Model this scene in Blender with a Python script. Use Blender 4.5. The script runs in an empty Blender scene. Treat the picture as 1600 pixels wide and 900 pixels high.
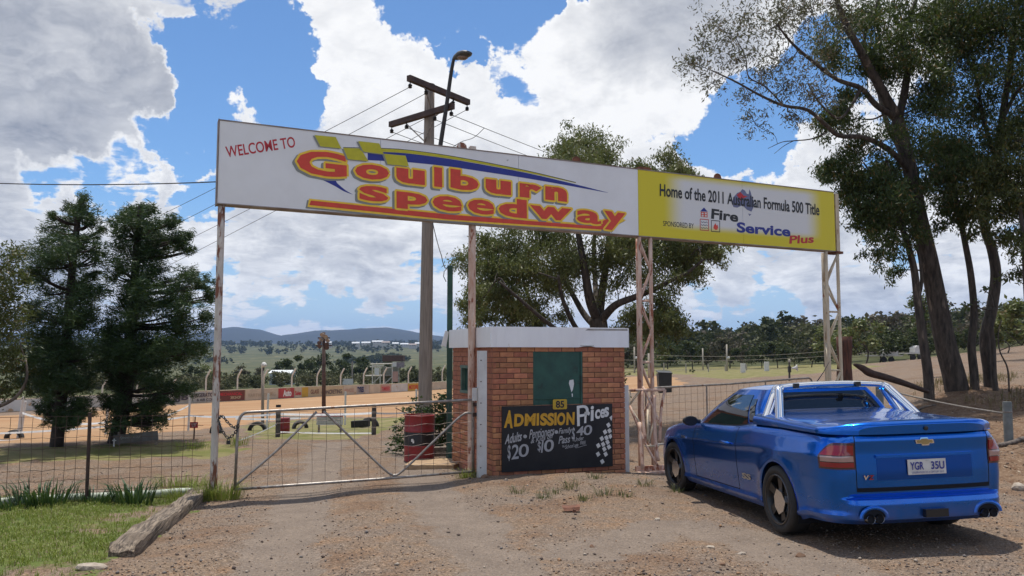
import bpy, math, random
import numpy as np
from mathutils import Vector, Matrix, Euler
rng = np.random.default_rng(7); random.seed(7)
S = bpy.context.scene; COL = S.collection
R = math.radians
# ------------------------------------------------------------ camera
CAMH = 1.7; F = 1250.0; PIT = R(4.574); CP, SP = math.cos(PIT), math.sin(PIT)
cd = bpy.data.cameras.new('camera'); cam = bpy.data.objects.new('camera', cd); COL.objects.link(cam)
cam.location = (0, 0, CAMH); cam.rotation_euler = (R(90) + PIT, 0, 0)
cd.sensor_width = 36; cd.lens = F / 1600 * 36; cd.clip_start = 0.1; cd.clip_end = 30000
S.camera = cam
S.view_settings.view_transform = 'Standard'; S.view_settings.look = 'None'
S.view_settings.exposure = 0.0; S.view_settings.gamma = 1
def W(px, py, Y):
    "world point on the line of sight of a photo pixel at forward distance Y"
    u = (px - 800) / F; v = (450 - py) / F
    k = Y / (CP - v * SP)
    return np.array([u * k, Y, CAMH + (SP + v * CP) * k])
def ray(px, py):
    u = (px - 800) / F; v = (450 - py) / F
    d = np.array([u, CP - v * SP, SP + v * CP]); return d / np.linalg.norm(d)
# ------------------------------------------------------------ sun and sky
SUN_EL, SUN_AZ = R(76), R(-10)
sd = Vector((math.sin(SUN_AZ) * math.cos(SUN_EL), math.cos(SUN_AZ) * math.cos(SUN_EL), math.sin(SUN_EL)))
sl = bpy.data.lights.new('sun', 'SUN'); sl.energy = 4.6; sl.angle = R(0.5); sl.color = (1, 0.95, 0.87)
sun = bpy.data.objects.new('sun', sl); COL.objects.link(sun); sun.location = (0, 0, 60)
sun.rotation_euler = (-sd).to_track_quat('-Z', 'Y').to_euler()
w = bpy.data.worlds.new('World'); S.world = w; w.use_nodes = True
nt = w.node_tree; nt.nodes.clear()
def N(nt, t, **k):
    n = nt.nodes.new(t)
    for a, b in k.items():
        if a.startswith('i_'): n.inputs[a[2:]].default_value = b
        else: setattr(n, a, b)
    return n
def L(nt, a, b): nt.links.new(a, b)
def M_(nt, op, a, b=None, c=None, clamp=False):
    n = nt.nodes.new('ShaderNodeMath'); n.operation = op; n.use_clamp = clamp
    for i, x in enumerate((a, b, c)):
        if x is None: continue
        if isinstance(x, (int, float)): n.inputs[i].default_value = x
        else: nt.links.new(x, n.inputs[i])
    return n.outputs[0]
def VM(nt, op, a, b=None, out=0):
    n = nt.nodes.new('ShaderNodeVectorMath'); n.operation = op
    for i, x in enumerate((a, b)):
        if x is None: continue
        if isinstance(x, (tuple, list)): n.inputs[i].default_value = x
        else: nt.links.new(x, n.inputs[i])
    return n.outputs[out]
def MR(nt, x, a, b, c=0.0, d=1.0, smooth=False):
    n = nt.nodes.new('ShaderNodeMapRange'); n.clamp = True
    if smooth: n.interpolation_type = 'SMOOTHSTEP'
    nt.links.new(x, n.inputs[0])
    for i, q in enumerate((a, b, c, d)): n.inputs[i + 1].default_value = q
    return n.outputs[0]
def MIXC(nt, f, a, b, mode='MIX'):
    n = nt.nodes.new('ShaderNodeMix'); n.data_type = 'RGBA'; n.blend_type = mode
    for i, x in ((0, f), (6, a), (7, b)):
        if isinstance(x, (int, float)): n.inputs[i].default_value = x
        elif isinstance(x, (tuple, list)): n.inputs[i].default_value = (*x[:3], 1)
        else: nt.links.new(x, n.inputs[i])
    return n.outputs[2]
# blue openings between the clouds and thick grey cloud, as directions (photo pixel, angular radius in px)
HOLES = [(330,95,75,1),(405,70,60,.9),(280,160,62,1),(250,205,50,.6),(440,140,45,.8),(390,10,45,.5),(690,0,95,1),(790,10,95,1),(880,5,50,.9),
         (735,95,52,.9),(1165,215,105,1),(1235,230,75,1),(1110,170,45,.8),(1290,120,80,.9),(1480,190,90,.8),(1590,110,110,.6),(170,276,50,.5),(310,290,55,.6),(50,262,40,.4),
         (370,440,60,.5),(120,282,45,.45),(792,136,30,.5),(560,500,80,.5),(1060,440,60,.4),(1190,505,80,.5),(430,505,80,.5),(690,470,60,.45),(1400,380,60,.3),(700,400,60,.3),(450,410,50,.35)]
DARK = [(70,60,250,1),(300,0,120,.5),(190,150,110,.6),(1050,20,130,.8),(960,60,90,.4),(30,365,110,.75),(540,350,150,.45),(1230,420,190,.4),(430,345,90,.5),(1330,480,160,.5),(1180,300,90,.25),(620,440,120,.35)]
WHITE = [(520,90,140,.5),(620,130,150,.5),(900,120,150,.5),(1000,190,90,.6),(330,190,90,.4),(200,230,90,.5),(60,315,60,.5),(1240,280,100,.5)]
SPR = (0.0, 1.35)
g = bpy.data.node_groups.new('cloud_density', 'ShaderNodeTree')
g.interface.new_socket('d', in_out='INPUT', socket_type='NodeSocketVector')
g.interface.new_socket('density', in_out='OUTPUT', socket_type='NodeSocketFloat')
gi = g.nodes.new('NodeGroupInput'); go = g.nodes.new('NodeGroupOutput')
dv = VM(g, 'NORMALIZE', gi.outputs[0])
def warp(nt, dv):
    a = N(nt, 'ShaderNodeTexNoise', i_Scale=6.5, i_Detail=6.0, i_Roughness=0.62); L(nt, dv, a.inputs['Vector'])
    q = N(nt, 'ShaderNodeVectorMath', operation='SCALE'); L(nt, VM(nt, 'SUBTRACT', a.outputs['Color'], (.5, .5, .5)), q.inputs[0]); q.inputs['Scale'].default_value = 0.27
    return VM(nt, 'NORMALIZE', VM(nt, 'ADD', dv, q.outputs[0]))
def blobs(nt, dv, lst):
    tot = None; dv = warp(nt, dv)
    for px, py, r, s in lst:
        dr = ray(px, py); a = r / F * 0.9
        b = MR(nt, VM(nt, 'DOT_PRODUCT', dv, tuple(dr), 1), math.cos(a * SPR[1]), math.cos(a * SPR[0]), 0, s, True)
        tot = b if tot is None else M_(nt, 'MAXIMUM', tot, b)
    return tot
sep = N(g, 'ShaderNodeSeparateXYZ'); L(g, dv, sep.inputs[0])
zz = M_(g, 'ADD', M_(g, 'MAXIMUM', sep.outputs[2], 0.0), 0.32)
cmb = N(g, 'ShaderNodeCombineXYZ')
L(g, M_(g, 'DIVIDE', sep.outputs[0], zz), cmb.inputs[0]); L(g, M_(g, 'DIVIDE', sep.outputs[1], zz), cmb.inputs[1])
L(g, M_(g, 'MULTIPLY', sep.outputs[2], 2.2), cmb.inputs[2])
str_ = VM(g, 'MULTIPLY', dv, (1.0, 1.0, 1.7))
wn = N(g, 'ShaderNodeTexNoise', i_Scale=9.0, i_Detail=4.0); L(g, str_, wn.inputs['Vector'])
sc_ = N(g, 'ShaderNodeVectorMath', operation='SCALE'); L(g, VM(g, 'SUBTRACT', wn.outputs['Color'], (.5, .5, .5)), sc_.inputs[0]); sc_.inputs['Scale'].default_value = 0.10
wv = VM(g, 'ADD', str_, sc_.outputs[0])
n1 = N(g, 'ShaderNodeTexNoise', i_Scale=5.0, i_Detail=9.0, i_Roughness=0.58, i_Lacunarity=2.1); L(g, wv, n1.inputs['Vector'])
vo = N(g, 'ShaderNodeTexVoronoi', i_Scale=9.5, feature='F1', normalize=True); vo.inputs['Detail'].default_value = 4.0; vo.inputs['Roughness'].default_value = .6; vo.inputs['Lacunarity'].default_value = 2.2; L(g, wv, vo.inputs['Vector'])
n2 = N(g, 'ShaderNodeTexNoise', i_Scale=1.3, i_Detail=2.0); L(g, cmb.outputs[0], n2.inputs['Vector'])
front = MR(g, VM(g, 'DOT_PRODUCT', dv, tuple(ray(800, 330)), 1), 0.70, 0.82, 0, 1, True)
gen = MR(g, n2.outputs[0], 0.42, 0.62, -0.3, 0.35)
hol = M_(g, 'SUBTRACT', 0.27, M_(g, 'MULTIPLY', blobs(g, dv, HOLES), 0.80))
lowp = MR(g, sep.outputs[2], 0.03, 0.20, 0.04, 0.0)
base = M_(g, 'ADD', M_(g, 'MULTIPLY', M_(g, 'SUBTRACT', hol, gen), front), gen)
base = M_(g, 'ADD', base, M_(g, 'MULTIPLY', lowp, front))
puff = M_(g, 'MULTIPLY', M_(g, 'SUBTRACT', 0.34, vo.outputs[0]), 1.0)
lv = N(g, 'ShaderNodeTexVoronoi', i_Scale=19.0, feature='F1', normalize=True); lv.inputs['Detail'].default_value = 3.0; lv.inputs['Roughness'].default_value = .6; L(g, VM(g, 'ADD', VM(g, 'MULTIPLY', dv, (1.0, 1.0, 3.4)), sc_.outputs[0]), lv.inputs['Vector'])
lowm = MR(g, sep.outputs[2], 0.30, 0.12, 0, 1, True)
lpf = M_(g, 'MULTIPLY', M_(g, 'SUBTRACT', 0.33, lv.outputs[0]), M_(g, 'MULTIPLY', lowm, 1.5))
puff = M_(g, 'ADD', puff, lpf)
dens = M_(g, 'ADD', M_(g, 'ADD', base, M_(g, 'MULTIPLY', M_(g, 'SUBTRACT', n1.outputs[0], 0.5), 1.25)), puff)
L(g, dens, go.inputs[0])
g.interface.new_socket('puff', in_out='OUTPUT', socket_type='NodeSocketFloat'); L(g, M_(g, 'ADD', puff, M_(g, 'MULTIPLY', M_(g, 'SUBTRACT', n1.outputs[0], 0.5), 0.8)), go.inputs[1])
tc = N(nt, 'ShaderNodeTexCoord'); dvw = VM(nt, 'NORMALIZE', tc.outputs['Generated'])
def cg(v):
    n = nt.nodes.new('ShaderNodeGroup'); n.node_tree = g; L(nt, v, n.inputs[0]); return n.outputs[0], n.outputs[1]
d0, pf0 = cg(dvw)
d1, pf1 = cg(VM(nt, 'ADD', dvw, (-0.004, 0.0, 0.022)))
cover = MR(nt, d0, -0.05, 0.12, 0, 1, True)
sky = N(nt, 'ShaderNodeTexSky', sky_type='NISHITA', sun_disc=False, sun_elevation=SUN_EL, sun_rotation=SUN_AZ, altitude=600, air_density=1.0, dust_density=0.4, ozone_density=2.0)
bg1 = N(nt, 'ShaderNodeBackground', i_Strength=0.118)
skc = MIXC(nt, 1.0, sky.outputs[0], (0.74, 0.97, 1.17), 'MULTIPLY'); sz_ = N(nt, 'ShaderNodeSeparateXYZ'); L(nt, dvw, sz_.inputs[0]); skc = MIXC(nt, MR(nt, sz_.outputs[2], 0.20, -0.01, 0.0, 0.75, True), skc, (4.7, 5.9, 7.4)); L(nt, skc, bg1.inputs[0])
sh = M_(nt, 'SUBTRACT', pf0, pf1)
sh = M_(nt, 'ADD', M_(nt, 'ADD', 0.86, M_(nt, 'MULTIPLY', pf0, 0.30)), M_(nt, 'MULTIPLY', sh, 0.75))
sh = M_(nt, 'SUBTRACT', sh, M_(nt, 'MULTIPLY', MR(nt, d0, 0.2, 0.9), 0.16))
sh = M_(nt, 'ADD', sh, M_(nt, 'MULTIPLY', blobs(nt, dvw, WHITE), 0.22))
fr2 = MR(nt, d0, 0.02, 0.30)
sh = M_(nt, 'SUBTRACT', sh, M_(nt, 'MULTIPLY', M_(nt, 'MULTIPLY', blobs(nt, dvw, DARK), 0.57), fr2))
sh = MR(nt, sh, 0.12, 0.98, 0.0, 1.0)
ccol = MIXC(nt, sh, (0.27, 0.30, 0.375), (1.0, 1.0, 1.0))
bg2 = N(nt, 'ShaderNodeBackground', i_Strength=1.02); L(nt, ccol, bg2.inputs[0])
mx = N(nt, 'ShaderNodeMixShader'); L(nt, cover, mx.inputs[0]); L(nt, bg1.outputs[0], mx.inputs[1]); L(nt, bg2.outputs[0], mx.inputs[2])
wo = N(nt, 'ShaderNodeOutputWorld'); L(nt, mx.outputs[0], wo.inputs[0])
# ------------------------------------------------------------ helpers
class MB:
    "collects vertices and faces of one mesh"
    def __init__(s): s.v = []; s.f = []; s.m = []; s.n = 0
    def add(s, v, f, mi=0):
        v = np.asarray(v, float).reshape(-1, 3); s.v.append(v)
        s.f += [tuple(int(i) + s.n for i in q) for q in f]; s.m += [mi] * len(f); s.n += len(v); return s
    def box(s, c, d, ax=None, mi=0):
        "box at centre c, full size d, axes as rows of ax"
        ax = np.eye(3) if ax is None else np.asarray(ax, float); d = np.asarray(d, float) / 2
        k = np.array([[-1,-1,-1],[1,-1,-1],[1,1,-1],[-1,1,-1],[-1,-1,1],[1,-1,1],[1,1,1],[-1,1,1]]) * d
        return s.add(np.asarray(c, float) + k @ ax, [(0,3,2,1),(4,5,6,7),(0,1,5,4),(1,2,6,5),(2,3,7,6),(3,0,4,7)], mi)
    def tube(s, p, r, n=8, caps=True, mi=0, closed=False):
        p = np.asarray(p, float); k = len(p); r = np.full(k, r, float) if np.isscalar(r) else np.asarray(r, float)
        t = np.gradient(p, axis=0) if not closed else np.roll(p, -1, 0) - np.roll(p, 1, 0)
        t /= np.linalg.norm(t, axis=1)[:, None] + 1e-12
        u = np.cross(t[0], (0, 0, 1.0)); 
        if np.linalg.norm(u) < 1e-3: u = np.cross(t[0], (0, 1.0, 0))
        a = np.arange(n) * 2 * math.pi / n; out = []
        for i in range(k):
            u = u - t[i] * (u @ t[i]); u /= np.linalg.norm(u) + 1e-12; w_ = np.cross(t[i], u)
            out.append(p[i] + r[i] * (np.cos(a)[:, None] * u + np.sin(a)[:, None] * w_))
        f = []
        for i in range(k if closed else k - 1):
            b, c = i * n, ((i + 1) % k) * n
            for j in range(n): q = (j + 1) % n; f.append((b + j, b + q, c + q, c + j))
        if caps and not closed: f += [tuple(range(n))[::-1], tuple((k - 1) * n + j for j in range(n))]
        return s.add(np.concatenate(out), f, mi)
    def lathe(s, c, prof, n=20, ax=(0, 0, 1), mi=0):
        "profile [(r, h)] turned round axis ax through c"
        ax = np.asarray(ax, float); ax /= np.linalg.norm(ax); u = np.cross(ax, (0, 0, 1.0))
        if np.linalg.norm(u) < 1e-3: u = np.array((1.0, 0, 0))
        u /= np.linalg.norm(u); w_ = np.cross(ax, u); a = np.arange(n) * 2 * math.pi / n
        v = [np.asarray(c, float) + ax * h + r * (np.cos(a)[:, None] * u + np.sin(a)[:, None] * w_) for r, h in prof]; f = []
        for i in range(len(prof) - 1):
            for j in range(n): q = (j + 1) % n; f.append((i * n + j, i * n + q, (i + 1) * n + q, (i + 1) * n + j))
        return s.add(np.concatenate(v), f, mi)
    def poly(s, p, mi=0): return s.add(p, [tuple(range(len(p)))], mi)
    def prism(s, p, e, mi=0):
        "polygon p extruded by vector e"
        p = np.asarray(p, float); n = len(p); e = np.asarray(e, float)
        f = [tuple(range(n))[::-1], tuple(range(n, 2 * n))] + [(i, (i + 1) % n, n + (i + 1) % n, n + i) for i in range(n)]
        return s.add(np.concatenate([p, p + e]), f, mi)
    def grid(s, V, mi=0, closed=False):
        "V [a, b, 3] surface grid"
        a, b = V.shape[:2]; f = []
        for i in range(a - 1):
            for j in range(b if closed else b - 1):
                q = (j + 1) % b; f.append((i * b + j, i * b + q, (i + 1) * b + q, (i + 1) * b + j))
        return s.add(V.reshape(-1, 3), f, mi)
def tag(o, label=None, cat=None, group=None, kind=None):
    for k, x in (('label', label), ('category', cat), ('group', group), ('kind', kind)):
        if x: o[k] = x
    return o
ORG = {}
def empty(name, loc, label, cat, group=None, rot=None):
    o = bpy.data.objects.new(name, None); COL.objects.link(o); o.location = loc; o.empty_display_size = .2
    if rot is not None: o.rotation_euler = rot
    ORG[o.name] = np.array(loc, float); return tag(o, label, cat, group)
def mesh_raw(name, v, f, mats, smooth=False, mi=None):
    me = bpy.data.meshes.new(name)
    if isinstance(f, np.ndarray):
        k = f.shape[1]; me.vertices.add(len(v)); me.vertices.foreach_set('co', np.ascontiguousarray(v, np.float32).ravel())
        me.loops.add(f.size); me.loops.foreach_set('vertex_index', np.ascontiguousarray(f, np.int32).ravel())
        me.polygons.add(len(f)); me.polygons.foreach_set('loop_start', np.arange(0, f.size, k, dtype=np.int32))
        me.update(calc_edges=True)
    else:
        me.from_pydata([tuple(q) for q in v], [], f); me.update()
    for m in (mats if isinstance(mats, (list, tuple)) else [mats]): me.materials.append(m)
    if mi is not None and len(me.materials) > 1: me.polygons.foreach_set('material_index', np.asarray(mi, np.int32))
    if smooth: me.polygons.foreach_set('use_smooth', np.ones(len(me.polygons), bool))
    return me
def ob(name, mb, mats, parent=None, label=None, cat=None, group=None, kind=None, smooth=False, local=False, base=None, auto=None):
    if isinstance(mb, MB): v = np.concatenate(mb.v); f = mb.f; mi = mb.m
    else: v, f = mb; mi = None
    org = np.zeros(3)
    if parent is not None and not local:
        p = parent
        while p is not None: org = org + ORG.get(p.name, np.zeros(3)); p = p.parent
    elif parent is None and base is not None: org = np.asarray(base, float)
    me = mesh_raw(name, v - org, f, mats, smooth, mi)
    if auto: 
        me.polygons.foreach_set('use_smooth', np.ones(len(me.polygons), bool)); me.set_sharp_from_angle(angle=R(auto))
    o = bpy.data.objects.new(name, me); COL.objects.link(o)
    if parent is not None: o.parent = parent
    else: o.location = org; ORG[o.name] = org
    return tag(o, label, cat, group, kind)
def dup(o, loc=None, label=None, parent=None, rot=None, scale=None):
    c = o.copy(); COL.objects.link(c)
    if parent is not None: c.parent = parent
    if loc is not None: c.location = loc; ORG[c.name] = np.array(loc, float)
    if rot is not None: c.rotation_euler = rot
    if scale is not None: c.scale = scale
    if label: c['label'] = label
    for ch in list(o.children):
        k = ch.copy(); COL.objects.link(k); k.parent = c
        for gch in ch.children:
            q = gch.copy(); COL.objects.link(q); q.parent = k
    return c
# ------------------------------------------------------------ materials
def newmat(name):
    m = bpy.data.materials.new(name); m.use_nodes = True; t = m.node_tree; return m, t, t.nodes['Principled BSDF']
def mat(name, c, rough=.6, c2=None, scale=8, metal=0, bump=0, bscale=60, coat=0, rnd=0, detail=5, lo=.35, hi=.65, spots=None, stretch=None, spec=None):
    "principled with two noise-mixed colours; rnd varies the value per object; spots=(colour, scale, threshold) adds patches of wear"
    m, t, b = newmat(name); tcn = N(t, 'ShaderNodeTexCoord'); vec = tcn.outputs['Object']
    if stretch:
        mp = N(t, 'ShaderNodeMapping'); mp.inputs['Scale'].default_value = stretch; L(t, vec, mp.inputs[0]); vec = mp.outputs[0]
    col = None
    if c2 is not None:
        n = N(t, 'ShaderNodeTexNoise', i_Scale=scale, i_Detail=detail, i_Roughness=.6); L(t, vec, n.inputs['Vector'])
        col = MIXC(t, MR(t, n.outputs[0], lo, hi), c, c2)
    if spots:
        n = N(t, 'ShaderNodeTexNoise', i_Scale=spots[1], i_Detail=6, i_Roughness=.65); L(t, vec, n.inputs['Vector'])
        col = MIXC(t, MR(t, n.outputs[0], spots[2], spots[2] + .05), col if col is not None else c, spots[0])
    if rnd:
        oi = N(t, 'ShaderNodeObjectInfo'); hs = N(t, 'ShaderNodeHueSaturation')
        L(t, MR(t, oi.outputs['Random'], 0, 1, 1 - rnd, 1 + rnd), hs.inputs['Value'])
        wn = N(t, 'ShaderNodeTexWhiteNoise', noise_dimensions='1D'); L(t, oi.outputs['Random'], wn.inputs['W'])
        L(t, MR(t, wn.outputs[0], 0, 1, .488, .512), hs.inputs['Hue'])
        if col is None: hs.inputs['Color'].default_value = (*c, 1)
        else: L(t, col, hs.inputs['Color'])
        col = hs.outputs[0]
    if col is None: b.inputs['Base Color'].default_value = (*c, 1)
    else: L(t, col, b.inputs['Base Color'])
    b.inputs['Roughness'].default_value = rough; b.inputs['Metallic'].default_value = metal; b.inputs['Coat Weight'].default_value = coat
    if spec is not None: b.inputs['Specular IOR Level'].default_value = spec
    if bump:
        n = N(t, 'ShaderNodeTexNoise', i_Scale=bscale, i_Detail=6, i_Roughness=.65); L(t, vec, n.inputs['Vector'])
        bp = N(t, 'ShaderNodeBump', i_Strength=bump, i_Distance=.02); L(t, n.outputs[0], bp.inputs['Height']); L(t, bp.outputs[0], b.inputs['Normal'])
    return m
def leafmat(name, c, c2, trans=.35, c3=None, nsc=.9, spec=.35, isl=.55):
    m, t, b = newmat(name); ge = N(t, 'ShaderNodeNewGeometry')
    n = N(t, 'ShaderNodeTexNoise', i_Scale=nsc, i_Detail=3); tcn = N(t, 'ShaderNodeTexCoord'); L(t, tcn.outputs['Object'], n.inputs['Vector'])
    f = M_(t, 'ADD', M_(t, 'MULTIPLY', ge.outputs['Random Per Island'], isl), M_(t, 'MULTIPLY', MR(t, n.outputs[0], .35, .65), 1.05 - isl), clamp=True)
    col = MIXC(t, f, c, c2)
    if c3: col = MIXC(t, MR(t, ge.outputs['Random Per Island'], .90, .93), col, c3)
    L(t, col, b.inputs['Base Color']); b.inputs['Roughness'].default_value = .5; b.inputs['Specular IOR Level'].default_value = spec
    tr = N(t, 'ShaderNodeBsdfTranslucent'); L(t, MIXC(t, .5, col, (.10, .14, .02)), tr.inputs[0])
    mx = N(t, 'ShaderNodeMixShader'); mx.inputs[0].default_value = trans
    L(t, b.outputs[0], mx.inputs[1]); L(t, tr.outputs[0], mx.inputs[2]); L(t, mx.outputs[0], t.nodes['Material Output'].inputs[0])
    return m
MT = {}
MT['white_paint'] = mat('white_paint', (.62,.61,.58), .45, (.52,.5,.47), 5, bump=.05)
MT['sign_white'] = mat('sign_white', (.80,.80,.80), .38, (.73,.725,.715), 1.3, spots=((.45,.43,.40), 7, .71))
MT['rust_white'] = mat('rust_white', (.62,.56,.50), .6, (.50,.44,.38), 9, spots=((.20,.07,.035), 3.5, .50), bump=.25, bscale=50, stretch=(2.2,2.2,.55))
MT['rust_pink'] = mat('rust_pink', (.66,.50,.40), .65, (.50,.28,.19), 6, spots=((.27,.085,.04), 5, .56), bump=.25, bscale=50, stretch=(2,2,.6))
MT['pale_pole'] = mat('pale_pole', (.62,.54,.40), .6, (.48,.38,.26), 7, spots=((.28,.10,.05), 5, .60), bump=.2, stretch=(2,2,.6))
MT['rust'] = mat('rust', (.20,.075,.035), .8, (.09,.035,.02), 12, bump=.4)
MT['rust_dark'] = mat('rust_dark', (.085,.045,.032), .8, (.04,.025,.02), 12, bump=.3)
MT['galv'] = mat('galv', (.36,.33,.30), .45, (.22,.19,.165), 10, metal=.55, bump=.1, spots=((.17,.10,.07), 9, .60))
MT['wire'] = mat('wire', (.16,.13,.115), .6, (.09,.06,.05), 8, metal=.4)
MT['wire_rust'] = mat('wire_rust', (.11,.065,.045), .75, (.06,.035,.028), 8)
MT['black'] = mat('black', (.012,.012,.013), .45, (.022,.02,.02), 6)
MT['rubber'] = mat('rubber', (.014,.0135,.013), .75, (.028,.026,.024), 14, bump=.15)
MT['wood_grey'] = mat('wood_grey', (.27,.225,.18), .85, (.11,.085,.065), 3, bump=.7, bscale=25, stretch=(9,1.2,9))
MT['pole_wood'] = mat('pole_wood', (.34,.285,.235), .85, (.22,.18,.145), 5, bump=.35, bscale=20, stretch=(5,5,.35))
MT['arm_wood'] = mat('arm_wood', (.10,.06,.048), .8, (.055,.035,.03), 6, bump=.4)
MT['bark'] = mat('bark', (.10,.078,.062), .9, (.03,.024,.02), 4, spots=((.19,.145,.11), 1.6, .60), bump=1.0, bscale=9, stretch=(3,3,.7))
MT['bark_pale'] = mat('bark_pale', (.22,.175,.14), .85, (.06,.047,.038), 3, bump=.6, bscale=9, stretch=(2,2,.6))
MT['bark_pine'] = mat('bark_pine', (.055,.04,.032), .95, (.02,.015,.013), 5, bump=1, bscale=10)
MT['stump'] = mat('stump', (.15,.06,.038), .9, (.05,.025,.018), 4, bump=.8, bscale=12, stretch=(6,6,.7))
MT['green_steel'] = mat('green_steel', (.035,.10,.07), .6, (.02,.055,.042), 5, bump=.1)
# ------------------------------------------------------------ terrain
CTRL = [(0,0,0),(-6,0,.05),(8,0,.12),(-20,-10,.2),(25,-10,.8),(0,-100,0),(-100,-60,0),(120,-60,2),(-3.4,6.8,-.05),(3.59,8.31,-.09),(2.68,8.25,-.11),(3.15,11.28,-.19),(5,9,-.06),(4.2,11.4,-.17),(-7,6.5,-.05),(-4.33,11.62,-.39)]
CTRL += [tuple(W(*q)) for q in [(800,900,6.25),(1550,885,6.6),(60,890,6.7),(0,795,10.6),(-300,800,11),(770,748,12.75),(975,737,13.6),(1012,738,14.6),(735,742,13.3),(655,717,15.3),
   (185,692,18.75),(90,696,18.5),(430,692,18),(0,700,18),(300,700,17.5),(584,688,19),(1000,690,19),(1000,650,25),(1100,640,28),(1040,613,43),(1150,603,52),(1250,592,50),
   (1000,602,60),(1000,577,120),(1250,577,120),(1350,575,115),(1580,692,15),(1480,720,12.6),(1610,770,11),(1700,720,12),(1375,652,20),(1490,606,22),(1400,612,23),(1560,606,22),(1620,640,18),(1700,620,18),(1640,585,26),(1400,592,32),(1280,600,34),
   (1600,562,46),(1600,546,64),(1500,556,75),(1400,566,95),(1800,540,60),(1750,520,110),
   (290,631,70),(100,640,66),(-100,650,64),(500,620,80),(695,608,97),(500,662,33),(300,668,34),(100,672,32),(500,643,47),(650,648,38),(700,630,55),(860,600,80),(860,590,110),
   (300,604,150),(500,601,160),(700,596,180),(100,606,150),(-200,606,150),(300,592,300),(600,590,300),(300,574,700),(600,572,700),(0,575,700),(300,549,1400),(600,549,1400),(0,549,1400),(300,539,2000),(650,538,2000),(0,539,2000),
   (900,572,260),(1000,562,330),(1150,556,330),(1300,552,300),(1450,546,280),(1600,540,200),(1000,545,600),(1150,536,560),(1300,528,520),(1420,520,480),(1600,515,380),(1800,505,380),(1000,540,2000),(1400,538,2000),(2000,520,800)]]
CTRL += [(-6000,3000,40),(6000,3000,60),(0,9000,60),(-6000,9000,60),(6000,9000,60),(-6000,0,10),(6000,0,30),(-2000,0,0),(2000,0,20),(-300,100,-4),(-300,20,-1)]
def tw(x, y):
    x = np.asarray(x, float); y = np.asarray(y, float); q = np.maximum(y, -30) + 45
    return np.stack([2.6 * x / (np.abs(q) + .35 * np.abs(x) + 4), np.log(q / 20.0) * 1.5], -1)
_c = np.array(CTRL); _u = tw(_c[:, 0], _c[:, 1])
def _K(a, b):
    r2 = ((a[:, None, :] - b[None]) ** 2).sum(-1); return np.sqrt(r2 + .0004)
_n = len(_c); _A = np.zeros((_n + 3, _n + 3)); _A[:_n, :_n] = _K(_u, _u) - np.eye(_n) * .003
_A[:_n, _n] = 1; _A[:_n, _n + 1:] = _u; _A[_n:, :_n] = _A[:_n, _n:].T
# solve for the slope below the camera (z - CAMH) / distance so that near and far are equally well kept
_d = np.sqrt(_c[:, 0] ** 2 + _c[:, 1] ** 2) + 12
_w = np.linalg.solve(_A, np.concatenate([_c[:, 2] / _d, np.zeros(3)]))
def gz(x, y):
    x = np.asarray(x, float); y = np.asarray(y, float); sh = np.broadcast(x, y).shape
    X = np.broadcast_to(x, sh).ravel(); Y = np.broadcast_to(y, sh).ravel(); out = np.empty(len(X))
    for i in range(0, len(X), 20000):
        u = tw(X[i:i+20000], Y[i:i+20000]); k = _K(u, _u)
        out[i:i+20000] = k @ _w[:_n] + _w[_n] + u @ _w[_n + 1:]
    out *= np.sqrt(X ** 2 + Y ** 2) + 12
    return out.reshape(sh) if sh else float(out[0])
def GP(px, py):
    "ground point seen at a photo pixel"
    d = ray(px, py); t = np.concatenate([np.arange(4, 60, .05), np.geomspace(60, 4000, 2500)])
    P = np.array([0, 0, CAMH]) + t[:, None] * d; h = P[:, 2] - gz(P[:, 0], P[:, 1]); i = np.argmax(h < 0)
    if h[i] >= 0: i = len(t) - 1
    return P[i] if i == 0 else P[i-1] + (P[i] - P[i-1]) * h[i-1] / (h[i-1] - h[i])
def onG(px, Y):
    "ground point in the photo column px at forward distance Y"
    x = (px - 800) / F * Y
    for _ in range(3):
        z = gz(x, Y); x = (px - 800) / F * (Y * CP + (z - CAMH) * SP)
    return np.array([x, Y, gz(x, Y)])
def inpoly(x, y, P):
    P = np.asarray(P)[:, :2]; r = np.zeros(x.shape, bool); j = len(P) - 1
    for i in range(len(P)):
        xi, yi = P[i]; xj, yj = P[j]
        c = ((yi > y) != (yj > y)) & (x < (xj - xi) * (y - yi) / (yj - yi + 1e-12) + xi); r ^= c; j = i
    return r
def vnoise(x, y, seed=0):
    "cheap smooth value noise"
    def h(i, j): 
        q = np.sin(i * 127.1 + j * 311.7 + seed * 74.7) * 43758.5453; return q - np.floor(q)
    i = np.floor(x); j = np.floor(y); a = x - i; b = y - j; a = a * a * (3 - 2 * a); b = b * b * (3 - 2 * b)
    return (h(i, j) * (1 - a) + h(i + 1, j) * a) * (1 - b) + (h(i, j + 1) * (1 - a) + h(i + 1, j + 1) * a) * b
def fbm(x, y, s=0): return vnoise(x, y, s) * .5 + vnoise(x * 2.1, y * 2.1, s + 1) * .3 + vnoise(x * 4.3, y * 4.3, s + 2) * .2
def axis(lo, hi, step, g_, far0, far1):
    a = list(np.arange(lo, hi, step)); s = step; x = a[-1]
    while x < far1: s *= g_; x += s; a.append(x)
    s = step; x = a[0]
    while x > far0: s *= g_; x -= s; a.insert(0, x)
    return np.array(a)
gx = axis(-8.5, 9.5, .085, 1.055, -6500, 6500); gy = axis(4.6, 17.5, .075, 1.04, -120, 9500)
GX, GY = np.meshgrid(gx, gy); GZ = gz(GX, GY)
dist = np.hypot(GX, GY)
PG = lambda pts: np.array([GP(*q) for q in pts])
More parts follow.
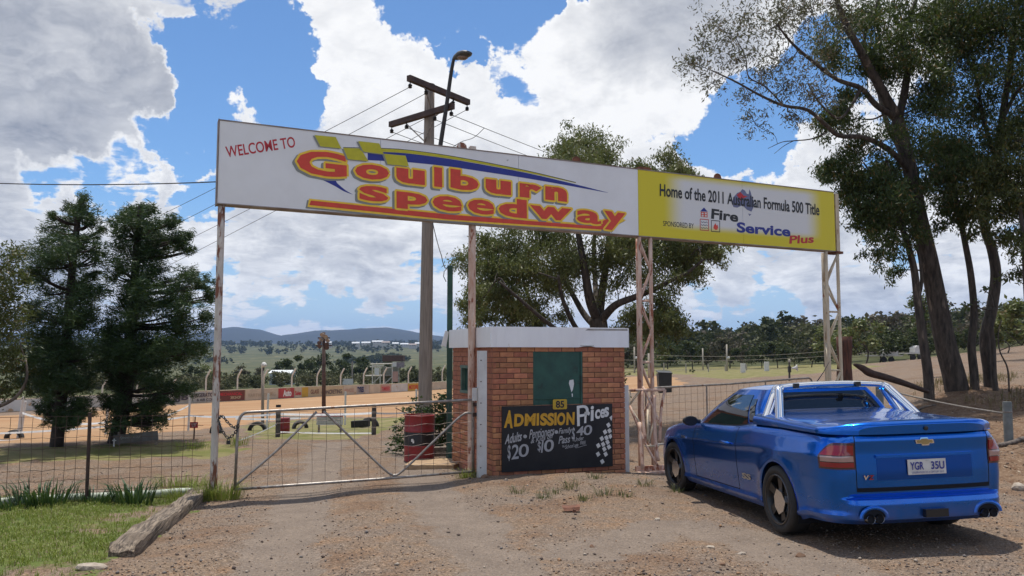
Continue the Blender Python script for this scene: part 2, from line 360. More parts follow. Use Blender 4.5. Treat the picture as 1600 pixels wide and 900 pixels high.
VERGE = np.vstack([[(-3.3, 6.2, 0), (-3.42, 6.8, 0), (-3.85, 9.0, 0), (-4.28, 11.3, 0), (-4.45, 12.1, 0), (-7.5, 11.4, 0), (-14, 10.0, 0), (-14, 4, 0), (-3.2, 4, 0)]])
TRACKL = PG([(-150,652),(0,650),(150,642),(290,632),(400,625),(500,620),(600,613),(700,607.5),(860,600),(860,625),(720,648),(640,652),(560,652),(470,655),(400,660),(300,672),(200,682),(100,690),(0,692),(-150,694)])
TRACKR = PG([(860,598),(960,591),(1000,588),(1040,587),(1062,592),(1070,601),(1045,609),(1000,613),(940,616),(860,625)])
INFIELD = PG([(380,664),(470,656),(560,653),(640,653),(625,672),(560,684),(470,686),(400,684)])
STRIP = PG([(-60,706),(60,698),(200,692),(330,690),(390,700),(330,716),(200,716),(60,722),(-60,732)])
RGRASS = PG([(940,573),(1150,573),(1300,569),(1390,572),(1330,578),(1250,585),(1150,592),(1090,588),(1060,585),(960,588)])
BANK = PG([(1420,650),(1500,600),(1700,600),(1900,640),(1900,760),(1620,752),(1575,742),(1520,735),(1470,700)])
jit = lambda a, s: ((fbm(GX * s, GY * s, 3) - .5) * a, (fbm(GX * s, GY * s, 9) - .5) * a)
def soft(P, a, s):
    j = jit(a, s); return inpoly(GX + j[0], GY + j[1], P).astype(float)
m_verge = soft(VERGE, .9, 1.6) * np.clip(.45 + 2.2 * (fbm(GX * 1.1, GY * 1.1, 21) - .36), .30, 1); m_track = np.maximum(soft(TRACKL, 1.5, .5), soft(TRACKR, 1.5, .5))
m_grass = (.55 + .45 * fbm(GX * .7, GY * .7, 6)) * np.maximum(np.maximum(soft(INFIELD, 2, .4), soft(STRIP, 1.2, .8)), soft(RGRASS, 4, .1))
m_bank = soft(BANK, 1.2, .7)
far = (GY > 130) & ~(m_track > 0) | (GY > 100) & (GX < -8)
m_pad = far.astype(float)
wallline = PG([(290,631),(500,620),(695,608)])
rough = .012 * (fbm(GX * 3, GY * 3, 5) - .5) * 2 + .03 * (fbm(GX * .9, GY * .9, 15) - .5) * 2
BC = W(770, 748, 12.75)
berm = .10 * np.exp(-(((GX - .9) / 1.7) ** 2 + ((GY - 12.2) / .8) ** 2))
def pathmask(pts, wd):
    P = PG(pts)[:, :2]; m = np.zeros_like(GX); jx, jy = jit(.5, .9)
    for a_, c_ in zip(P[:-1], P[1:]):
        d = c_ - a_; tt = np.clip(((GX + jx - a_[0]) * d[0] + (GY + jy - a_[1]) * d[1]) / (d @ d), 0, 1); m = np.maximum(m, np.exp(-((GX + jx - a_[0] - tt * d[0]) ** 2 + (GY + jy - a_[1] - tt * d[1]) ** 2) / wd ** 2))
    return m
m_rut = np.maximum(pathmask([(520,690),(490,745),(470,800),(420,899)], .42), pathmask([(620,690),(665,750),(705,800),(790,899)], .42)); m_rut = np.maximum(m_rut, .9 * pathmask([(900,860),(1050,820),(1180,840),(1300,890)], .5))
GZ = GZ + berm * (1 + .9 * (fbm(GX * 2.3, GY * 2.3, 44) - .5)) - .035 * m_rut + np.where(dist < 40, rough, 0) + m_verge * .04 * fbm(GX * 2, GY * 2, 8) + np.where(m_bank > 0, .12 * (fbm(GX * 1.2, GY * 1.2, 4) - .4), 0)
gm, t, b = newmat('ground_soil')
at = N(t, 'ShaderNodeAttribute', attribute_name='masks'); at2 = N(t, 'ShaderNodeAttribute', attribute_name='masks_far')
tcb = N(t, 'ShaderNodeTexCoord'); nb1 = N(t, 'ShaderNodeTexNoise', i_Scale=3.2, i_Detail=7, i_Roughness=.7); L(t, tcb.outputs['Object'], nb1.inputs['Vector'])
class _M: pass
def brk(a_):
    q = N(t, 'ShaderNodeSeparateColor'); L(t, a_.outputs[0], q.inputs[0]); r_ = _M(); r_.outputs = [MR(t, M_(t, 'ADD', q.outputs[i], M_(t, 'MULTIPLY', M_(t, 'SUBTRACT', nb1.outputs[0], .5), 1.3)), .42, .60) for i in range(3)]; return r_
s1 = brk(at); s2 = brk(at2)
tcn = N(t, 'ShaderNodeTexCoord'); P = tcn.outputs['Object']
def ns(sc, de=6, ro=.6, st=None):
    v = P
    if st: mp = N(t, 'ShaderNodeMapping'); mp.inputs['Scale'].default_value = st; L(t, P, mp.inputs[0]); v = mp.outputs[0]
    n = N(t, 'ShaderNodeTexNoise', i_Scale=sc, i_Detail=de, i_Roughness=ro); L(t, v, n.inputs['Vector']); return n.outputs[0]
big = ns(.55, 5); mid = ns(2.3, 6); fine = ns(38, 4, .7); tiny = ns(120, 3, .7)
dirt = MIXC(t, MR(t, big, .38, .62), (.155,.116,.088), (.175,.122,.082))
dirt = MIXC(t, MR(t, mid, .50, .66), dirt, (.200,.122,.070))
dirt = MIXC(t, MR(t, fine, .54, .70), dirt, (.115,.090,.075))
dirt = MIXC(t, MR(t, tiny, .54, .68), dirt, (.34,.28,.22))
vor = N(t, 'ShaderNodeTexVoronoi', i_Scale=34.0); L(t, P, vor.inputs['Vector'])
sepc = N(t, 'ShaderNodeSeparateColor'); L(t, vor.outputs['Color'], sepc.inputs[0])
peb = M_(t, 'MULTIPLY', MR(t, vor.outputs['Distance'], .30, .22), MR(t, sepc.outputs[0], .55, .6))
med = ns(9, 5, .65); dirt = MIXC(t, MR(t, med, .52, .70, 0, .55), dirt, (.13,.10,.082))
dirt = MIXC(t, M_(t, 'MULTIPLY', peb, .8), dirt, MIXC(t, sepc.outputs[1], (.12,.085,.07), (.36,.30,.25)))
grass = MIXC(t, MR(t, mid, .35, .65), (.075,.115,.024), (.125,.145,.04)); grass = MIXC(t, MR(t, ns(14, 5), .5, .64), grass, (.155,.125,.075))
track = MIXC(t, MR(t, ns(.25, 5, .55, (1, 3, 1)), .35, .65), (.30,.17,.085), (.37,.235,.13)); track = MIXC(t, MR(t, ns(.9, 4, .5, (.3, 2, 1)), .6, .68), track, (.30,.14,.06))
infl = MIXC(t, MR(t, ns(1.5, 6), .4, .62), (.13,.135,.04), (.23,.19,.095))
bank = MIXC(t, MR(t, ns(5, 6), .4, .6), (.13,.075,.045), (.19,.125,.08)); bank = MIXC(t, MR(t, ns(26, 5), .55, .65), bank, (.30,.22,.15))
pad = MIXC(t, MR(t, ns(.012, 6), .4, .6), (.062,.070,.028), (.098,.096,.044)); pad = MIXC(t, MR(t, ns(.05, 4, .6, (1, .35, 1)), .6, .7), pad, (.20,.175,.09))
rutc = MIXC(t, MR(t, mid, .35, .65), (.205,.160,.124), (.165,.128,.100)); rutc = MIXC(t, MR(t, fine, .56, .70), rutc, (.125,.105,.092)); rutc = MIXC(t, M_(t, 'MULTIPLY', peb, .7), rutc, MIXC(t, sepc.outputs[1], (.12,.10,.09), (.34,.30,.265))); rutc = MIXC(t, MR(t, tiny, .60, .72), rutc, (.33,.29,.255))
warm = MIXC(t, MR(t, ns(.8, 5), .50, .64, 0, .8), dirt, MIXC(t, MR(t, fine, .45, .65), (.170,.104,.064), (.100,.063,.041)))
dirt = MIXC(t, s2.outputs[2], warm, rutc)
spk = ns(52, 2, .6); spk2 = ns(24, 3, .65); hv = N(t, 'ShaderNodeHueSaturation'); L(t, M_(t, 'MULTIPLY', M_(t, 'ADD', 1.0, M_(t, 'MULTIPLY', MR(t, spk, .30, .70, -.48, .5), MR(t, s2.outputs[2], 0, 1, 1.0, .5))), M_(t, 'ADD', 1.0, M_(t, 'MULTIPLY', MR(t, spk2, .32, .68, -.28, .28), MR(t, s2.outputs[2], 0, 1, 1.0, .45)))), hv.inputs['Value']); L(t, dirt, hv.inputs['Color']); dirt = hv.outputs[0]
col = MIXC(t, s2.outputs[0], dirt, pad); col = MIXC(t, s1.outputs[0], col, grass); col = MIXC(t, s1.outputs[1], col, track)
col = MIXC(t, s1.outputs[2], col, infl); col = MIXC(t, s2.outputs[1], col, bank)
L(t, col, b.inputs['Base Color']); b.inputs['Roughness'].default_value = .95; b.inputs['Specular IOR Level'].default_value = .15
hgt = M_(t, 'ADD', M_(t, 'ADD', M_(t, 'MULTIPLY', fine, .5), M_(t, 'MULTIPLY', tiny, .25)), M_(t, 'MULTIPLY', peb, .35))
bp = N(t, 'ShaderNodeBump', i_Strength=.7, i_Distance=.022); L(t, hgt, bp.inputs['Height']); L(t, bp.outputs[0], b.inputs['Normal'])
ny, nx = GX.shape; idx = np.arange(ny * nx).reshape(ny, nx)
quads = np.stack([idx[:-1, :-1], idx[:-1, 1:], idx[1:, 1:], idx[1:, :-1]], -1).reshape(-1, 4)
VV = np.stack([GX, GY, GZ], -1).reshape(-1, 3)
A1 = np.stack([m_verge, m_track, m_grass, np.ones_like(GX)], -1).reshape(-1, 4); A2 = np.stack([m_pad, m_bank, m_rut, np.ones_like(GX)], -1).reshape(-1, 4)
qc = VV[quads].mean(1)
t_q = inpoly(qc[:, 0], qc[:, 1], TRACKL) | inpoly(qc[:, 0], qc[:, 1], TRACKR)
v_q = inpoly(qc[:, 0], qc[:, 1], VERGE) & ~t_q
p_q = ((qc[:, 1] > 130) | (qc[:, 1] > 100) & (qc[:, 0] < -8)) & ~t_q
k_q = inpoly(qc[:, 0], qc[:, 1], BANK) & ~t_q
g_q = ~(t_q | v_q | p_q | k_q)
for nm, sel in (('ground', g_q), ('race_track', t_q), ('grass_verge', v_q), ('paddock', p_q), ('earth_bank', k_q)):
    q = quads[sel]; u, inv = np.unique(q, return_inverse=True)
    me = mesh_raw(nm, VV[u], inv.reshape(-1, 4).astype(np.int32), gm, True)
    for an, A in (('masks', A1), ('masks_far', A2)):
        ca = me.color_attributes.new(an, 'FLOAT_COLOR', 'POINT'); ca.data.foreach_set('color', A[u].astype(np.float32).ravel())
    o = bpy.data.objects.new(nm, me); COL.objects.link(o); tag(o, kind='structure')
from mathutils.bvhtree import BVHTree
_near = (GY.reshape(-1)[quads[:, 0]] < 140) & (np.abs(qc[:, 0]) < 90) & (qc[:, 1] > -5)
_un, _inv = np.unique(quads[_near], return_inverse=True)
BV = BVHTree.FromPolygons([tuple(q) for q in VV[_un]], [tuple(q) for q in _inv.reshape(-1, 4).tolist()])
def hz(x, y):
    "exact height of the built ground"
    r = BV.ray_cast(Vector((x, y, 60)), Vector((0, 0, -1))); return r[0].z if r[0] is not None else gz(x, y)
# ---- far hills
hm = mat('hill_bush', (.005,.010,.013), .95, (.015,.021,.020), .012, bump=0, detail=8, lo=.3, hi=.7)
def hill(name, ridge, Y0, Y1, back, nz=14):
    xs = np.linspace(ridge[0][0], ridge[-1][0], 220); ys = np.interp(xs, [r[0] for r in ridge], [r[1] for r in ridge])
    rows = []
    for k in range(nz + 1):
        s = k / nz; Y = Y0 + (Y1 - Y0) * s; top = np.array([W(a, b_, Y1)[2] for a, b_ in zip(xs, ys)]); X = np.array([W(a, 540, Y1)[0] for a in xs])
        h = -20 + (top + 20) * (s * s * (3 - 2 * s)); h = h + (fbm(X * .006, np.full_like(X, Y * .006), 2) - .5) * 55 * s * (1.15 - s) + (fbm(X * .03, np.full_like(X, k * 1.), 5) - .5) * 9 * s
        rows.append(np.stack([X * (Y / Y1) ** .5, np.full_like(X, Y), h], -1))
    Xb = rows[-1].copy(); Xb[:, 1] += back; Xb[:, 2] = -20; rows.append(Xb)
    ob(name, MB().grid(np.array(rows)), hm, kind='structure', smooth=True)
hill('hills', [(-900,520),(-300,528),(0,520),(150,527),(260,534),(310,527),(345,516),(372,512),(405,515),(440,526),(468,522),(500,517),(540,516),(575,514),(605,512.5),(635,516),(670,523),(700,526),(760,534),(860,538),(1100,540)], 2500, 4200, 1800)
hill('hills_right', [(700,545),(850,532),(940,522),(990,517),(1040,515),(1090,518),(1160,523),(1300,520),(1500,524),(1900,512),(2500,530)], 1900, 3000, 1500)
# ------------------------------------------------------------ lettering
_dg = None
def text_geo(body, bold=0.0, res=4):
    cu = bpy.data.curves.new('lettering', 'FONT'); cu.body = body; cu.size = 1; cu.offset = bold; cu.resolution_u = res; cu.fill_mode = 'FRONT'
    o = bpy.data.objects.new('lettering', cu); COL.objects.link(o); bpy.context.view_layer.update()
    me = o.evaluated_get(bpy.context.evaluated_depsgraph_get()).to_mesh()
    v = np.empty(len(me.vertices) * 3); me.vertices.foreach_get('co', v); v = v.reshape(-1, 3)[:, :2].copy()
    f = [tuple(p.vertices) for p in me.polygons]; bpy.data.objects.remove(o); bpy.data.curves.remove(cu)
    return v, f
class Plane:
    "a flat board: origin o, unit right a, unit up b, normal n towards the viewer"
    def __init__(s, o, a, b): s.o = np.asarray(o, float); s.a = np.asarray(a, float); s.b = np.asarray(b, float); s.n = np.cross(s.a, s.b); s.n /= np.linalg.norm(s.n)
    def px(s, x, y):
        d = ray(x, y); c = np.array([0, 0, CAMH]); t = ((s.o - c) @ s.n) / (d @ s.n); q = c + t * d - s.o; return np.array([q @ s.a, q @ s.b])
    def at(s, uv, off=0.0): uv = np.asarray(uv, float); return s.o + uv[..., :1] * s.a + uv[..., 1:2] * s.b + s.n * off
def put(mb, pl, body, TL, TR, BL, off, bold=0.0, lift=(0, 0), mi=0, grow=0.0, shear=0.0, uv=False):
    "text stretched into the parallelogram whose corners are seen at those photo pixels"
    v, f = text_geo(body, bold); v0 = v
    lo, hi = v0.min(0), v0.max(0); q = (v - lo) / (hi - lo)
    q[:, 0] += shear * (q[:, 1] - .5)
    c = [np.asarray(k, float) if uv else pl.px(*k) for k in (TL, TR, BL)]
    P = c[2] + q[:, :1] * (c[1] - c[0]) + q[:, 1:2] * (c[0] - c[2]) + np.asarray(lift)
    mb.add(pl.at(P, off), f, mi)
def shape(mb, pl, pts, off, lift=(0, 0), uv=False, mi=0):
    P = np.array([(p if uv else pl.px(*p)) for p in pts]) + np.asarray(lift)
    k = len(P); a = sum(P[i][0] * P[(i+1) % k][1] - P[(i+1) % k][0] * P[i][1] for i in range(k))
    if a < 0: P = P[::-1]
    mb.add(pl.at(P, off), [tuple(range(k))])
def catmull(P, k=8):
    P = np.asarray(P, float); Q = np.vstack([2 * P[0] - P[1], P, 2 * P[-1] - P[-2]]); out = []
    for i in range(1, len(Q) - 2):
        for t_ in np.linspace(0, 1, k, endpoint=False):
            a, b_, c, d = Q[i-1:i+3]; out.append(.5 * ((2*b_) + (c-a)*t_ + (2*a-5*b_+4*c-d)*t_**2 + (3*b_-a-3*c+d)*t_**3))
    out.append(P[-1]); return np.array(out)
def stroke(mb, pl, pts, wd, off, uv=True, mi=0, k=7, sm=True, lift=(0, 0)):
    "a brush stroke of width wd along points on the board"
    P = np.array([(p if uv else pl.px(*p)) for p in pts]); P = (catmull(P, k) if sm and len(P) > 2 else P) + np.asarray(lift)
    t_ = np.gradient(P, axis=0); t_ /= np.linalg.norm(t_, axis=1)[:, None] + 1e-9; nn = np.stack([-t_[:, 1], t_[:, 0]], 1) * wd / 2
    n = len(P); V = np.concatenate([P - nn, P + nn]); mb.add(pl.at(V, off), [(i, i + 1, n + i + 1, n + i) for i in range(n - 1)], mi)
    for e in (0, n - 1):
        a = np.arange(8) * math.pi / 4; mb.add(pl.at(P[e] + wd / 2 * np.stack([np.cos(a), np.sin(a)], 1), off + .0004), [tuple(range(8))], mi)
def flat(name, c, rough=.45, c2=None, scale=9): return mat(name, c, rough, c2 or tuple(x * .86 for x in c), scale)
MT['red_ink'] = flat('red_ink', (.68,.055,.025)); MT['red_deep'] = flat('red_deep', (.52,.018,.03)); MT['yellow_ink'] = flat('yellow_ink', (.92,.60,.035)); MT['lime_ink'] = flat('lime_ink', (.55,.50,.012))
MT['blue_ink'] = flat('blue_ink', (.012,.025,.26)); MT['grey_ink'] = flat('grey_ink', (.25,.26,.235)); MT['black_ink'] = flat('black_ink', (.012,.013,.016)); MT['navy_ink'] = flat('navy_ink', (.02,.03,.11))
MT['white_ink'] = flat('white_ink', (.72,.71,.68)); MT['chalk'] = flat('chalk', (.42,.42,.43), .7); MT['gold_ink'] = flat('gold_ink', (.62,.33,.02)); MT['green_leaf_ink'] = flat('green_leaf_ink', (.1,.2,.1))
# ------------------------------------------------------------ the welcome sign across the entrance
YAW = R(24.32); sa = np.array([math.cos(YAW), math.sin(YAW), -.0061]); sa /= np.linalg.norm(sa); sb = np.array([0, 0, 1.0]); sn = np.cross(sa, sb); sback = -sn
SO = np.array([-4.334, 11.62, 2.187 + CAMH]); SP_ = Plane(SO, sa, sb); LS, HS = 12.2, 1.235
root = empty('entrance_sign', (SO[0], SO[1], hz(SO[0], SO[1])), 'long white and yellow welcome sign spanning the entrance on rusty poles', 'sign')
ym, t, b = newmat('sign_yellow')
# the printed yellow border fades to white towards the middle of the panel (print, not light)
tcn = N(t, 'ShaderNodeUVMap', uv_map='print'); sx = N(t, 'ShaderNodeSeparateXYZ'); L(t, tcn.outputs[0], sx.inputs[0])
ex = M_(t, 'MINIMUM', MR(t, sx.outputs[0], .11, .22, 0, 1, True), MR(t, sx.outputs[0], .93, .83, 0, 1, True))
ey = M_(t, 'MINIMUM', MR(t, sx.outputs[1], .08, .22, 0, 1, True), MR(t, sx.outputs[1], .97, .83, 0, 1, True))
L(t, MIXC(t, M_(t, 'MULTIPLY', ex, ey), (.66,.55,.006), (.68,.68,.67)), b.inputs['Base Color']); b.inputs['Roughness'].default_value = .4
for i in range(5):
    x0, x1 = i * 2.44 + .003, (i + 1) * 2.44 - .003; mb = MB(); c = SP_.at(np.array([(x0 + x1) / 2, HS / 2]), -.03)
    mb.box(c, (x1 - x0, .06, HS), (sa, sback, sb)); o = ob('sign_panel', mb, MT['sign_white'] if i < 3 else ym, root)
    if i >= 3:
        uvl = o.data.uv_layers.new(name='print'); lo = (x0 - 7.32) / 4.88; hi = (x1 - 7.32) / 4.88
        for p in o.data.polygons:
            for li in p.loop_indices:
                co = np.array(o.data.vertices[o.data.loops[li].vertex_index].co) + np.array(root.location) - SO
                uvl.data[li].uv = ((co @ sa - 7.32) / 4.88, co[2] / HS)
        o['label'] = 'yellow bordered sponsor panel'
    for hx in np.linspace(x0 + .1, x1 - .1, 5):  # rivets
        pass
mb = MB()
for h_, z_ in ((HS + .009, 0), (-.009, 0)): mb.box(SP_.at(np.array([LS / 2, h_]), -.10), (LS + .02, .22, .016), (sa, sback, sb))
mb.box(SP_.at(np.array([LS / 2, HS / 2]), -.185), (LS, .012, HS), (sa, sback, sb))
for x_ in (-.008, ): mb.box(SP_.at(np.array([x_, HS / 2]), -.10), (.014, .22, HS + .05), (sa, sback, sb))
ob('frame', mb, mat('sign_frame', (.30,.26,.23), .6, (.17,.11,.085), 3), root)
mb = MB(); mb.box(SP_.at(np.array([LS + .10, HS / 2 - .02]), -.10), (.10, .16, HS + .02), (sa, sback, sb)); mb.box(SP_.at(np.array([LS + .05, HS / 2 - .02]), -.05), (.02, .1, HS), (sa, sback, sb))
mb.box(SP_.at(np.array([LS + .09, -.03]), -.10), (.2, .24, .05), (sa, sback, sb), 1); ob('end_channel', mb, [MT['pale_pole'], MT['rust']], root)
for px_ in (725, 905, 1126):
    u_ = SP_.px(px_, 260)[0]; a_ = np.linspace(0, math.pi, 9); prof = [SP_.at(np.array([u_ - .10, HS + .02]))] + [SP_.at(np.array([u_ + .085 * math.cos(q), HS + .06 + .075 * math.sin(q)])) for q in a_[::-1]] + [SP_.at(np.array([u_ + .10, HS + .02]))]
    prof = [p + sback * .08 for p in prof]; ob('lifting_lug', MB().prism(prof, sback * .02), MT['rust'] if px_ > 800 else MT['rust_white'], root)
u_ = SP_.px(1011, 266)[0]; ob('bracket', MB().box(SP_.at(np.array([u_, HS + .05]), -.1), (.26, .12, .05), (sa, sback, sb)), MT['rust'], root)
u_ = SP_.px(742, 240)[0]; ob('bracket', MB().box(SP_.at(np.array([u_, HS + .05]), -.1), (.1, .1, .07), (sa, sback, sb)), MT['rust_white'], root)
def pole(u_, mat_, r=.052, off=-.09):
    p = SP_.at(np.array([u_, 0]), off); g_ = hz(p[0], p[1]); z = np.linspace(g_ - .15, p[2] - .02, 12)
    return ob('pole', MB().tube([(p[0], p[1], q) for q in z], r, 14), mat_, root, smooth=True)
o = pole(.07, MT['rust_white']); o['label'] = 'peeling rusty pole at the left end'
o = pole(4.06, MT['rust_pink'], .062); o['label'] = 'pinkish pole beside the brick booth'
def lattice(u0, u1, mt, r, nb, yo):
    pA, pB = SP_.at(np.array([u0, 0]), -.03), SP_.at(np.array([u1, 0]), -.03); pC = (pA + pB) / 2 + sback * .24; zt = pA[2] - .02; T = empty('lattice_tower', (pA[0], pA[1], hz(pA[0], pA[1])), None, None)
    T.parent = root; T.location = np.array(T.location) - np.array(root.location); ORG[T.name] = np.array(T.location, float)
    legs = [pA, pB, pC]; gz_ = [hz(p[0], p[1]) for p in legs]
    for p, g_ in zip(legs, gz_): ob('tower_leg', MB().tube([(p[0], p[1], q) for q in np.linspace(g_ - .1, zt, 8)], r, 8), mt, T, smooth=True)
    hs = np.linspace(gz_[0] + .25, zt - .05, nb + 1)
    for i in range(nb):
        for (p, q, s_) in ((pA, pB, i % 2), (pB, pC, (i + 1) % 2), (pC, pA, i % 2)):
            a_, c_ = (p, q) if s_ else (q, p); ob('brace', MB().tube([(a_[0], a_[1], hs[i]), (c_[0], c_[1], hs[i + 1])], r * .55, 6), mt, T, smooth=True)
        if i in yo: ob('brace', MB().tube([(pA[0], pA[1], hs[i]), (pB[0], pB[1], hs[i])], r * .6, 6), mt, T, smooth=True)
    return T
T1 = lattice(SP_.px(1000, 370)[0], SP_.px(1017.5, 372)[0], MT['rust_pink'], .037, 7, (3, 5)); T2 = lattice(SP_.px(1292, 392)[0], SP_.px(1310, 394)[0], MT['pale_pole'], .037, 6, (2, 4))
T1['label'] = 'rusty pink lattice tower behind the car bonnet'; T2['label'] = 'pale lattice tower under the right end'
# print on the white panels
E0 = .0025
def ribbon(mb, pl, V, f, wd, off, lift=(0, 0)):
    "an even outline of half width wd drawn round the flat shape (V, f)"
    from collections import Counter
    ec = Counter(tuple(sorted((q[i], q[(i + 1) % len(q)]))) for q in f for i in range(len(q))); V = np.asarray(V) + np.asarray(lift); k = 0; a = np.arange(8) * math.pi / 4
    for (i, j), c in ec.items():
        if c != 1: continue
        p, q = V[i], V[j]; d = q - p; l = np.linalg.norm(d)
        if l < 1e-6: continue
        n_ = np.array([-d[1], d[0]]) / l * wd; mb.add(pl.at(np.array([p - n_, q - n_, q + n_, p + n_]), off + k * 6e-6), [(0, 1, 2, 3)]); k += 1
        mb.add(pl.at(p + wd * np.stack([np.cos(a), np.sin(a)], 1), off + k * 6e-6), [tuple(range(8))]); k = (k + 1) % 200
def layered(ch, TL, TR, BL, bold=.045):
    v, f = text_geo(ch, bold, 3); lo, hi = v.min(0), v.max(0); q = (v - lo) / (hi - lo); c = [SP_.px(*k) for k in (TL, TR, BL)]; P = c[2] + q[:, :1] * (c[1] - c[0]) + q[:, 1:2] * (c[0] - c[2])
    face = ob('letter', MB().add(SP_.at(P, .0085), f), MT['red_ink'], root)
    mb = MB(); ribbon(mb, SP_, P, f, .032, .0060); ob('letter_outline', mb, MT['yellow_ink'], face)
    mb = MB(); ribbon(mb, SP_, P, f, .034, .0036, (-.036, -.030)); mb.add(SP_.at(P + (-.036, -.030), .0035), f); ob('letter_shadow', mb, MT['grey_ink'], face)
mb = MB(); put(mb, SP_, 'WELCOME TO', (352, 229), (460, 212.5), (355, 246.5), E0, .014); ob('lettering', mb, MT['red_deep'], root)
# blue and lime swooshes
mb = MB(); stroke_pts = lambda a, b_: a + b_[::-1]
top = [(575,236),(610,236.5),(640,238.5),(700,246),(760,256),(830,269),(900,285),(950,297.5)]; bot = [(575,249),(610,250.5),(640,252),(700,258),(760,266.5),(830,277),(900,289),(950,297.8)]
def band(mb, top, bot, off):
    a_ = catmull([SP_.px(*p) for p in top], 6); b_ = catmull([SP_.px(*p) for p in bot], 6); mb.grid(np.stack([SP_.at(b_, off), SP_.at(a_, off)]))
band(mb, top, bot, .0022); ob('blue_swoosh', mb, MT['blue_ink'], root)
mb = MB(); band(mb, [(537,230),(570,231),(600,231),(640,233.5),(700,241.5),(760,252),(830,266),(900,282.5)], [(537,231.5),(570,235.5),(600,236),(640,238.4),(700,245.7),(760,255.5),(830,268.4),(900,283)], .0024); ob('lime_swoosh', mb, MT['lime_ink'], root)
mb = MB(); band(mb, [(537,229),(600,230),(640,232.6),(700,240.5),(760,251),(830,265),(900,281.5)], [(537,230),(600,231),(640,233.5),(700,241.5),(760,252),(830,266),(900,282.5)], .0026); ob('black_line', mb, MT['black_ink'], root)
mb = MB(); band(mb, [(494,276),(510,283),(524,290),(538,298),(552,303)], [(494,276.3),(521,279),(528,286),(540,296),(553,303.5)], .0022); ob('blue_swoosh', mb, MT['blue_ink'], root)
for q in ([(492,210.5),(525,213.5),(534,231.5),(501,228)], [(560,219.5),(593,223),(600,240),(568,236)], [(537,231),(566,234.5),(576,251),(544,248)], [(600,239),(634,242),(639,258.5),(606,255.5)]):
    mb = MB(); shape(mb, SP_, q, .0115, (-.028, -.012)); ob('check_shadow', mb, MT['grey_ink'], root)
    mb = MB(); shape(mb, SP_, q, .0135); ob('check_square', mb, MT['lime_ink'], root)
for q in (('G',(464,231.5),(542,240),(464,270.5),.035),('o',(555,254),(608,258),(555,277.5),.045),('u',(619.5,260),(664,265.5),(619.5,283),.06),('l',(678.5,259),(691,260.5),(678.5,289.5),.05),('b',(704,261.5),(748,267),(704,292.5),.045),('u',(759,277),(798.5,281.5),(759,299),.06),('r',(812,283),(846,287),(812,305),.06),('n',(852,287.5),(886,291.5),(852,309),.06),
          ('S',(561,287.5),(607,291.5),(561,311.5),.06),('p',(619.5,297),(668,302),(619.5,323.5),.045),('e',(676,302),(722,307),(676,325.5),.028),('e',(731,307.5),(772.5,312),(731,330.5),.028),('d',(779,305),(823,310),(779,334.5),.045),('w',(828,317.5),(893,323.5),(828,337.5),.05),('a',(901,323.5),(939,328.5),(901,343.5),.028),('y',(944,325.5),(977,330),(943,354.5),.05)): layered(*q)
und = [(483,313),(700,334),(940,351.5),(962,338),(977,330),(980,333),(950,355),(940,356.5),(700,341),(484,319)]
und = [(486,312.5),(700,333),(925,349.5),(943,344),(957,337),(970,343),(945,356),(700,341),(484,319.5)]
for mt, gr, of, lf in (('grey_ink', 3.2, .0030, (-.03, -.025)), ('yellow_ink', 3.2, .0034, (0, 0)), ('red_ink', 0, .0056, (0, 0))):
    a_ = [(486,312.5-gr*.9),(700,333-gr*.9),(925,349.5-gr*.9),(958-gr,334-gr*.3)]; b_ = [(483,319.5+gr*.9),(700,341+gr*.9),(944,355.5+gr*.8),(975+gr,337+gr)]
    if gr: a_[0] = (483, 309.5); b_[0] = (480.5, 322.5)
    mb = MB(); A_ = np.array([SP_.px(*p) for p in a_]) + lf; B_ = np.array([SP_.px(*p) for p in b_]) + lf; mb.grid(np.stack([SP_.at(B_, of), SP_.at(A_, of)])); ob('underline', mb, MT[mt], root)
# print on the sponsor panels
mb = MB(); put(mb, SP_, 'Home of the 2011 Australian Formula 500 Title', (1031, 283), (1280, 314), (1031, 302.5), .0062, .022); ob('lettering', mb, MT['black_ink'], root)
mb = MB()
aus = [(1144,313),(1146,304),(1152,297),(1157,295),(1160,291),(1164,293),(1167,298),(1170,299),(1171,291),(1173,295),(1175,303),(1178,310),(1178,318),(1174,326),(1167,323),(1160,316),(1152,320),(1146,319)]
shape(mb, SP_, aus, .003); shape(mb, SP_, [(1169,329),(1174,330),(1171,333)], .003); ob('country_outline', mb, flat('map_ink', (.15,.17,.30)), root)
mb = MB(); shape(mb, SP_, [(1151,300),(1157,295.5),(1162,301),(1168,302),(1162,305),(1157,309),(1154,304)], .0045); ob('flag_patch', mb, MT['red_deep'], root)
mb = MB(); put(mb, SP_, 'SPONSORED BY', (1036, 341), (1084, 345), (1036, 349), E0, .006); ob('lettering', mb, MT['black_ink'], root)
mb = MB(); put(mb, SP_, 'Fire', (1112, 321.5), (1154, 327), (1111, 337.5), E0, .034); ob('lettering', mb, MT['black_ink'], root)
mb = MB(); put(mb, SP_, 'Service', (1151, 342), (1235, 349), (1151, 358.5), E0, .036); ob('lettering', mb, MT['blue_ink'], root)
mb = MB(); put(mb, SP_, 'Plus', (1234, 363), (1272, 361.5), (1233, 376), E0, .03); ob('lettering', mb, MT['red_deep'], root)
mb = MB(); shape(mb, SP_, [(1094,326),(1100,320),(1106,326.5)], .0032); ob('house_roof_mark', mb, MT['blue_ink'], root)
def outline(pts, wd, mt, name, off=.0028):
    mb = MB(); P_ = [SP_.px(*p) for p in pts]
    for i in range(len(P_)): stroke(mb, SP_, [P_[i], P_[(i + 1) % len(P_)]], wd, off + .0002 * (i % 2), sm=False)
    ob(name, mb, MT[mt], root)
mb = MB(); shape(mb, SP_, [(1095,326.5),(1105.5,327.3),(1105.5,335.5),(1095,334.5)], .0028); ob('house_mark', mb, MT['red_ink'], root)
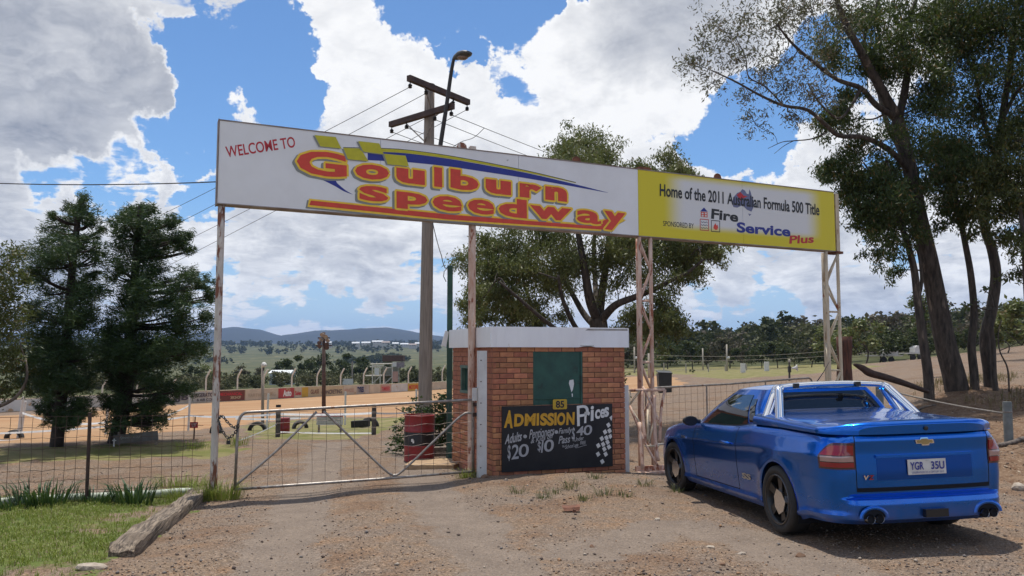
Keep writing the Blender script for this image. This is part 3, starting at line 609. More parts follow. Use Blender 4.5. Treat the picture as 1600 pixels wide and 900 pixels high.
mb = MB(); [shape(mb, SP_, [(x_, y_), (x_ + 3, y_ + .2), (x_ + 3, y_ + 2.6), (x_, y_ + 2.4)], .0042) for x_ in (1096.3, 1101.2) for y_ in (328, 331.6)]; ob('house_window_mark', mb, MT['white_ink'], root)
outline([(1094,338),(1107,339),(1107,356),(1094,355)], .014, 'red_deep', 'wave_box_mark'); outline([(1111.5,340),(1124.5,341),(1124.5,358),(1111.5,357)], .014, 'black_ink', 'flame_box_mark')
mb = MB(); [stroke(mb, SP_, [SP_.px(1095.5 + i * 2, y_ + (i % 2) * 1.2 + i * .15) for i in range(6)], .010, .003) for y_ in (342, 346.5, 351)]; ob('wave_mark', mb, MT['navy_ink'], root)
mb = MB(); shape(mb, SP_, [(1118,355),(1114.5,352),(1115.5,348),(1118,344),(1119,348),(1121,346.5),(1122,351),(1120.5,354.5)], .003); ob('flame_mark', mb, MT['red_ink'], root)
# ------------------------------------------------------------ brick booth
PSI = R(21); e1 = np.array([math.cos(PSI), math.sin(PSI), 0]); e2 = np.array([-math.sin(PSI), math.cos(PSI), 0]); e3 = np.array([0, 0, 1.0])
C0 = W(770, 748, 12.75); C0[2] -= .06; BW, BD = 2.36, 2.2; BH = W(770, 541.5, 12.75)[2] - C0[2]
booth = empty('ticket_booth', C0, 'small red brick ticket booth with flat white metal roof edge', 'booth')
FP = Plane(C0, e1, e3)          # front face
LP = Plane(C0 + e2 * BD, -e2, e3)  # left face, u from back to front
mort = mat('mortar', (.15,.085,.06), .95, (.10,.055,.04), 20, bump=.3)
h0 = FP.px(833, 548); h1 = FP.px(911, 632); HX0, HX1, HZ1, HZ0 = h0[0], h1[0], h0[1], h1[1]
mb = MB(); th = .10
def wallbox(u0, u1, z0, z1): mb.box(C0 + e1 * (u0 + u1) / 2 + e2 * (.012 + th / 2) + e3 * (z0 + z1) / 2, (u1 - u0, th, z1 - z0), (e1, e2, e3))
wallbox(.012, HX0, 0, BH); wallbox(HX1, BW - .012, 0, BH); wallbox(HX0, HX1, 0, HZ0); wallbox(HX0, HX1, HZ1, BH)
WU0, WU1 = LP.px(722, 600)[0], LP.px(734, 600)[0]; WZ0, WZ1 = LP.px(728, 612)[1], LP.px(728, 573)[1]
def wallL(u0, u1, z0, z1): mb.box(LP.o + LP.a * (u0 + u1) / 2 - LP.n * (.012 + th / 2) + e3 * (z0 + z1) / 2, (u1 - u0, th, z1 - z0), (LP.a, LP.n, e3))
wallL(0, WU0, 0, BH); wallL(WU1, BD - .112 , 0, BH); wallL(WU0, WU1, 0, WZ0); wallL(WU0, WU1, WZ1, BH)
mb.box(C0 + e1 * (BW - .06) + e2 * BD / 2 + e3 * BH / 2, (.1, BD - .24, BH), (e1, e2, e3)); mb.box(C0 + e1 * BW / 2 + e2 * (BD - .06) + e3 * BH / 2, (BW - .24, .1, BH), (e1, e2, e3))
ob('wall', mb, mort, booth)
brickm = mat('brick', (.48,.205,.10), .85, (.35,.135,.07), 9, bump=.35, bscale=40, rnd=.26, spots=((.17,.065,.04), 4, .62))
bl, bh, jt = .230, .076, .010; cs = bh + jt; nrow = int(BH / cs) + 1; cs = BH / nrow; bh = cs - jt
BM = {}
def brick_mesh(l):
    k = round(l, 2)
    if k not in BM:
        l = max(k, .03); d = .05; bv = .005; v = []
        for y_, q in ((-d / 2, bv), (-d / 2 + bv, 0), (d / 2, 0)):
            v += [(-l/2+q, y_, -bh/2+q), (l/2-q, y_, -bh/2+q), (l/2-q, y_, bh/2-q), (-l/2+q, y_, bh/2-q)]
        f = [(0,1,2,3)] + [(i*4+(j+1)%4, i*4+j, (i+1)*4+j, (i+1)*4+(j+1)%4) for i in (0,1) for j in range(4)]
        BM[k] = mesh_raw('brick', v, [tuple(q) for q in f], brickm)
    return BM[k]
bparts = 0; rest = MB()
def lay(pl, width, holes, skip, start_off, big):
    global bparts
    for r_ in range(nrow):
        z = r_ * cs + cs / 2; u = -(bl + jt) * (.5 if (r_ + start_off) % 2 else 0)
        while u < width:
            a_, b_ = max(u, 0), min(u + bl, width); u += bl + jt
            segs = [(a_, b_)]
            for (x0, x1, z0, z1) in holes:
                if z0 - .02 < z < z1 + .02:
                    segs = [s_ for q in segs for s_ in ((q[0], min(q[1], x0)), (max(q[0], x1), q[1]))]
            for (p, q) in segs:
                if q - p < .025: continue
                if skip and skip[0] < p and q < skip[1] and skip[2] < z < skip[3]: continue
                c = pl.o + pl.a * (p + q) / 2 + e3 * z - pl.n * (.025 - rng.uniform(-.002, .003))
                if bparts < 292 and (big or q - p > .05):
                    o = bpy.data.objects.new('brick', brick_mesh(q - p)); COL.objects.link(o); o.parent = booth; o.location = c - C0; o.rotation_euler = (0, 0, math.atan2(pl.a[1], pl.a[0])); o.scale = ((q - p) / max(round(q - p, 2), .03), 1, 1); bparts += 1
                else: rest.box(c, (q - p, .05, bh), (pl.a, pl.n, e3))
bb0 = FP.px(783.5, 635); bb1 = FP.px(956.5, 728)
lay(FP, BW, [(HX0, HX1, HZ0, HZ1)], (bb0[0] + .02, bb1[0] - .02, bb1[1] + .1, bb0[1] - .05), 0, True)
lay(LP, BD, [(WU0, WU1, WZ0, WZ1)], None, 1, True)
RP = Plane(C0 + e1 * BW, e2, e3); bparts = 999; lay(RP, BD, [], None, 1, False)
ob('brick', rest, brickm, booth, kind='stuff')
green_sh = mat('green_shutter', (.022,.085,.058), .55, (.014,.055,.04), 5, spots=((.016,.04,.03), 2.5, .6), bump=.08)
mb = MB().box(C0 + e1 * (HX0 + HX1) / 2 + e2 * .035 + e3 * (HZ0 + HZ1) / 2, (HX1 - HX0 - .006, .03, HZ1 - HZ0 - .006), (e1, e2, e3)); sh_ = ob('shutter', mb, green_sh, booth)
for x_, w_ in ((HX0 + .02, .035), (HX1 - .02, .035)): ob('shutter_frame', MB().box(C0 + e1 * x_ + e2 * .014 + e3 * (HZ0 + HZ1) / 2, (w_, .02, HZ1 - HZ0 - .012), (e1, e2, e3)), green_sh, sh_)
ob('shutter_rail', MB().box(C0 + e1 * (HX0 + HX1) / 2 + e2 * .012 + e3 * (HZ0 + .11), (HX1 - HX0 - .09, .02, .018), (e1, e2, e3)), green_sh, sh_)
mb = MB(); pf = Plane(C0 + e2 * .0185, e1, e3); shape(mb, pf, [(890,594),(896,593),(897,600),(895,609),(893,613),(891,606),(889,599)], 0); shape(mb, pf, [(893.2,615),(895,615),(895,620),(893.6,620)], 0); ob('bare_patch', mb, MT['white_ink'], sh_)
fr = mat('window_frame_green', (.10,.16,.12), .6, (.06,.11,.085), 8)
wroot = ob('window', MB().box(LP.at(np.array([(WU0 + WU1) / 2, (WZ0 + WZ1) / 2]), -.06), (WU1 - WU0, .02, WZ1 - WZ0), (LP.a, LP.n, e3)), mat('dark_green_board', (.02,.075,.055), .5, (.012,.05,.04), 4), booth)
mb = MB()
for z_ in (WZ0, WZ1): mb.box(LP.at(np.array([(WU0 + WU1) / 2, z_]), -.02), (WU1 - WU0 + .10, .09, .05), (LP.a, LP.n, e3))
for x_ in (WU0, WU1): mb.box(LP.at(np.array([x_, (WZ0 + WZ1) / 2]), -.022), (.05, .085, WZ1 - WZ0 - .05), (LP.a, LP.n, e3))
ob('frame', mb, fr, wroot)
# white sheet metal roof edge
fasm = mat('roof_sheet', (.86,.85,.83), .4, (.78,.765,.75), 3, metal=.0, bump=.04, bscale=6, spots=((.40,.32,.25), 5, .66), stretch=(1,1,.25))
fz0, fz1 = BH - .01, FP.px(780, 510.5)[1]; ov = .055
def sheet(name, P0, P1, nrm, wob, seg=24):
    "a thin folded sheet hung along the roof edge, buckled a little"
    L_ = np.linalg.norm(P1 - P0); d = (P1 - P0) / L_; V = []
    zz = [fz0 + .012, fz0, (fz0 + fz1) / 2, fz1, fz1 + .003]; oo = [-.03, 0, .004, 0, -.06]
    for z_, o_ in zip(zz, oo):
        row = []
        for s_ in np.linspace(0, 1, seg):
            wv = wob * (vnoise(np.array([s_ * 5.]), np.array([z_ * 2.]), 3)[0] - .5) * 2; dent = -.035 * math.exp(-((s_ - .68) / .05) ** 2) * (1 if z_ < (fz0 + fz1) / 2 + .05 else .2) * (wob > .008); lift = .03 * math.exp(-((s_ - .68) / .035) ** 2) * (z_ < fz0 + .02) * (wob > .008)
            row.append(P0 + d * L_ * s_ + nrm * (o_ + wv + dent) + e3 * (z_ + lift))
        V.append(row)
    return ob(name, MB().grid(np.array(V)), fasm, booth, smooth=False, auto=25)
nF = -e2; nL = -e1; cx = C0 - e1 * ov - e2 * ov
sheet('roof_edge_sheet', C0 - e2 * ov + e1 * (.03), C0 - e2 * ov + e1 * (BW + .06), nF, .012)
sheet('roof_edge_sheet', C0 - e1 * ov + e2 * (BD + .06), cx - e1 * .004, nL, .006); sheet('roof_edge_sheet', cx - e1 * .004 + e2 * -.003, C0 - e2 * (ov + .003) + e1 * .035, nF, .004, 6)
sheet('roof_edge_sheet', C0 + e1 * (BW + .06) - e2 * ov, C0 + e1 * (BW + .06) + e2 * (BD + .06), e1, .006)
mb = MB().box(C0 + e1 * BW / 2 + e2 * BD / 2 + e3 * (fz1 - .03), (BW + .08, BD + .10, .03), (e1, e2, e3)); ob('roof', mb, mat('roof_iron', (.38,.36,.33), .5, (.25,.22,.2), 4), booth)
ob('soffit', MB().box(C0 + e1 * BW / 2 + e2 * BD / 2 + e3 * (fz0 + .03), (BW + .06, BD + .08, .02), (e1, e2, e3)), MT['white_paint'], booth)
# flap of roof sheet at the far left corner
fl = C0 + e2 * (BD + .1) - e1 * .1 + e3 * (fz0 + .02); ob('loose_flap', MB().prism([fl, fl - e1 * .10 + e3 * .02, fl - e1 * .02 + e3 * .30, fl + e1 * .05 + e3 * .28], e2 * .004), fasm, booth)
# ---- admission board and number plate
bo = empty('price_board', C0 + e1 * bb0[0] + e3 * bb1[1], 'black painted board listing admission prices leaning on the booth', 'board')
bw_, bh_ = bb1[0] - bb0[0], bb0[1] - bb1[1]; ob('board', MB().box(C0 + e1 * (bb0[0] + bw_ / 2) - e2 * .016 + e3 * (bb1[1] + bh_ / 2), (bw_, .018, bh_), (e1, e2, e3)), mat('board_black', (.008,.008,.010), .65, (.018,.017,.018), 3, bump=.05), bo)
AP = Plane(C0 - e2 * .026, e1, e3); q_ = lambda x, y: AP.px(770 + x / 6.924, 610 + y / 6.924)   # coordinates read off an enlargement of the board
def wr(body, TL, TR, BL, mt, bold=.03, name='lettering', shear=0.0, off=.002):
    mb = MB(); put(mb, AP, body, q_(*TL), q_(*TR), q_(*BL), off, bold, uv=True, shear=shear); ob(name, mb, MT[mt], bo)
wr('A', (128, 212), (222, 218), (126, 405), 'gold_ink', .05, shear=.12)
for ch, x0, x1, y0, y1 in (('D',232,335,253,392),('M',345,500,250,385),('I',473,500,248,382),('S',512,590,246,384),('S',588,662,244,385),('I',664,690,242,378),('O',694,785,240,380),('N',796,884,236,375)):
    if ch == 'M': x1 = 462
    wr(ch, (x0, y0 + 2), (x1, y0 - 2), (x0, y1), 'gold_ink', .05, shear=.06)
wr('P', (905, 168), (1032, 152), (915, 388), 'white_ink', .0, shear=.04)
for ch, x0, x1, y0, y1 in (('r',990,1050,228,355),('i',1058,1092,168,332),('c',1105,1160,205,312),('e',1160,1215,198,300),('s',1203,1256,180,290)): wr(ch, (x0, y0 + 3), (x1, y0 - 3), (x0, y1), 'white_ink', .03, shear=.08)
wr('Adults', (140, 478), (318, 440), (133, 585), 'chalk', .025, shear=.05); wr('$', (160, 590), (192, 586), (160, 765), 'chalk', .02); wr('2', (205, 590), (282, 580), (205, 748), 'chalk', .012, shear=.1); wr('0', (280, 585), (390, 575), (278, 725), 'chalk', .01, shear=.06)
wr('Pentioners', (402, 425), (668, 385), (396, 525), 'chalk', .012, shear=.03); wr('& Kids off', (415, 520), (655, 460), (412, 575), 'chalk', .008, shear=.03)
wr('$', (485, 555), (520, 550), (485, 670), 'chalk', .01); wr('l', (531, 540), (548, 538), (522, 675), 'chalk', .0, shear=.3); wr('0', (556, 535), (662, 526), (552, 668), 'chalk', .012, shear=.06)
wr('Family', (720, 410), (858, 395), (712, 490), 'chalk', .014, shear=.05); wr('Pass', (722, 495), (842, 480), (712, 580), 'chalk', .014, shear=.05); wr('$', (858, 400), (890, 400), (852, 550), 'chalk', .01)
wr('4', (908, 392), (985, 385), (905, 492), 'chalk', .02, shear=.1); wr('0', (982, 380), (1075, 370), (980, 488), 'chalk', .012, shear=.06); wr('Under', (882, 510), (985, 490), (880, 555), 'chalk', .008); wr('School age', (785, 590), (925, 565), (783, 645), 'chalk', .008, shear=.02); wr('FREE', (948, 552), (1005, 545), (946, 588), 'chalk', .008); wr('16', (752, 590), (776, 588), (752, 618), 'chalk', .006)
mb = MB(); stroke(mb, AP, [q_(910, 622), q_(960, 605), q_(1015, 590)], .006, .002); ob('underline', mb, MT['chalk'], bo)
mb = MB()
for x_, y_, r_ in ((349, 498, 20), (687, 450, 20)): a_ = np.arange(14) * 2 * math.pi / 14; mb.add(AP.at(np.array([q_(x_ + r_ * math.cos(q), y_ + r_ * math.sin(q)) for q in -a_]), .002), [tuple(range(14))])
ob('dot_mark', mb, MT['chalk'], bo)
for (x_, y_) in [(1285,300),(1250,375),(1213,450),(1178,522),(1140,597),(1262,437),(1228,512),(1192,583),(1272,497),(1240,560),(1205,635),(1255,612),(1220,690),(1138,690),(1183,770)]:
    r1 = 36; mb = MB(); P_ = [(x_ - 24, y_ - 8), (x_ + 6, y_ - 30), (x_ + 26, y_ + 6), (x_ - 4, y_ + 30)]; P_ = [(min(p[0], 1290), p[1]) for p in P_]; shape(mb, AP, [q_(*p) for p in P_], .002, uv=True); ob('check_square', mb, MT['white_ink'], bo)
k0, k1 = FP.px(862.5, 624), FP.px(884.5, 639); nb_ = empty('number_plate', C0 + e1 * k0[0] + e3 * k1[1], 'small yellow plate numbered 85 fixed above the price board', 'sign')
kw, kh = k1[0] - k0[0], k0[1] - k1[1]; pr = []
for cx_, cz_, a0 in ((kw - .02, kh - .02, 0), (.02, kh - .02, 90), (.02, .02, 180), (kw - .02, .02, 270)): pr += [C0 + e1 * (k0[0] + cx_ + .02 * math.cos(R(a0 + d_))) + e3 * (k1[1] + cz_ + .02 * math.sin(R(a0 + d_))) - e2 * .032 for d_ in (0, 45, 90)]
ob('plate', MB().prism(pr, -e2 * .004), mat('plate_yellow', (.55,.36,.02), .5, (.45,.29,.02), 9), nb_)
KP = Plane(C0 + e1 * k0[0] + e3 * k1[1] - e2 * .037, e1, e3); mb = MB(); put(mb, KP, '85', (kw * .2, kh * .86), (kw * .8, kh * .86), (kw * .2, kh * .14), .001, .03, uv=True); ob('lettering', mb, MT['black_ink'], nb_)
# ---- white square posts beside the booth
def sqpost(name, px_, Y, top_py, wd, mt, label, cat='post', holes=0, dp=None):
    g_ = onG(px_, Y); g_[2] = hz(g_[0], g_[1]); z1 = W(px_, top_py, Y)[2]; mb = MB().box(g_ + e3 * ((z1 - g_[2]) / 2 - .08), (wd, dp or wd, z1 - g_[2] + .16), (e1, e2, e3))
    o = empty(name, g_, label, cat); ob('post_body', mb, mt, o)
    if holes:
        for k in range(holes): ob('bolt', MB().lathe(g_ + e3 * (.15 + k * (z1 - g_[2] - .3) / (holes - 1)) - e2 * ((dp or wd) / 2) - e1 * .03, [(0, .006), (.009, .005), (.011, 0)], 8, -e2), MT['rust_dark'], o)
    return o
sqpost('gate_post', 752.5, 12.62, 548, .135, MT['white_paint'], 'white square steel gate post at the booth corner', holes=6, dp=.09)
sqpost('gate_post', 977.5, 13.75, 602, .11, MT['white_paint'], 'short white post at the right side of the booth', holes=7, dp=.08)
# ------------------------------------------------------------ farm gate across the drive
def wire_panel(mb, A, B, z0, z1, dx, dz, r, wob=.012, seed=0, drop0=0, drop1=0):
    "vertical and horizontal fence wires between ground points A and B; z0,z1 are absolute (left,right) heights"
    A = np.asarray(A, float); B = np.asarray(B, float); Ln = np.hypot(*(B - A)[:2]); d = (B - A) / Ln; d[2] = 0; nn = np.array([-d[1], d[0], 0]); rg = np.random.default_rng(seed)
    lerp = lambda p, s_: p[0] + (p[1] - p[0]) * s_
    nv = max(2, int(Ln / dx)); 
    for i in range(1, nv):
        s_ = i / nv + rg.uniform(-.05, .05) / nv; P = [A + d * Ln * s_ + nn * rg.uniform(-wob, wob) * .5 + d * rg.uniform(-wob, wob) for _ in range(5)]; a, b_ = lerp(z0, s_), lerp(z1, s_)
        mb.tube([(p[0], p[1], a + (b_ - a) * k / 4) for k, p in enumerate(P)], r, 3, False)
    nh = max(1, int(abs(z1[0] - z0[0]) / dz)); n = max(6, int(Ln / dx) * 2)
    for j in range(nh + 1):
        ph = rg.uniform(0, 6); am = wob * rg.uniform(.3, 1.1)
        mb.tube([(*(A + d * Ln * s_)[:2], lerp(z0, s_) + (lerp(z1, s_) - lerp(z0, s_)) * j / nh + (am * math.sin(ph + s_ * Ln / dx * math.pi) + rg.uniform(-.3, .3) * wob if 0 < j < nh else 0)) for s_ in np.linspace(0, 1, n)], r, 3, False)
gA = W(369, 640, 11.45); gB = W(741, 625, 12.72); gab = W(366, 758, 11.45); gbb = W(739, 737, 12.72)
gate = empty('metal_gate', (gB[0], gB[1], hz(gB[0], gB[1])), 'closed tubular farm gate with wire mesh across the gravel drive', 'gate')
GPn = Plane(gbb, (gA - gB) / np.linalg.norm(gA - gB) * -1, e3)
def gpt(px_, py_): return GPn.at(GPn.px(px_, py_))
fr = [gpt(367, 759), gpt(369, 690), gpt(370, 660)] + [gpt(370 + 14 * (1 - math.cos(q)), 660 - 22 * math.sin(q)) for q in np.linspace(.15, 1.57, 6)] + [gpt(400, 637.4), gpt(560, 631.2), gpt(725, 625)] + [gpt(733 + 4 * math.sin(q), 628 - 3.2 * math.cos(q)) for q in (.2, .8, 1.5)] + [gpt(738, 690), gpt(739, 736)]
ob('gate_frame', MB().tube(fr, .021, 10), MT['galv'], gate, smooth=True)
bt = [gpt(366.5, 758), gpt(460, 753), gpt(600, 745.5), gpt(739, 736.5)]; ob('bottom_rail', MB().tube(bt, .021, 10), MT['galv'], gate, smooth=True)
for P_ in ([gpt(368, 752), gpt(430, 700), gpt(493, 639)], [gpt(504, 638), gpt(560, 693), gpt(600, 731), gpt(613, 740)], [gpt(613, 741), gpt(630, 733), gpt(690, 676), gpt(722, 647.5), gpt(738, 646)]):
    ob('brace', MB().tube(catmull(P_, 6), .0175, 8), MT['galv'], gate, smooth=True)
mb = MB(); wire_panel(mb, gpt(370, 750), gpt(738, 735), (gpt(370, 757)[2], gpt(738, 736)[2]), (gpt(372, 640)[2] - .02, gpt(738, 626)[2] - .02), .205, .135, .0032, .014, 3)
ob('wire_mesh', mb, MT['wire'], gate, kind='stuff')
for py_ in (632, 648): ob('hinge', MB().box(gpt(744, py_), (.16, .05, .06), (e1, e2, e3)), MT['rust_dark'], gate)
ob('hinge_plate', MB().box(W(741.5, 616, 12.6), (.075, .03, .2), (e1, e2, e3)), MT['white_paint'], gate)
# chain and padlock
chain = empty('chain', gpt(362, 665), 'dark steel chain looped between the rusty pole and the gate', 'chain')
P_ = catmull([W(341, 655, 11.66), W(347, 650, 11.5), W(356, 660, 11.46), W(366, 668, 11.42), W(372, 663, 11.4), W(369, 674, 11.42), W(357, 684, 11.46), W(347, 672, 11.5), W(341, 655, 11.75)], 6)
seg = np.linalg.norm(np.diff(P_, axis=0), axis=1); cum = np.concatenate([[0], np.cumsum(seg)]); nL_ = int(cum[-1] / .043)
for k in range(nL_):
    s_ = (k + .5) / nL_ * cum[-1]; c = np.array([np.interp(s_, cum, P_[:, i]) for i in range(3)]); c2 = np.array([np.interp(s_ + .01, cum, P_[:, i]) for i in range(3)]); d = (c2 - c) / np.linalg.norm(c2 - c); u_ = np.cross(d, (0, 1, .3)); u_ /= np.linalg.norm(u_); v_ = np.cross(d, u_); q = u_ if k % 2 else v_
    a_ = np.arange(10) * 2 * math.pi / 10; ob('link', MB().tube([c + d * .030 * math.cos(t_) + q * .017 * math.sin(t_) for t_ in a_], .0065, 5, closed=True), MT['black'], chain, smooth=True)
pc = W(357, 688, 11.44); ob('padlock', MB().box(pc - e3 * .03, (.05, .025, .05)).tube([pc + np.array([.018 * math.cos(t_), 0, -.005 + .03 * math.sin(t_)]) for t_ in np.linspace(0, math.pi, 7)], .005, 6), MT['black'], chain)
# ------------------------------------------------------------ wire fence on the left
fA = np.array([-4.42, 11.58]); fB = W(-330, 700, 9.6)[:2]; fence = empty('wire_fence', (fA[0], fA[1], hz(*fA)), 'rusty square mesh wire fence left of the entrance pole', 'fence')
fz = lambda p, h: hz(p[0], p[1]) + h
p133 = onG(133, 11.0); tA = W(338, 649.5, 11.58)[2]; tP = W(133, 650, 11.0)[2]; tB = tP - (tA - tP) * 1.3
mb = MB(); wire_panel(mb, (*fA, 0), (p133[0], p133[1], 0), (fz(fA, .03), fz(p133, .03)), (tA, tP), .128, .14, .0036, .008, 5); wire_panel(mb, (p133[0], p133[1], 0), (*fB, 0), (fz(p133, .03), fz(fB, .03)), (tP, tB), .128, .14, .0036, .008, 6)
ob('wire_mesh', mb, MT['wire_rust'], fence, kind='stuff')
ob('fence_post', MB().tube([(p133[0], p133[1] + .03, hz(p133[0], p133[1]) - .2 + k * .3) for k in range(5)] + [(p133[0], p133[1] + .03, W(133, 645, 11.0)[2])], .026, 6), MT['rust_dark'], fence)
ob('fence_post', MB().tube([(fB[0], fB[1], hz(*fB) - .2), (fB[0], fB[1], tB + .05)], .026, 6), MT['rust_dark'], fence)
# ---- old timber in the foreground
lg = []; Lg0, Lg1 = GP(190, 872), GP(310, 777); nS = 40; rg = np.random.default_rng(2); dL = (Lg1 - Lg0) / np.linalg.norm(Lg1 - Lg0); sL = np.cross(dL, e3); sL /= np.linalg.norm(sL); hsc = .74; base_prof = [(-.125,-.06),(-.13,.05),(-.125,.135),(-.105,.165),(-.03,.172),(.06,.175),(.115,.168),(.128,.145),(.132,.02),(.125,-.06)]
for i in range(nS):
    s_ = i / (nS - 1); c = Lg0 + (Lg1 - Lg0) * s_; c[2] = hz(c[0], c[1]); row = []
    for j, (a_, h_) in enumerate(base_prof):
        nz_ = vnoise(np.array([s_ * 9 + j * 7.3]), np.array([j * 1.9]), 4)[0] - .5; ch = vnoise(np.array([s_ * 26.]), np.array([j * 3.1]), 9)[0] - .5; rot = -.07 * math.exp(-((s_ - .62) / .05) ** 2) * (3 <= j <= 5) - .05 * math.exp(-((s_ - .3) / .07) ** 2) * (j in (3, 4)) - .06 * max(0, .06 - s_) / .06 * (j in (3, 4, 5, 6)) * (1 + nz_)
        k = .96 + .05 * nz_; row.append(c + sL * a_ * k * (.86 if s_ > .97 or s_ < .015 else 1) + e3 * (h_ * hsc * (1 + .10 * nz_) * (.86 if s_ < .02 else 1) + rot + .02 * ch * (h_ > 0)))
    lg.append(row)
mb = MB(); V = np.array(lg); mb.grid(V); n_ = V.shape[1]; mb.add(V[0], [tuple(range(n_))]); mb.add(V[-1], [tuple(range(n_))[::-1]])
wl, t, b = newmat('weathered_timber'); ge = N(t, 'ShaderNodeTexCoord'); vr = N(t, 'ShaderNodeVectorRotate', rotation_type='Z_AXIS'); vr.inputs['Angle'].default_value = math.atan2(dL[0], dL[1]); L(t, ge.outputs['Object'], vr.inputs['Vector']); mp = N(t, 'ShaderNodeMapping'); mp.inputs['Scale'].default_value = (16, .9, 16); L(t, vr.outputs[0], mp.inputs[0])
n1_ = N(t, 'ShaderNodeTexNoise', i_Scale=2.2, i_Detail=9, i_Roughness=.7); L(t, mp.outputs[0], n1_.inputs['Vector']); n2_ = N(t, 'ShaderNodeTexNoise', i_Scale=3, i_Detail=4); L(t, ge.outputs['Object'], n2_.inputs['Vector'])
col = MIXC(t, MR(t, n1_.outputs[0], .40, .60), (.045,.032,.024), (.30,.235,.17)); col = MIXC(t, MR(t, n2_.outputs[0], .5, .68), col, (.13,.095,.065)); L(t, col, b.inputs['Base Color']); b.inputs['Roughness'].default_value = .9
bp = N(t, 'ShaderNodeBump', i_Strength=.9, i_Distance=.03); L(t, n1_.outputs[0], bp.inputs['Height']); L(t, bp.outputs[0], b.inputs['Normal'])
ob('timber_log', mb, wl, None, 'weathered grey timber beam edging the grass in the foreground', 'log', base=Lg0, auto=35)
def rock(name, c, r, sq, mt, label=None, cat=None, seed=0, group=None, par=None):
    rg = np.random.default_rng(seed); import bmesh
    bm = bmesh.new(); bmesh.ops.create_icosphere(bm, subdivisions=2, radius=1); v = np.array([q.co for q in bm.verts]); f = [tuple(x.index for x in q.verts) for q in bm.faces]; bm.free()
    for _ in range(7):
        d = rg.normal(size=3); d /= np.linalg.norm(d); h = rg.uniform(.45, .8); k = v @ d; v = v - np.maximum(k - h, 0)[:, None] * d
    v = v * r * np.array(sq); return ob(name, (v + np.asarray(c, float) + e3 * r * sq[2] * .55, f), mt, par, label, cat, group, base=c)
stone_m = mat('stone_pale', (.42,.36,.29), .9, (.27,.21,.16), 12, bump=.5, bscale=30)
c = GP(143, 892); rock('stone', c, .13, (1.0, .55, .38), stone_m, 'flat pale stone lying beside the near end of the timber', 'stone', 3)
c = GP(893, 801); c[2] = hz(c[0], c[1]) - .02; mb = MB().prism([c + .8 * np.array(q) for q in [(-.10,0,.05),(.11,.02,.045),(.13,.05,.10),(-.02,.05,.085),(-.13,.03,.095)]], (0, .09, .01)).prism([c + np.array(q) for q in [(0,.01,0),(.07,.0,0),(.05,0,.05),(.02,0,.06)]], (0, .05, 0))
ob('broken_brick', mb, mat('old_brick', (.20,.085,.05), .9, (.12,.055,.035), 14, bump=.4), None, 'broken red brick piece lying alone on the gravel', 'brick', base=c)
# pale pipe along the foot of the fence
Pp = [np.array([*(fA + (fB - fA) * s_ + (p133[:2] - (fA + (fB - fA) * np.dot(p133[:2] - fA, fB - fA) / np.dot(fB - fA, fB - fA))) * 0), 0]) for s_ in np.linspace(.02, .98, 16)]
Pp = [np.array([p[0], p[1] + .28, hz(p[0], p[1] + .28) + .05]) for p in Pp]
ob('concrete_pipe', MB().tube(Pp, .055, 10), mat('pale_pipe', (.42,.46,.38), .7, (.30,.33,.25), 6), None, 'pale concrete pipe lying along the foot of the wire fence', 'pipe', base=Pp[0], smooth=True)
# ------------------------------------------------------------ oil drum
db = onG(655, 15.3); db[2] = hz(db[0], db[1]); drum = empty('oil_drum', db, 'red steel drum with a black band beside the booth', 'drum'); rD, hD = .285, .87
pr = [(0, .02), (rD * .96, .02), (rD, 0), (rD, .03)]
for h_ in (.29, .58): pr += [(rD, h_ - .03), (rD + .012, h_), (rD, h_ + .03)]
pr += [(rD, hD - .02), (rD + .008, hD - .008), (rD, hD), (rD - .015, hD), (rD - .015, hD - .06), (0, hD - .06)]
rm = mat('drum_red', (.30,.025,.03), .5, (.20,.02,.022), 5, spots=((.10,.035,.025), 7, .62), bump=.08); ob('drum_shell', MB().lathe(db, pr, 28), rm, drum, auto=40)
ob('black_band', MB().lathe(db + e3 * .30, [(rD + .003, 0), (rD + .004, .26), (rD + .003, .265)], 28), MT['black'], drum, smooth=True)
mb = MB()
for a0 in (-1.95, -1.9, -1.85): mb.box(db + np.array([math.cos(a0) * (rD + .005), math.sin(a0) * (rD + .005), .43 + rng.uniform(-.05, .07)]), (.03, .004, .05), ((-math.sin(a0), math.cos(a0), 0), (math.cos(a0), math.sin(a0), 0), (0, 0, 1)))
ob('paint_mark', mb, MT['white_ink'], drum)
slab = onG(690, 14.6); slab[2] = hz(slab[0], slab[1])
ob('concrete_slab', MB().prism([slab + np.array(q) for q in [(-.62,-.38,-.03),(.25,-.42,-.03),(.42,.25,-.03),(.1,.5,-.03),(-.55,.42,-.03)]], (0, 0, .09)), mat('sandy_slab', (.40,.28,.16), .9, (.30,.20,.12), 6, bump=.3), None, 'low sandy concrete slab at the left wall of the booth', 'slab', base=slab)
q = onG(694, 15.7); q[2] = hz(q[0], q[1]); ob('timber_plank', MB().box(q + e3 * .10, (.95, .2, .09), (e1, e2, e3)), MT['wood_grey'], None, 'lower old grey timber plank behind the drum', 'plank', 'two planks behind the drum', base=q)
ob('timber_plank', MB().box(q + e3 * .185 + e1 * .03 + e2 * .02, (.85, .18, .07), (e1, e2, e3)), MT['wood_grey'], None, 'upper old grey timber plank behind the drum', 'plank', 'two planks behind the drum', base=q + e3 * .15)
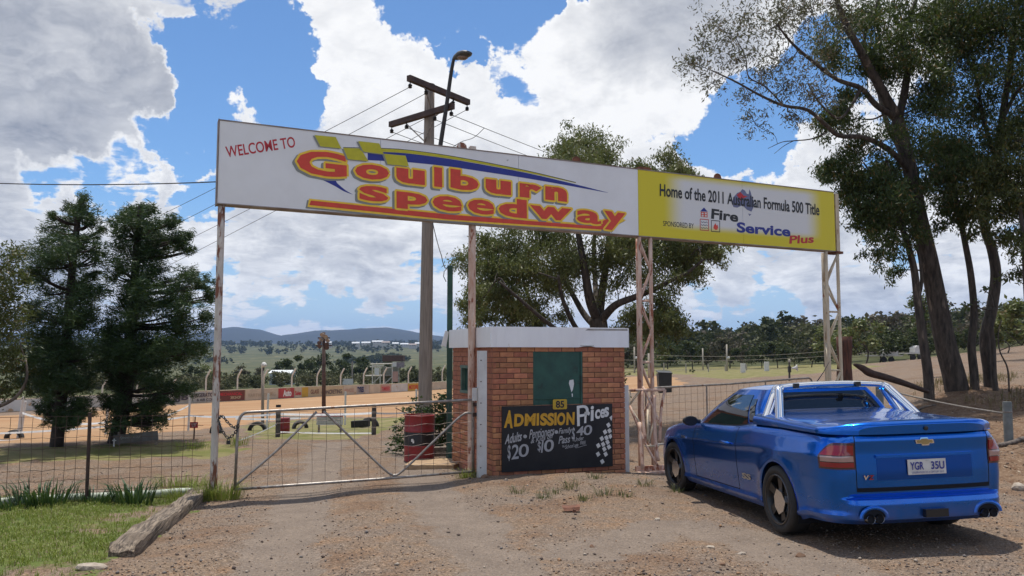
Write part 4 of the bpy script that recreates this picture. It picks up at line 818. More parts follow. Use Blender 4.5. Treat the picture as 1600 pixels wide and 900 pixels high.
# ------------------------------------------------------------ utility pole, lamp, wires
ub = onG(663, 18.4); ub[2] = hz(ub[0], ub[1]); ut = W(671.5, 133, 18.4); up = empty('utility_pole', ub, 'tall grey timber power pole with two crossarms and a street lamp', 'utility pole')
zs = np.linspace(0, 1, 14); ob('pole_shaft', MB().tube([ub - e3 * .2 + (ut - ub + e3 * .2) * s_ for s_ in zs], .165 - .05 * zs, 16), MT['pole_wood'], up, smooth=True)
ob('pole_cap', MB().lathe(ut, [(.12, -.08), (.122, .015), (.02, .04), (0, .04)], 14), MT['galv'], up)
def arm(pl_, Yl, pr_, Yr):
    a_, b_ = W(*pl_, Yl), W(*pr_, Yr); d = (b_ - a_) / np.linalg.norm(b_ - a_); n_ = np.cross(d, e3); n_ /= np.linalg.norm(n_); off = n_ * (-.16 if n_[1] > 0 else .16); a_, b_ = a_ + off, b_ + off
    ob('crossarm', MB().box((a_ + b_) / 2, (np.linalg.norm(b_ - a_), .11, .13), (d, n_, np.cross(d, n_))), MT['arm_wood'], up)
    m_ = (a_ + b_) / 2; foot = np.array([ub[0] + (ut - ub)[0] * .93, ub[1], m_[2] - .62])
    for s_ in (-.55, .55): ob('arm_brace', MB().tube([m_ + d * s_ - e3 * .06, foot + (ut - ub) * 0 + off * .9], .016, 6), MT['galv'], up)
    ins = []
    for s_ in (-.95, -.45, .45, .95):
        p = m_ + d * s_ * np.linalg.norm(b_ - a_) / 2; o_ = ob('insulator', MB().tube([p - e3 * .06, p - e3 * .12], .012, 6).lathe(p - e3 * .22, [(0, 0), (.035, .005), (.05, .03), (.03, .045), (.05, .06), (.035, .09), (.02, .1), (0, .1)], 10), MT['black'], up); ins.append(p - e3 * .19)
    return ins
i1 = arm((630, 124), 17.47, (724, 162), 19.24); i2 = arm((618, 197), 19.2, (716, 168), 17.7)
la, lb = W(671, 345, 18.25), W(709, 93, 17.3); lp = catmull([la, W(688, 228, 17.85), W(697, 170, 17.6), W(704, 120, 17.42), W(707, 102, 17.33), lb + e3 * .02], 6); ob('lamp_arm', MB().tube(lp, np.linspace(.055, .034, len(lp)), 10), mat('lamp_steel', (.045,.045,.05), .5, (.03,.03,.03), 6), up, smooth=True)
hc = W(722, 86.5, 17.1); hd = (hc - lb); hd[2] = 0; hd /= np.linalg.norm(hd); hs_ = np.cross(hd, e3); V = []
for s_, wd, zt_, zb in ((-.27, .05, .03, -.03), (-.17, .10, .075, -.06), (0, .155, .095, -.075), (.15, .15, .07, -.055), (.24, .09, .03, -.02)):
    V.append([hc + hd * s_ + hs_ * wd * math.cos(q) + e3 * ((zt_ if math.sin(q) > 0 else -zb) * math.sin(q)) for q in np.arange(14) * 2 * math.pi / 14])
V = np.array(V); mb = MB().grid(V, closed=True); mb.add(V[0], [tuple(range(14))]); mb.add(V[-1], [tuple(range(14))[::-1]]); lh = ob('lamp_head', mb, mat('lamp_housing', (.10,.10,.10), .4, (.06,.06,.06), 8), up, smooth=True)
ob('lamp_lens', MB().lathe(hc - e3 * .058 + hd * .02, [(0, -.05), (.07, -.04), (.115, -.012), (.12, .01), (0, .012)], 16), mat('lens_glass', (.22,.15,.11), .2, coat=.5), lh, smooth=True)
def sagline(a_, b_, sag, n=24): s_ = np.linspace(0, 1, n)[:, None]; P = np.asarray(a_) * (1 - s_) + np.asarray(b_) * s_; P[:, 2] -= 4 * sag * (s_ * (1 - s_))[:, 0]; return P
cable = mat('cable_black', (.02,.02,.022), .6)
ends_r = [W(1180, 330, 62), W(1180, 345, 63), W(1180, 362, 64), W(1180, 376, 65)]
wl_ = ['upper power line running right from the pole towards the far bush', 'second power line running right from the pole', 'third power line running right from the pole', 'lowest power line running right from the pole']
for k, e_ in enumerate(ends_r): ob('power_line', MB().tube(sagline(i2[3 - k] if k < 2 else i2[3 - k] , e_, .55), .0085, 4, False), cable, None, wl_[k], 'cable', 'power lines on the right of the pole', base=i2[3 - k])
ends_l = [W(-120, 500, 52), W(-120, 530, 53), W(-120, 560, 54), W(-120, 590, 55)]
wl_ = ['upper power line dropping left from the top crossarm', 'second power line dropping left from the top crossarm', 'third power line dropping left behind the sign', 'lowest power line dropping left behind the sign']
for k, e_ in enumerate(ends_l): ob('power_line', MB().tube(sagline(i1[k], e_, .4), .0085, 4, False), cable, None, wl_[k], 'cable', 'power lines on the left of the pole', base=i1[k])
ob('service_cable', MB().tube(sagline(W(663, 262, 18.3), W(-260, 268, 26), .42), .016, 5, False), cable, None, 'thick black cable running level from the pole to the left edge', 'cable', base=W(663, 262, 18.3))
ob('stay_wire', MB().tube(np.vstack([sagline(W(676, 347, 18.2), W(690, 400, 15.8), .05, 8), sagline(W(690, 400, 15.8), W(699, 418, 15.45), .1, 6)]), .010, 5, False), cable, None, 'thin black wire hanging from the pole to the green post', 'cable', base=W(676, 347, 18.2))
# jumper wires between the lines
jp = [W(757, 200, 18.5), W(740, 215, 18.6), W(720, 222, 18.4), W(700, 236, 18.2), W(690, 250, 18.2)]; ob('jumper_wire', MB().tube(catmull(jp, 5), .008, 4, False), cable, None, 'short jumper wire looped between the power lines', 'cable', base=jp[0])
gp_ = onG(701.5, 15.35); gp_[2] = hz(gp_[0], gp_[1]); zt_ = W(699.5, 415, 15.35)[2]; gpr = empty('green_post', gp_, 'tall dark green steel post at the back corner of the booth', 'post')
ob('post_body', MB().box(gp_ + e3 * (zt_ - gp_[2]) / 2, (.10, .10, zt_ - gp_[2])), MT['green_steel'], gpr)
ob('cable_hook', MB().tube([W(697, 440, 15.3), W(693, 432, 15.25), W(694, 424, 15.25), W(698, 420, 15.3)], .008, 5), MT['black'], gpr)
# ------------------------------------------------------------ right-hand gate, rusty frame, stump, branch, bollards
ga, gb = W(1012, 612, 15.1), W(1268, 597, 17.6); g2 = empty('metal_gate', (ga[0], ga[1], hz(ga[0], ga[1])), 'open tubular mesh gate standing behind the blue car', 'gate'); G2 = Plane(ga, (gb - ga) / np.linalg.norm((gb - ga)[:2]) * np.array([1, 1, 0]), e3)
gq = lambda x, y: G2.at(G2.px(x, y)); zb_ = max(hz(ga[0], ga[1]), hz(gb[0], gb[1])) + .12; dn = lambda P_: np.array([P_[0], P_[1], zb_])
fr = [dn(gq(1010, 640)), gq(1009, 625)] + [gq(1009 + 10 * (1 - math.cos(q)), 618 - 11 * math.sin(q)) for q in np.linspace(.2, 1.5, 5)] + [gq(1030, 605.5), gq(1140, 600), gq(1255, 591)] + [gq(1262 + 6 * math.sin(q), 595 - 4.5 * math.cos(q)) for q in (.3, 1.0, 1.5)] + [gq(1269, 610), dn(gq(1270, 640))]
ob('gate_frame', MB().tube(fr, .02, 8), MT['galv'], g2, smooth=True)
for x_ in (1104, 1196): ob('stile', MB().tube([gq(x_, 603 - (x_ - 1104) * .07), dn(gq(x_ + 1, 640))], .016, 6), MT['galv'], g2)
ob('bottom_rail', MB().tube([dn(gq(1010, 640)), dn(gq(1270, 640))], .02, 8), MT['galv'], g2)
mb = MB(); wire_panel(mb, dn(gq(1011, 640)), dn(gq(1269, 640)), (zb_, zb_), (gq(1015, 607)[2], gq(1262, 592)[2]), .16, .15, .0026, .008, 11); ob('wire_mesh', mb, MT['wire_rust'], g2, kind='stuff')
FY = 14.25; rf = empty('rusty_frame', onG(1005, FY), 'broken rusty steel frame leaning against the lattice tower', 'frame'); fq = lambda x, y: W(x, y, FY - (y - 610) * .004)
for P_, r_ in (([(983,610),(1039,609)], .03), ([(1039,609),(1033,640),(1031,690)], .028), ([(984,611),(984,634),(999,660)], .02), ([(1000,610),(984,632)], .018), ([(999,660),(1001,700),(1004,733)], .032), ([(984,634),(1008,692),(1028,728)], .022), ([(1004,604),(1022,640),(1030,662)], .022), ([(1025,645),(1014,690)], .018), ([(1012,640),(1012,690)], .02), ([(1008,697),(1030,697)], .02), ([(1022,618),(1022,640),(1024,690),(1028,720)], .035), ([(1003,608),(1004,650),(1008,690)], .03)):
    p_ = [fq(*k) for k in P_]; ob('frame_bar', MB().tube(p_ if len(p_) < 3 else catmull(p_, 4), r_, 6), MT['rust_pink'] if r_ > .021 else MT['pale_pole'], rf, smooth=True)
pb = onG(1022, 13.9); pb[2] = hz(pb[0], pb[1]); ob('foot_plate', MB().box(pb + e3 * .02, (.75, .22, .03), (e1, e2, e3)).box(pb + e3 * .07 + e2 * .1, (.6, .05, .09), (e1, e2, e3)), MT['rust_pink'], rf)
st = onG(1323, 18.5); st[2] = hz(st[0], st[1]); zt_ = W(1323, 526, 18.5)[2]; zs = np.linspace(-.2, zt_ - st[2], 12); mb = MB(); mb.tube([st + e3 * k + np.array([.012 * math.sin(k * 4), 0, 0]) for k in zs], .165 + .012 * np.sin(zs * 7), 12); ob('timber_post', mb, MT['stump'], None, 'thick reddish brown timber post under the right end of the sign', 'post', base=st, smooth=True)
bp_ = [W(1334, 569, 19.5), W(1347, 575, 19.5), W(1360, 583, 19.5), W(1385, 590, 19.6), W(1410, 598, 19.8), W(1436, 607, 20.2), W(1450, 612, 20.4)]; bq = catmull(bp_, 5); rr = np.interp(np.linspace(0, 1, len(bq)), [0, .12, .3, .6, 1], [.03, .07, .095, .08, .05]); ob('fallen_branch', MB().tube(bq, rr, 10), MT['rust_dark'], None, 'fallen dark branch slanting down from the timber post', 'branch', base=bq[-1], smooth=True)
bm_ = mat('bollard_grey', (.20,.21,.20), .8, (.13,.14,.13), 7, bump=.2); tops = []
for px_, Y, ty, lb_ in ((1576.5, 15, 627.5, 'grey timber bollard standing on the bark bank by the right edge'), (1376.5, 17.8, 596, 'grey timber bollard showing above the car roof'), (1700, 12.5, 660, 'grey timber bollard out past the right edge')):
    g_ = onG(px_, Y); g_[2] = hz(g_[0], g_[1]); z1 = W(px_, ty, Y)[2]; r_ = .078; tops.append(np.array([g_[0], g_[1], z1])); bo_ = empty('bollard', g_, lb_, 'bollard', 'timber bollards joined by rope'); ob('bollard_shaft', MB().lathe(g_, [(r_, -.1), (r_, z1 - g_[2] - .02), (r_ * .9, z1 - g_[2]), (0, z1 - g_[2] + .004)], 16), bm_, bo_, auto=30); ob('bollard_groove', MB().lathe(g_ + e3 * (z1 - g_[2] - .20), [(r_ + .001, 0), (r_ + .004, .012), (r_ + .001, .024)], 16), MT['galv'], bo_)
rope = mat('rope', (.30,.27,.24), .9, (.2,.18,.15), 30)
ra, rb = tops[1] - e3 * .14, tops[0] - e3 * .22; ob('barrier_rope', MB().tube(sagline(ra, rb, .05), .017, 6), rope, None, 'sagging grey rope strung between two bollards behind the car', 'rope', base=rb, smooth=True)
# ------------------------------------------------------------ blue utility car
CARP = np.array([3.59221178, 8.31017353, -1.78891487 + CAMH]); CY, CPI, CR = .14586211, -.03028235, -.02207036
cm = Matrix.Rotation(CY, 4, 'Z') @ Matrix.Rotation(CPI, 4, 'X') @ Matrix.Rotation(CR, 4, 'Y')
car = empty('parked_car', CARP, 'metallic blue two door utility car with hard tray cover parked on the gravel', 'car', rot=cm.to_euler())
paint, t, b = newmat('car_paint_blue'); b.inputs['Base Color'].default_value = (.002,.075,.52,1); b.inputs['Metallic'].default_value = .88; b.inputs['Roughness'].default_value = .27; b.inputs['Coat Weight'].default_value = .65; b.inputs['Coat Roughness'].default_value = .02; b.inputs['Specular IOR Level'].default_value = .3
tcn = N(t, 'ShaderNodeTexCoord'); n_ = N(t, 'ShaderNodeTexNoise', i_Scale=900, i_Detail=2); L(t, tcn.outputs['Object'], n_.inputs['Vector']); L(t, MIXC(t, MR(t, n_.outputs[0], .4, .7), (.0008,.105,.50), (.002,.17,.70)), b.inputs['Base Color'])
zs_ = N(t, 'ShaderNodeSeparateXYZ'); L(t, tcn.outputs['Object'], zs_.inputs[0]); dn1 = N(t, 'ShaderNodeTexNoise', i_Scale=7, i_Detail=6); L(t, tcn.outputs['Object'], dn1.inputs['Vector']); dirt_f = M_(t, 'MULTIPLY', MR(t, zs_.outputs[2], .48, .20, 0, 1), MR(t, dn1.outputs[0], .35, .65, .08, .42)); L(t, MIXC(t, dirt_f, b.inputs['Base Color'].links[0].from_socket, (.20,.14,.095)), b.inputs['Base Color']); L(t, MR(t, dirt_f, 0, .4, .23, .6), b.inputs['Roughness'])
n_ = N(t, 'ShaderNodeTexNoise', i_Scale=3, i_Detail=4); L(t, tcn.outputs['Object'], n_.inputs['Vector']); L(t, MR(t, n_.outputs[0], .4, .7, .015, .05), b.inputs['Coat Roughness'])
glassm = mat('tinted_glass', (.006,.007,.008), .03, spec=.7, coat=.6); chrome = mat('chrome', (.82,.82,.83), .06, metal=1); blk = mat('car_black_trim', (.01,.01,.011), .35); gap = mat('shut_line', (.002,.003,.008), .9); tyre = mat('tyre_rubber', (.012,.012,.012), .7, (.022,.02,.019), 20, bump=.1); rimm = mat('rim_black', (.008,.008,.009), .42, coat=.15); polish = mat('polished_alloy', (.66,.67,.70), .26, metal=1)
lens_r = mat('lamp_red', (.24,.003,.010), .12, coat=1); lens_c = mat('lamp_clear', (.40,.27,.25), .12, coat=1, metal=.3); lens_d = mat('lamp_dark', (.06,.008,.012), .15, coat=1)
PL_ = np.array([(0,-1.085),(.25,-1.083),(.45,-1.075),(.60,-1.06),(.70,-1.035),(.78,-.99),(.84,-.93),(.885,-.85),(.912,-.75),(.925,-.6),(.932,-.3),(.934,0),(.932,.5),(.93,1.0),(.93,1.6),(.93,2.2),(.93,2.7),(.93,3.1),(.92,3.35),(.895,3.55),(.84,3.72),(.74,3.84),(.58,3.92),(.36,3.965),(0,3.985)])
_q = catmull(PL_, 8); _s = np.concatenate([[0], np.cumsum(np.linalg.norm(np.diff(_q, axis=0), axis=1))])
su = np.concatenate([np.linspace(0, 1.9, 46, endpoint=False), np.linspace(1.9, _s[-1] - 1.0, 120, endpoint=False), np.linspace(_s[-1] - 1.0, _s[-1], 30)])
def plan(s_): return np.array([np.interp(s_, _s, _q[:, 0]), np.interp(s_, _s, _q[:, 1])])
def nrm(s_): d = plan(s_ + .01) - plan(s_ - .01); d /= np.linalg.norm(d) + 1e-9; return np.array([d[1], -d[0]])
def ztop(y): return np.interp(y, [-1.1, -.6, 0, .6, 1.1, 2.2, 2.6, 3.0, 3.5, 3.8, 4.0], [1.035, 1.045, 1.055, 1.05, 1.0, .965, .945, .915, .84, .77, .70])
def zbot(y): return np.interp(y, [-1.1, -.85, -.5, -.35, 2.6, 3.4, 3.7, 4.0], [.250, .245, .235, .19, .185, .2, .2, .21])
ARCH = [(0.0, .335, .372), (3.009, .335, .372)]
def inset(t_, y, s_):
    "distance of the body surface inside its plan outline at height fraction t_"
    side = np.interp(t_, [0, .06, .10, .13, .30, .48, .66, .74, .80, .90, .97, 1.0], [.075, .042, .030, .045, .034, .020, .018, .010, .026, .048, .078, .115])
    rear = np.interp(t_, [0, .05, .22, .27, .285, .30, .34, .55, .8, .93, .985, 1.0], [.06, .012, .0, .012, .055, .075, .062, .050, .052, .040, .055, .085])
    front = np.interp(t_, [0, .1, .3, .5, .7, .9, 1.0], [.06, .01, .0, .01, .035, .10, .20])
    k = np.clip((-.80 - y) / .2, 0, 1) * np.clip((.80 - abs(plan(s_)[0])) / .10, 0, 1); kf = np.clip((y - 3.45) / .35, 0, 1); k = k * k * (3 - 2 * k)
    d = side * (1 - k) + rear * k; d = d * (1 - kf) + front * kf
    for (ay, az, ar) in ARCH:   # flared wheel arches
        z = zbot(y) + t_ * (ztop(y) - zbot(y)); rr = math.hypot(y - ay, z - az); 
        if z > .25 and -.8 < y < 3.5: d -= .022 * math.exp(-((rr - ar - .02) / .085) ** 2)
    return d
def bodypt(s_, t_, off=0.0):
    p = plan(s_); n_ = nrm(s_); y = p[1]; z = zbot(y) + t_ * (ztop(y) - zbot(y)); q = p - n_ * (inset(t_, y, s_) - off); return np.array([max(q[0], 0), q[1], z])
TT = np.unique(np.concatenate([np.linspace(0, 1, 44), [.225, .27, .28, .285, .295, .305]]))
V = np.array([[bodypt(s_, t_) for t_ in TT] for s_ in su])
# cut the wheel arches: drop the faces inside and snap the rim on to the circle
flatV = V.reshape(-1, 3).copy(); nt_ = len(TT); f = [(i * nt_ + j, (i + 1) * nt_ + j, (i + 1) * nt_ + j + 1, i * nt_ + j + 1) for i in range(len(su) - 1) for j in range(nt_ - 1)]
inside = np.zeros(len(flatV), int)
sidev = flatV[:, 0] > .7
for ai, (ay, az, ar) in enumerate(ARCH):
    dy, dz = flatV[:, 1] - ay, flatV[:, 2] - az; rr = np.hypot(dy, dz); ins = (rr < ar) & sidev; inside |= ins
keep = []; snap = set()
for q in f:
    k = sum(inside[i] for i in q)
    if k == 4: continue
    keep.append(q)
    for i in q:
        if k and inside[i]: snap.add(i)
for i in snap:
    y, z = flatV[i, 1:]; ay, az, ar = min(ARCH, key=lambda a_: math.hypot(y - a_[0], z - a_[1])); d = math.hypot(y - ay, z - az)
    if d > 1e-6: flatV[i, 1] = ay + (y - ay) / d * ar; flatV[i, 2] = max(az + (z - az) / d * ar, .0)
def mirror(mb, v, f, mi=0): mb.add(v, f, mi); mb.add(np.asarray(v) * (-1, 1, 1), [q[::-1] for q in f], mi)
body = MB(); mirror(body, flatV, keep)
for ay, az, ar in ARCH:   # arch return lips and dark wheel wells
    A_ = np.linspace(-.35, math.pi + .35, 30)
    v = []
    for q in A_:
        y, z = ay + ar * math.cos(q), az + ar * math.sin(q); z = max(z, .19); s0 = np.interp(y, _q[:, 1], _s); x = bodypt(s0, (z - zbot(y)) / (ztop(y) - zbot(y)))[0]
        v += [(x + .001, y, z), (x - .03, y, z), (x - .035, ay + (ar + .005) * math.cos(q), z)]
    n3 = 3; mirror(body, v, [(i*n3+j, i*n3+j+1, (i+1)*n3+j+1, (i+1)*n3+j) for i in range(len(A_)-1) for j in range(2)])
# top skin: bonnet and deck shoulders
def halfw(y): 
    s0 = np.interp(y, _q[:, 1], _s); return bodypt(s0, 1.0)[0]
ys = np.concatenate([np.linspace(-1.0, 2.9, 60), np.linspace(2.95, 3.80, 22)]); rows = []
for y in ys:
    w_ = halfw(y); z0 = ztop(y); cr = .02 if y < 2.2 else .075 * np.clip((y - 2.2) / .4, 0, 1) * np.interp(y, [2.6, 3.8], [1, .75]); rows.append([(w_ * s_ , y, z0 + cr * (1 - abs(s_) ** 2.2)) for s_ in np.linspace(1, -1, 21)])
body.grid(np.array(rows))
ends = bodypt(0, 1.0); yb = ys[-1]; 
body.grid(np.array([[(bodypt(s_, 1.0)[0] * m_, bodypt(s_, 1.0)[1], bodypt(s_, 1.0)[2]) for s_, m_ in [(k, 1) for k in np.linspace(_s[-1] - .95, _s[-1], 12)] + [(k, -1) for k in np.linspace(_s[-1], _s[-1] - .95, 12)]], [(halfw(yb) * s_, yb, ztop(yb) + .056 * (1 - abs(s_) ** 2.2)) for s_ in np.linspace(1, -1, 24)]]))
ob('body', body, paint, car, smooth=False, local=True, auto=32)
# dark underbody and wheel wells
mb = MB().box((0, 1.4, .30), (1.55, 4.7, .18)); 
for ay, az, ar in ARCH:
    for s_ in (-1, 1): mb.tube([(s_ * .60, ay, az), (s_ * .88, ay, az)], ar - .004, 24)
mb2 = MB()
for ay, az, ar in ARCH:
    for s_ in (-1, 1):
        A_ = np.linspace(-.5, math.pi + .5, 24); V_ = np.array([[(s_ * x_, ay + (ar + .012) * math.cos(q), az + (ar + .012) * math.sin(q)) for q in A_] for x_ in (.55, .895)]); mb2.grid(V_); mb2.add([(s_ * .56, ay + (ar + .02) * math.cos(q), az + (ar + .02) * math.sin(q)) for q in A_], [tuple(range(24))])
mb2.box((0, 1.4, .33), (1.1, 4.6, .16)); mb2.box((0, 1.5, .30), (1.62, 2.1, .14)); mb2.box((0, -.72, .38), (1.5, .5, .08))
ob('underbody', mb2, gap, car, local=True)
# patches laid on the body surface (lamps, shut lines, badges)
def patch(name, s0, s1, t0, t1, mt, off=.004, sides=(1, -1), parent=None, ns_=14, nt2=8, edge=None):
    for m_ in sides:
        G_ = np.array([[bodypt(s_, t_, off) for t_ in np.linspace(t0(s_) if callable(t0) else t0, t1(s_) if callable(t1) else t1, nt2)] for s_ in np.linspace(s0, s1, ns_)]) * (m_, 1, 1)
        if m_ < 0: G_ = G_[::-1]
        mb = MB().grid(G_); B_ = np.array([[bodypt(s_, t_, -.01) for t_ in np.linspace(t0(s_) if callable(t0) else t0, t1(s_) if callable(t1) else t1, nt2)] for s_ in np.linspace(s0, s1, ns_)]) * (m_, 1, 1)
        ring = lambda g_: np.concatenate([g_[:, 0], g_[-1, 1:], g_[:-1, -1][::-1], g_[0, 1:-1][::-1]]); r0, r1 = ring(G_), ring(B_ if m_ > 0 else B_[::-1]); k = len(r0); mb.add(np.concatenate([r0, r1]), [(i, (i + 1) % k, k + (i + 1) % k, k + i) for i in range(k)])
        o = ob(name, mb, mt, parent or car, local=True, smooth=True); o.data.set_sharp_from_angle(angle=R(40))
    return o
tz = lambda z, y: (z - zbot(y)) / (ztop(y) - zbot(y))
s70 = np.interp(.668, _q[:60, 0], _s[:60]); sL0 = s70 + .005; sL1 = np.interp(-.80, _q[:, 1], _s)
for m_ in (1, -1):
    lr = patch('tail_lamp', sL0, sL1 + .012, lambda s_: tz(.728, plan(s_)[1]), lambda s_: tz(.962 - .10 * max(0, (s_ - sL1 + .16) / .16) ** 2, plan(s_)[1]), lens_d, .006, (m_,))
    patch('lens_red', sL0 + .015, sL1 - .015, lambda s_: tz(.853, plan(s_)[1]), lambda s_: tz(.94 - .10 * max(0, (s_ - sL1 + .16) / .16) ** 2, plan(s_)[1]), lens_r, .013, (m_,), lr)
    patch('lens_clear', sL0 + .015, sL1 - .02, lambda s_: tz(.795, plan(s_)[1]), lambda s_: tz(.845, plan(s_)[1]), lens_c, .011, (m_,), lr)
    patch('lens_red', sL0 + .015, sL1 - .015, lambda s_: tz(.747, plan(s_)[1]), lambda s_: tz(.787, plan(s_)[1]), lens_r, .012, (m_,), lr)
    patch('shut_line', s70 - .004, s70 + .004, lambda s_: tz(.535, -1.03), lambda s_: .985, gap, .0016, (m_,), None, 3, 30)
patch('shut_line', 0, s70 + .004, lambda s_: tz(.53, plan(s_)[1]) - .004, lambda s_: tz(.53, plan(s_)[1]) + .042, gap, .002, (1, -1), None, 30, 3)
# door shut lines
for y_ in (2.28, .98):
    s0 = np.interp(y_, _q[:, 1], _s); patch('shut_line', s0 - .004, s0 + .004, lambda s_: tz(.30, y_), lambda s_: .985, gap, .0016, (1, -1), None, 3, 40)
s0, s1 = np.interp(.98, _q[:, 1], _s), np.interp(2.28, _q[:, 1], _s); patch('shut_line', s0, s1, lambda s_: tz(.297, 1.5), lambda s_: tz(.306, 1.5), gap, .0016, (1, -1), None, 30, 3)
# plate recess, number plate, emblem, badges
def boxat(name, c, d, mt, parent=None, bev=0): return ob(name, MB().box(c, d), mt, parent or car, local=True)
yr = lambda x, z: bodypt(np.interp(abs(x), _q[:60, 0], _s[:60]), tz(z, -1.05))[1]
def rearplate(name, pts, d, mt, parent=None, lift=.0):
    P = np.array([(x, yr(x, z) - lift - d, z) for x, z in pts]); return ob(name, MB().prism(P, (0, d, 0)), mt, parent or car, local=True, auto=30)
rcs = mat('recess_shade_blue', (.0006,.070,.36), .3, metal=.85, coat=.4); s46 = np.interp(.47, _q[:60, 0], _s[:60])  # darker body blue: the shade of the plate recess painted on a flush patch
patch('plate_panel', 0, s46, lambda s_: tz(.625, plan(s_)[1]), lambda s_: tz(.822, plan(s_)[1]), rcs, .0035, (1, -1), None, 24, 8)
patch('plate_ledge', 0, s46 + .012, lambda s_: tz(.824, plan(s_)[1]), lambda s_: tz(.848, plan(s_)[1]), paint, .020, (1, -1), None, 24, 4)
npb = rearplate('number_plate', [(-.186,.666),(.186,.666),(.186,.80),(-.186,.80)], .008, mat('plate_white', (.62,.62,.60), .45, (.55,.54,.52), 12), None, .014)
yp = min(yr(0, .7), yr(.18, .7)) - .0255; NP = Plane((-.186, yp, .666), (1, 0, 0), (0, 0, 1))
for tx_, x0_ in (('YGR', .018), ('35U', .222)): mb = MB(); put(mb, NP, tx_, (x0_, .112), (x0_ + .132, .112), (x0_, .042), .001, .02, uv=True); ob('lettering', mb, MT['blue_ink'], npb, local=True)
mb = MB(); put(mb, NP, 'CELEBRATION OF A CENTURY 2013', (.03, .028), (.342, .028), (.03, .012), .001, .0, uv=True); ob('lettering', mb, MT['blue_ink'], npb, local=True)
mb = MB(); put(mb, NP, 'ACT', (.172, .124), (.2, .124), (.172, .116), .001, 0, uv=True); ob('lettering', mb, MT['grey_ink'], npb, local=True)
ez = .955; bt_ = [(-.085,ez-.018),(-.035,ez-.018),(-.028,ez-.036),(.040,ez-.036),(.046,ez-.018),(.092,ez-.018),(.080,ez+.018),(.034,ez+.018),(.028,ez+.036),(-.040,ez+.036),(-.047,ez+.018),(-.096,ez+.018)]
em = rearplate('emblem', bt_, .010, chrome, None, .002); rearplate('emblem_inlay', [(x * .86, ez + (z - ez) * .72) for x, z in bt_], .003, mat('emblem_gold', (.40,.33,.17), .35, metal=.7), em, .012)
mb = MB(); BP = Plane((-.60, yr(-.55, .66) - .006, .635), (1, 0, 0), (0, 0, 1)); put(mb, BP, 'V', (0, .04), (.05, .04), (-.008, 0), .002, .04, uv=True); ob('badge', mb, chrome, car, local=True); mb = MB(); put(mb, BP, 'Z', (.05, .04), (.10, .04), (.046, 0), .002, .04, uv=True); ob('badge', mb, lens_r, car, local=True)
# bumper cut-outs and twin exhausts
for sx_ in (-1, 1):
    for dx_ in (-.043, .043):
        c = np.array([sx_ * .555 + dx_, -1.07, .305]); ob('exhaust_tip', MB().lathe(c, [(.028, .10), (.040, .09), (.041, -.016), (.039, -.022), (.034, -.016), (.032, .06), (0, .06)], 18, (0, 1, 0)), [mat('dark_chrome', (.22,.22,.23), .15, metal=1)], car, local=True, auto=40); ob('exhaust_bore', MB().lathe(c, [(.035, -.008), (.0, .0)], 16, (0, 1, 0)), gap, car, local=True)
    A_ = np.linspace(0, math.pi, 15); V_ = np.array([[(sx_ * .555 + (.108 + k) * math.cos(q), yr(.5, .42) - .004 + dd, .312 + (.074 + k) * math.sin(q)) for q in A_] for k, dd in ((0, .0), (.010, -.006), (.022, -.005), (.034, .004))]); ob('exhaust_surround', MB().grid(V_), paint, car, local=True, smooth=True)
    P_ = [(sx_ * .555 + .108 * math.cos(q), yr(.5, .36) - .003, .312 + .074 * math.sin(q)) for q in A_]; ob('exhaust_recess', MB().prism(P_ if True else P_, (0, .02, 0)), gap, car, local=True)
boxat('tow_hitch', (0.02, -1.06, .335), (.22, .12, .07), blk)
# hard tray cover with spoiler lip
def hw_(y): return np.interp(y, _q[:110, 1], _q[:110, 0]) - .052
ysd = np.concatenate([-1.0795 + .10 * np.linspace(0, 1, 16) ** 1.8, np.linspace(-.97, .60, 34)]); rows = []; th_ = np.linspace(0, math.pi, 49)
def deckh(y): return np.interp(y, [-1.1, -.9, -.5, -.1, .6], [.105, .098, .095, .11, .150]) + .022 * math.exp(-((y + 1.0) / .10) ** 2)
for y in ysd:
    k = np.clip((y + 1.0805) / .085, 0, 1); hf = (1 - (1 - k) ** 3.2) ** (1 / 3.2); w_ = max(min(hw_(y + .035 * (1 - k)) + .04 * (y < -.9) * 0, .862), .62 * min(1, .9 + .1 * k)); zb = ztop(max(y, -1.05)) - .006
    ex = 2 / 5.5; row = [(w_ * np.sign(math.cos(q)) * abs(math.cos(q)) ** ex, y + .055 * (abs(math.cos(q)) ** ex) ** 5 * np.clip((-.75 - y) / .3, 0, 1), zb + deckh(y) * (.52 + .48 * hf) * abs(math.sin(q)) ** .36 * (1 - .16 * (abs(math.cos(q)) ** ex) ** 4)) for q in th_]; rows.append(row)
Vd = np.array(rows); mb = MB().grid(Vd); low = Vd[0].copy(); low[:, 2] = ztop(-1.05) - .004; low[:, 1] += .006; mb.grid(np.array([low, Vd[0]])); fr_ = Vd[-1].copy(); fr_[:, 2] = ztop(.6); mb.grid(np.array([Vd[-1], fr_])); ob('tray_cover', mb, paint, car, local=True, auto=50)
ob('cover_lock', MB().lathe((0, -1.076, 1.075), [(.02, .02), (.02, -.012), (.0, -.014)], 12, (0, 1, 0)), blk, car, local=True)
sg0 = np.interp(.6, _q[:, 1], _s)
G_ = []
for s_ in np.linspace(.0, sg0, 60): p = bodypt(s_, 1.0); n2 = nrm(s_); G_.append([(p[0] + n2[0] * k, p[1] + n2[1] * k, p[2] + dz) for k, dz in ((.006, -.006), (.012, .006), (-.0, .010))])
G_ = np.array(G_); mb = MB().grid(G_); mb.grid(G_ * (-1, 1, 1)); ob('cover_seal', mb, gap, car, local=True)
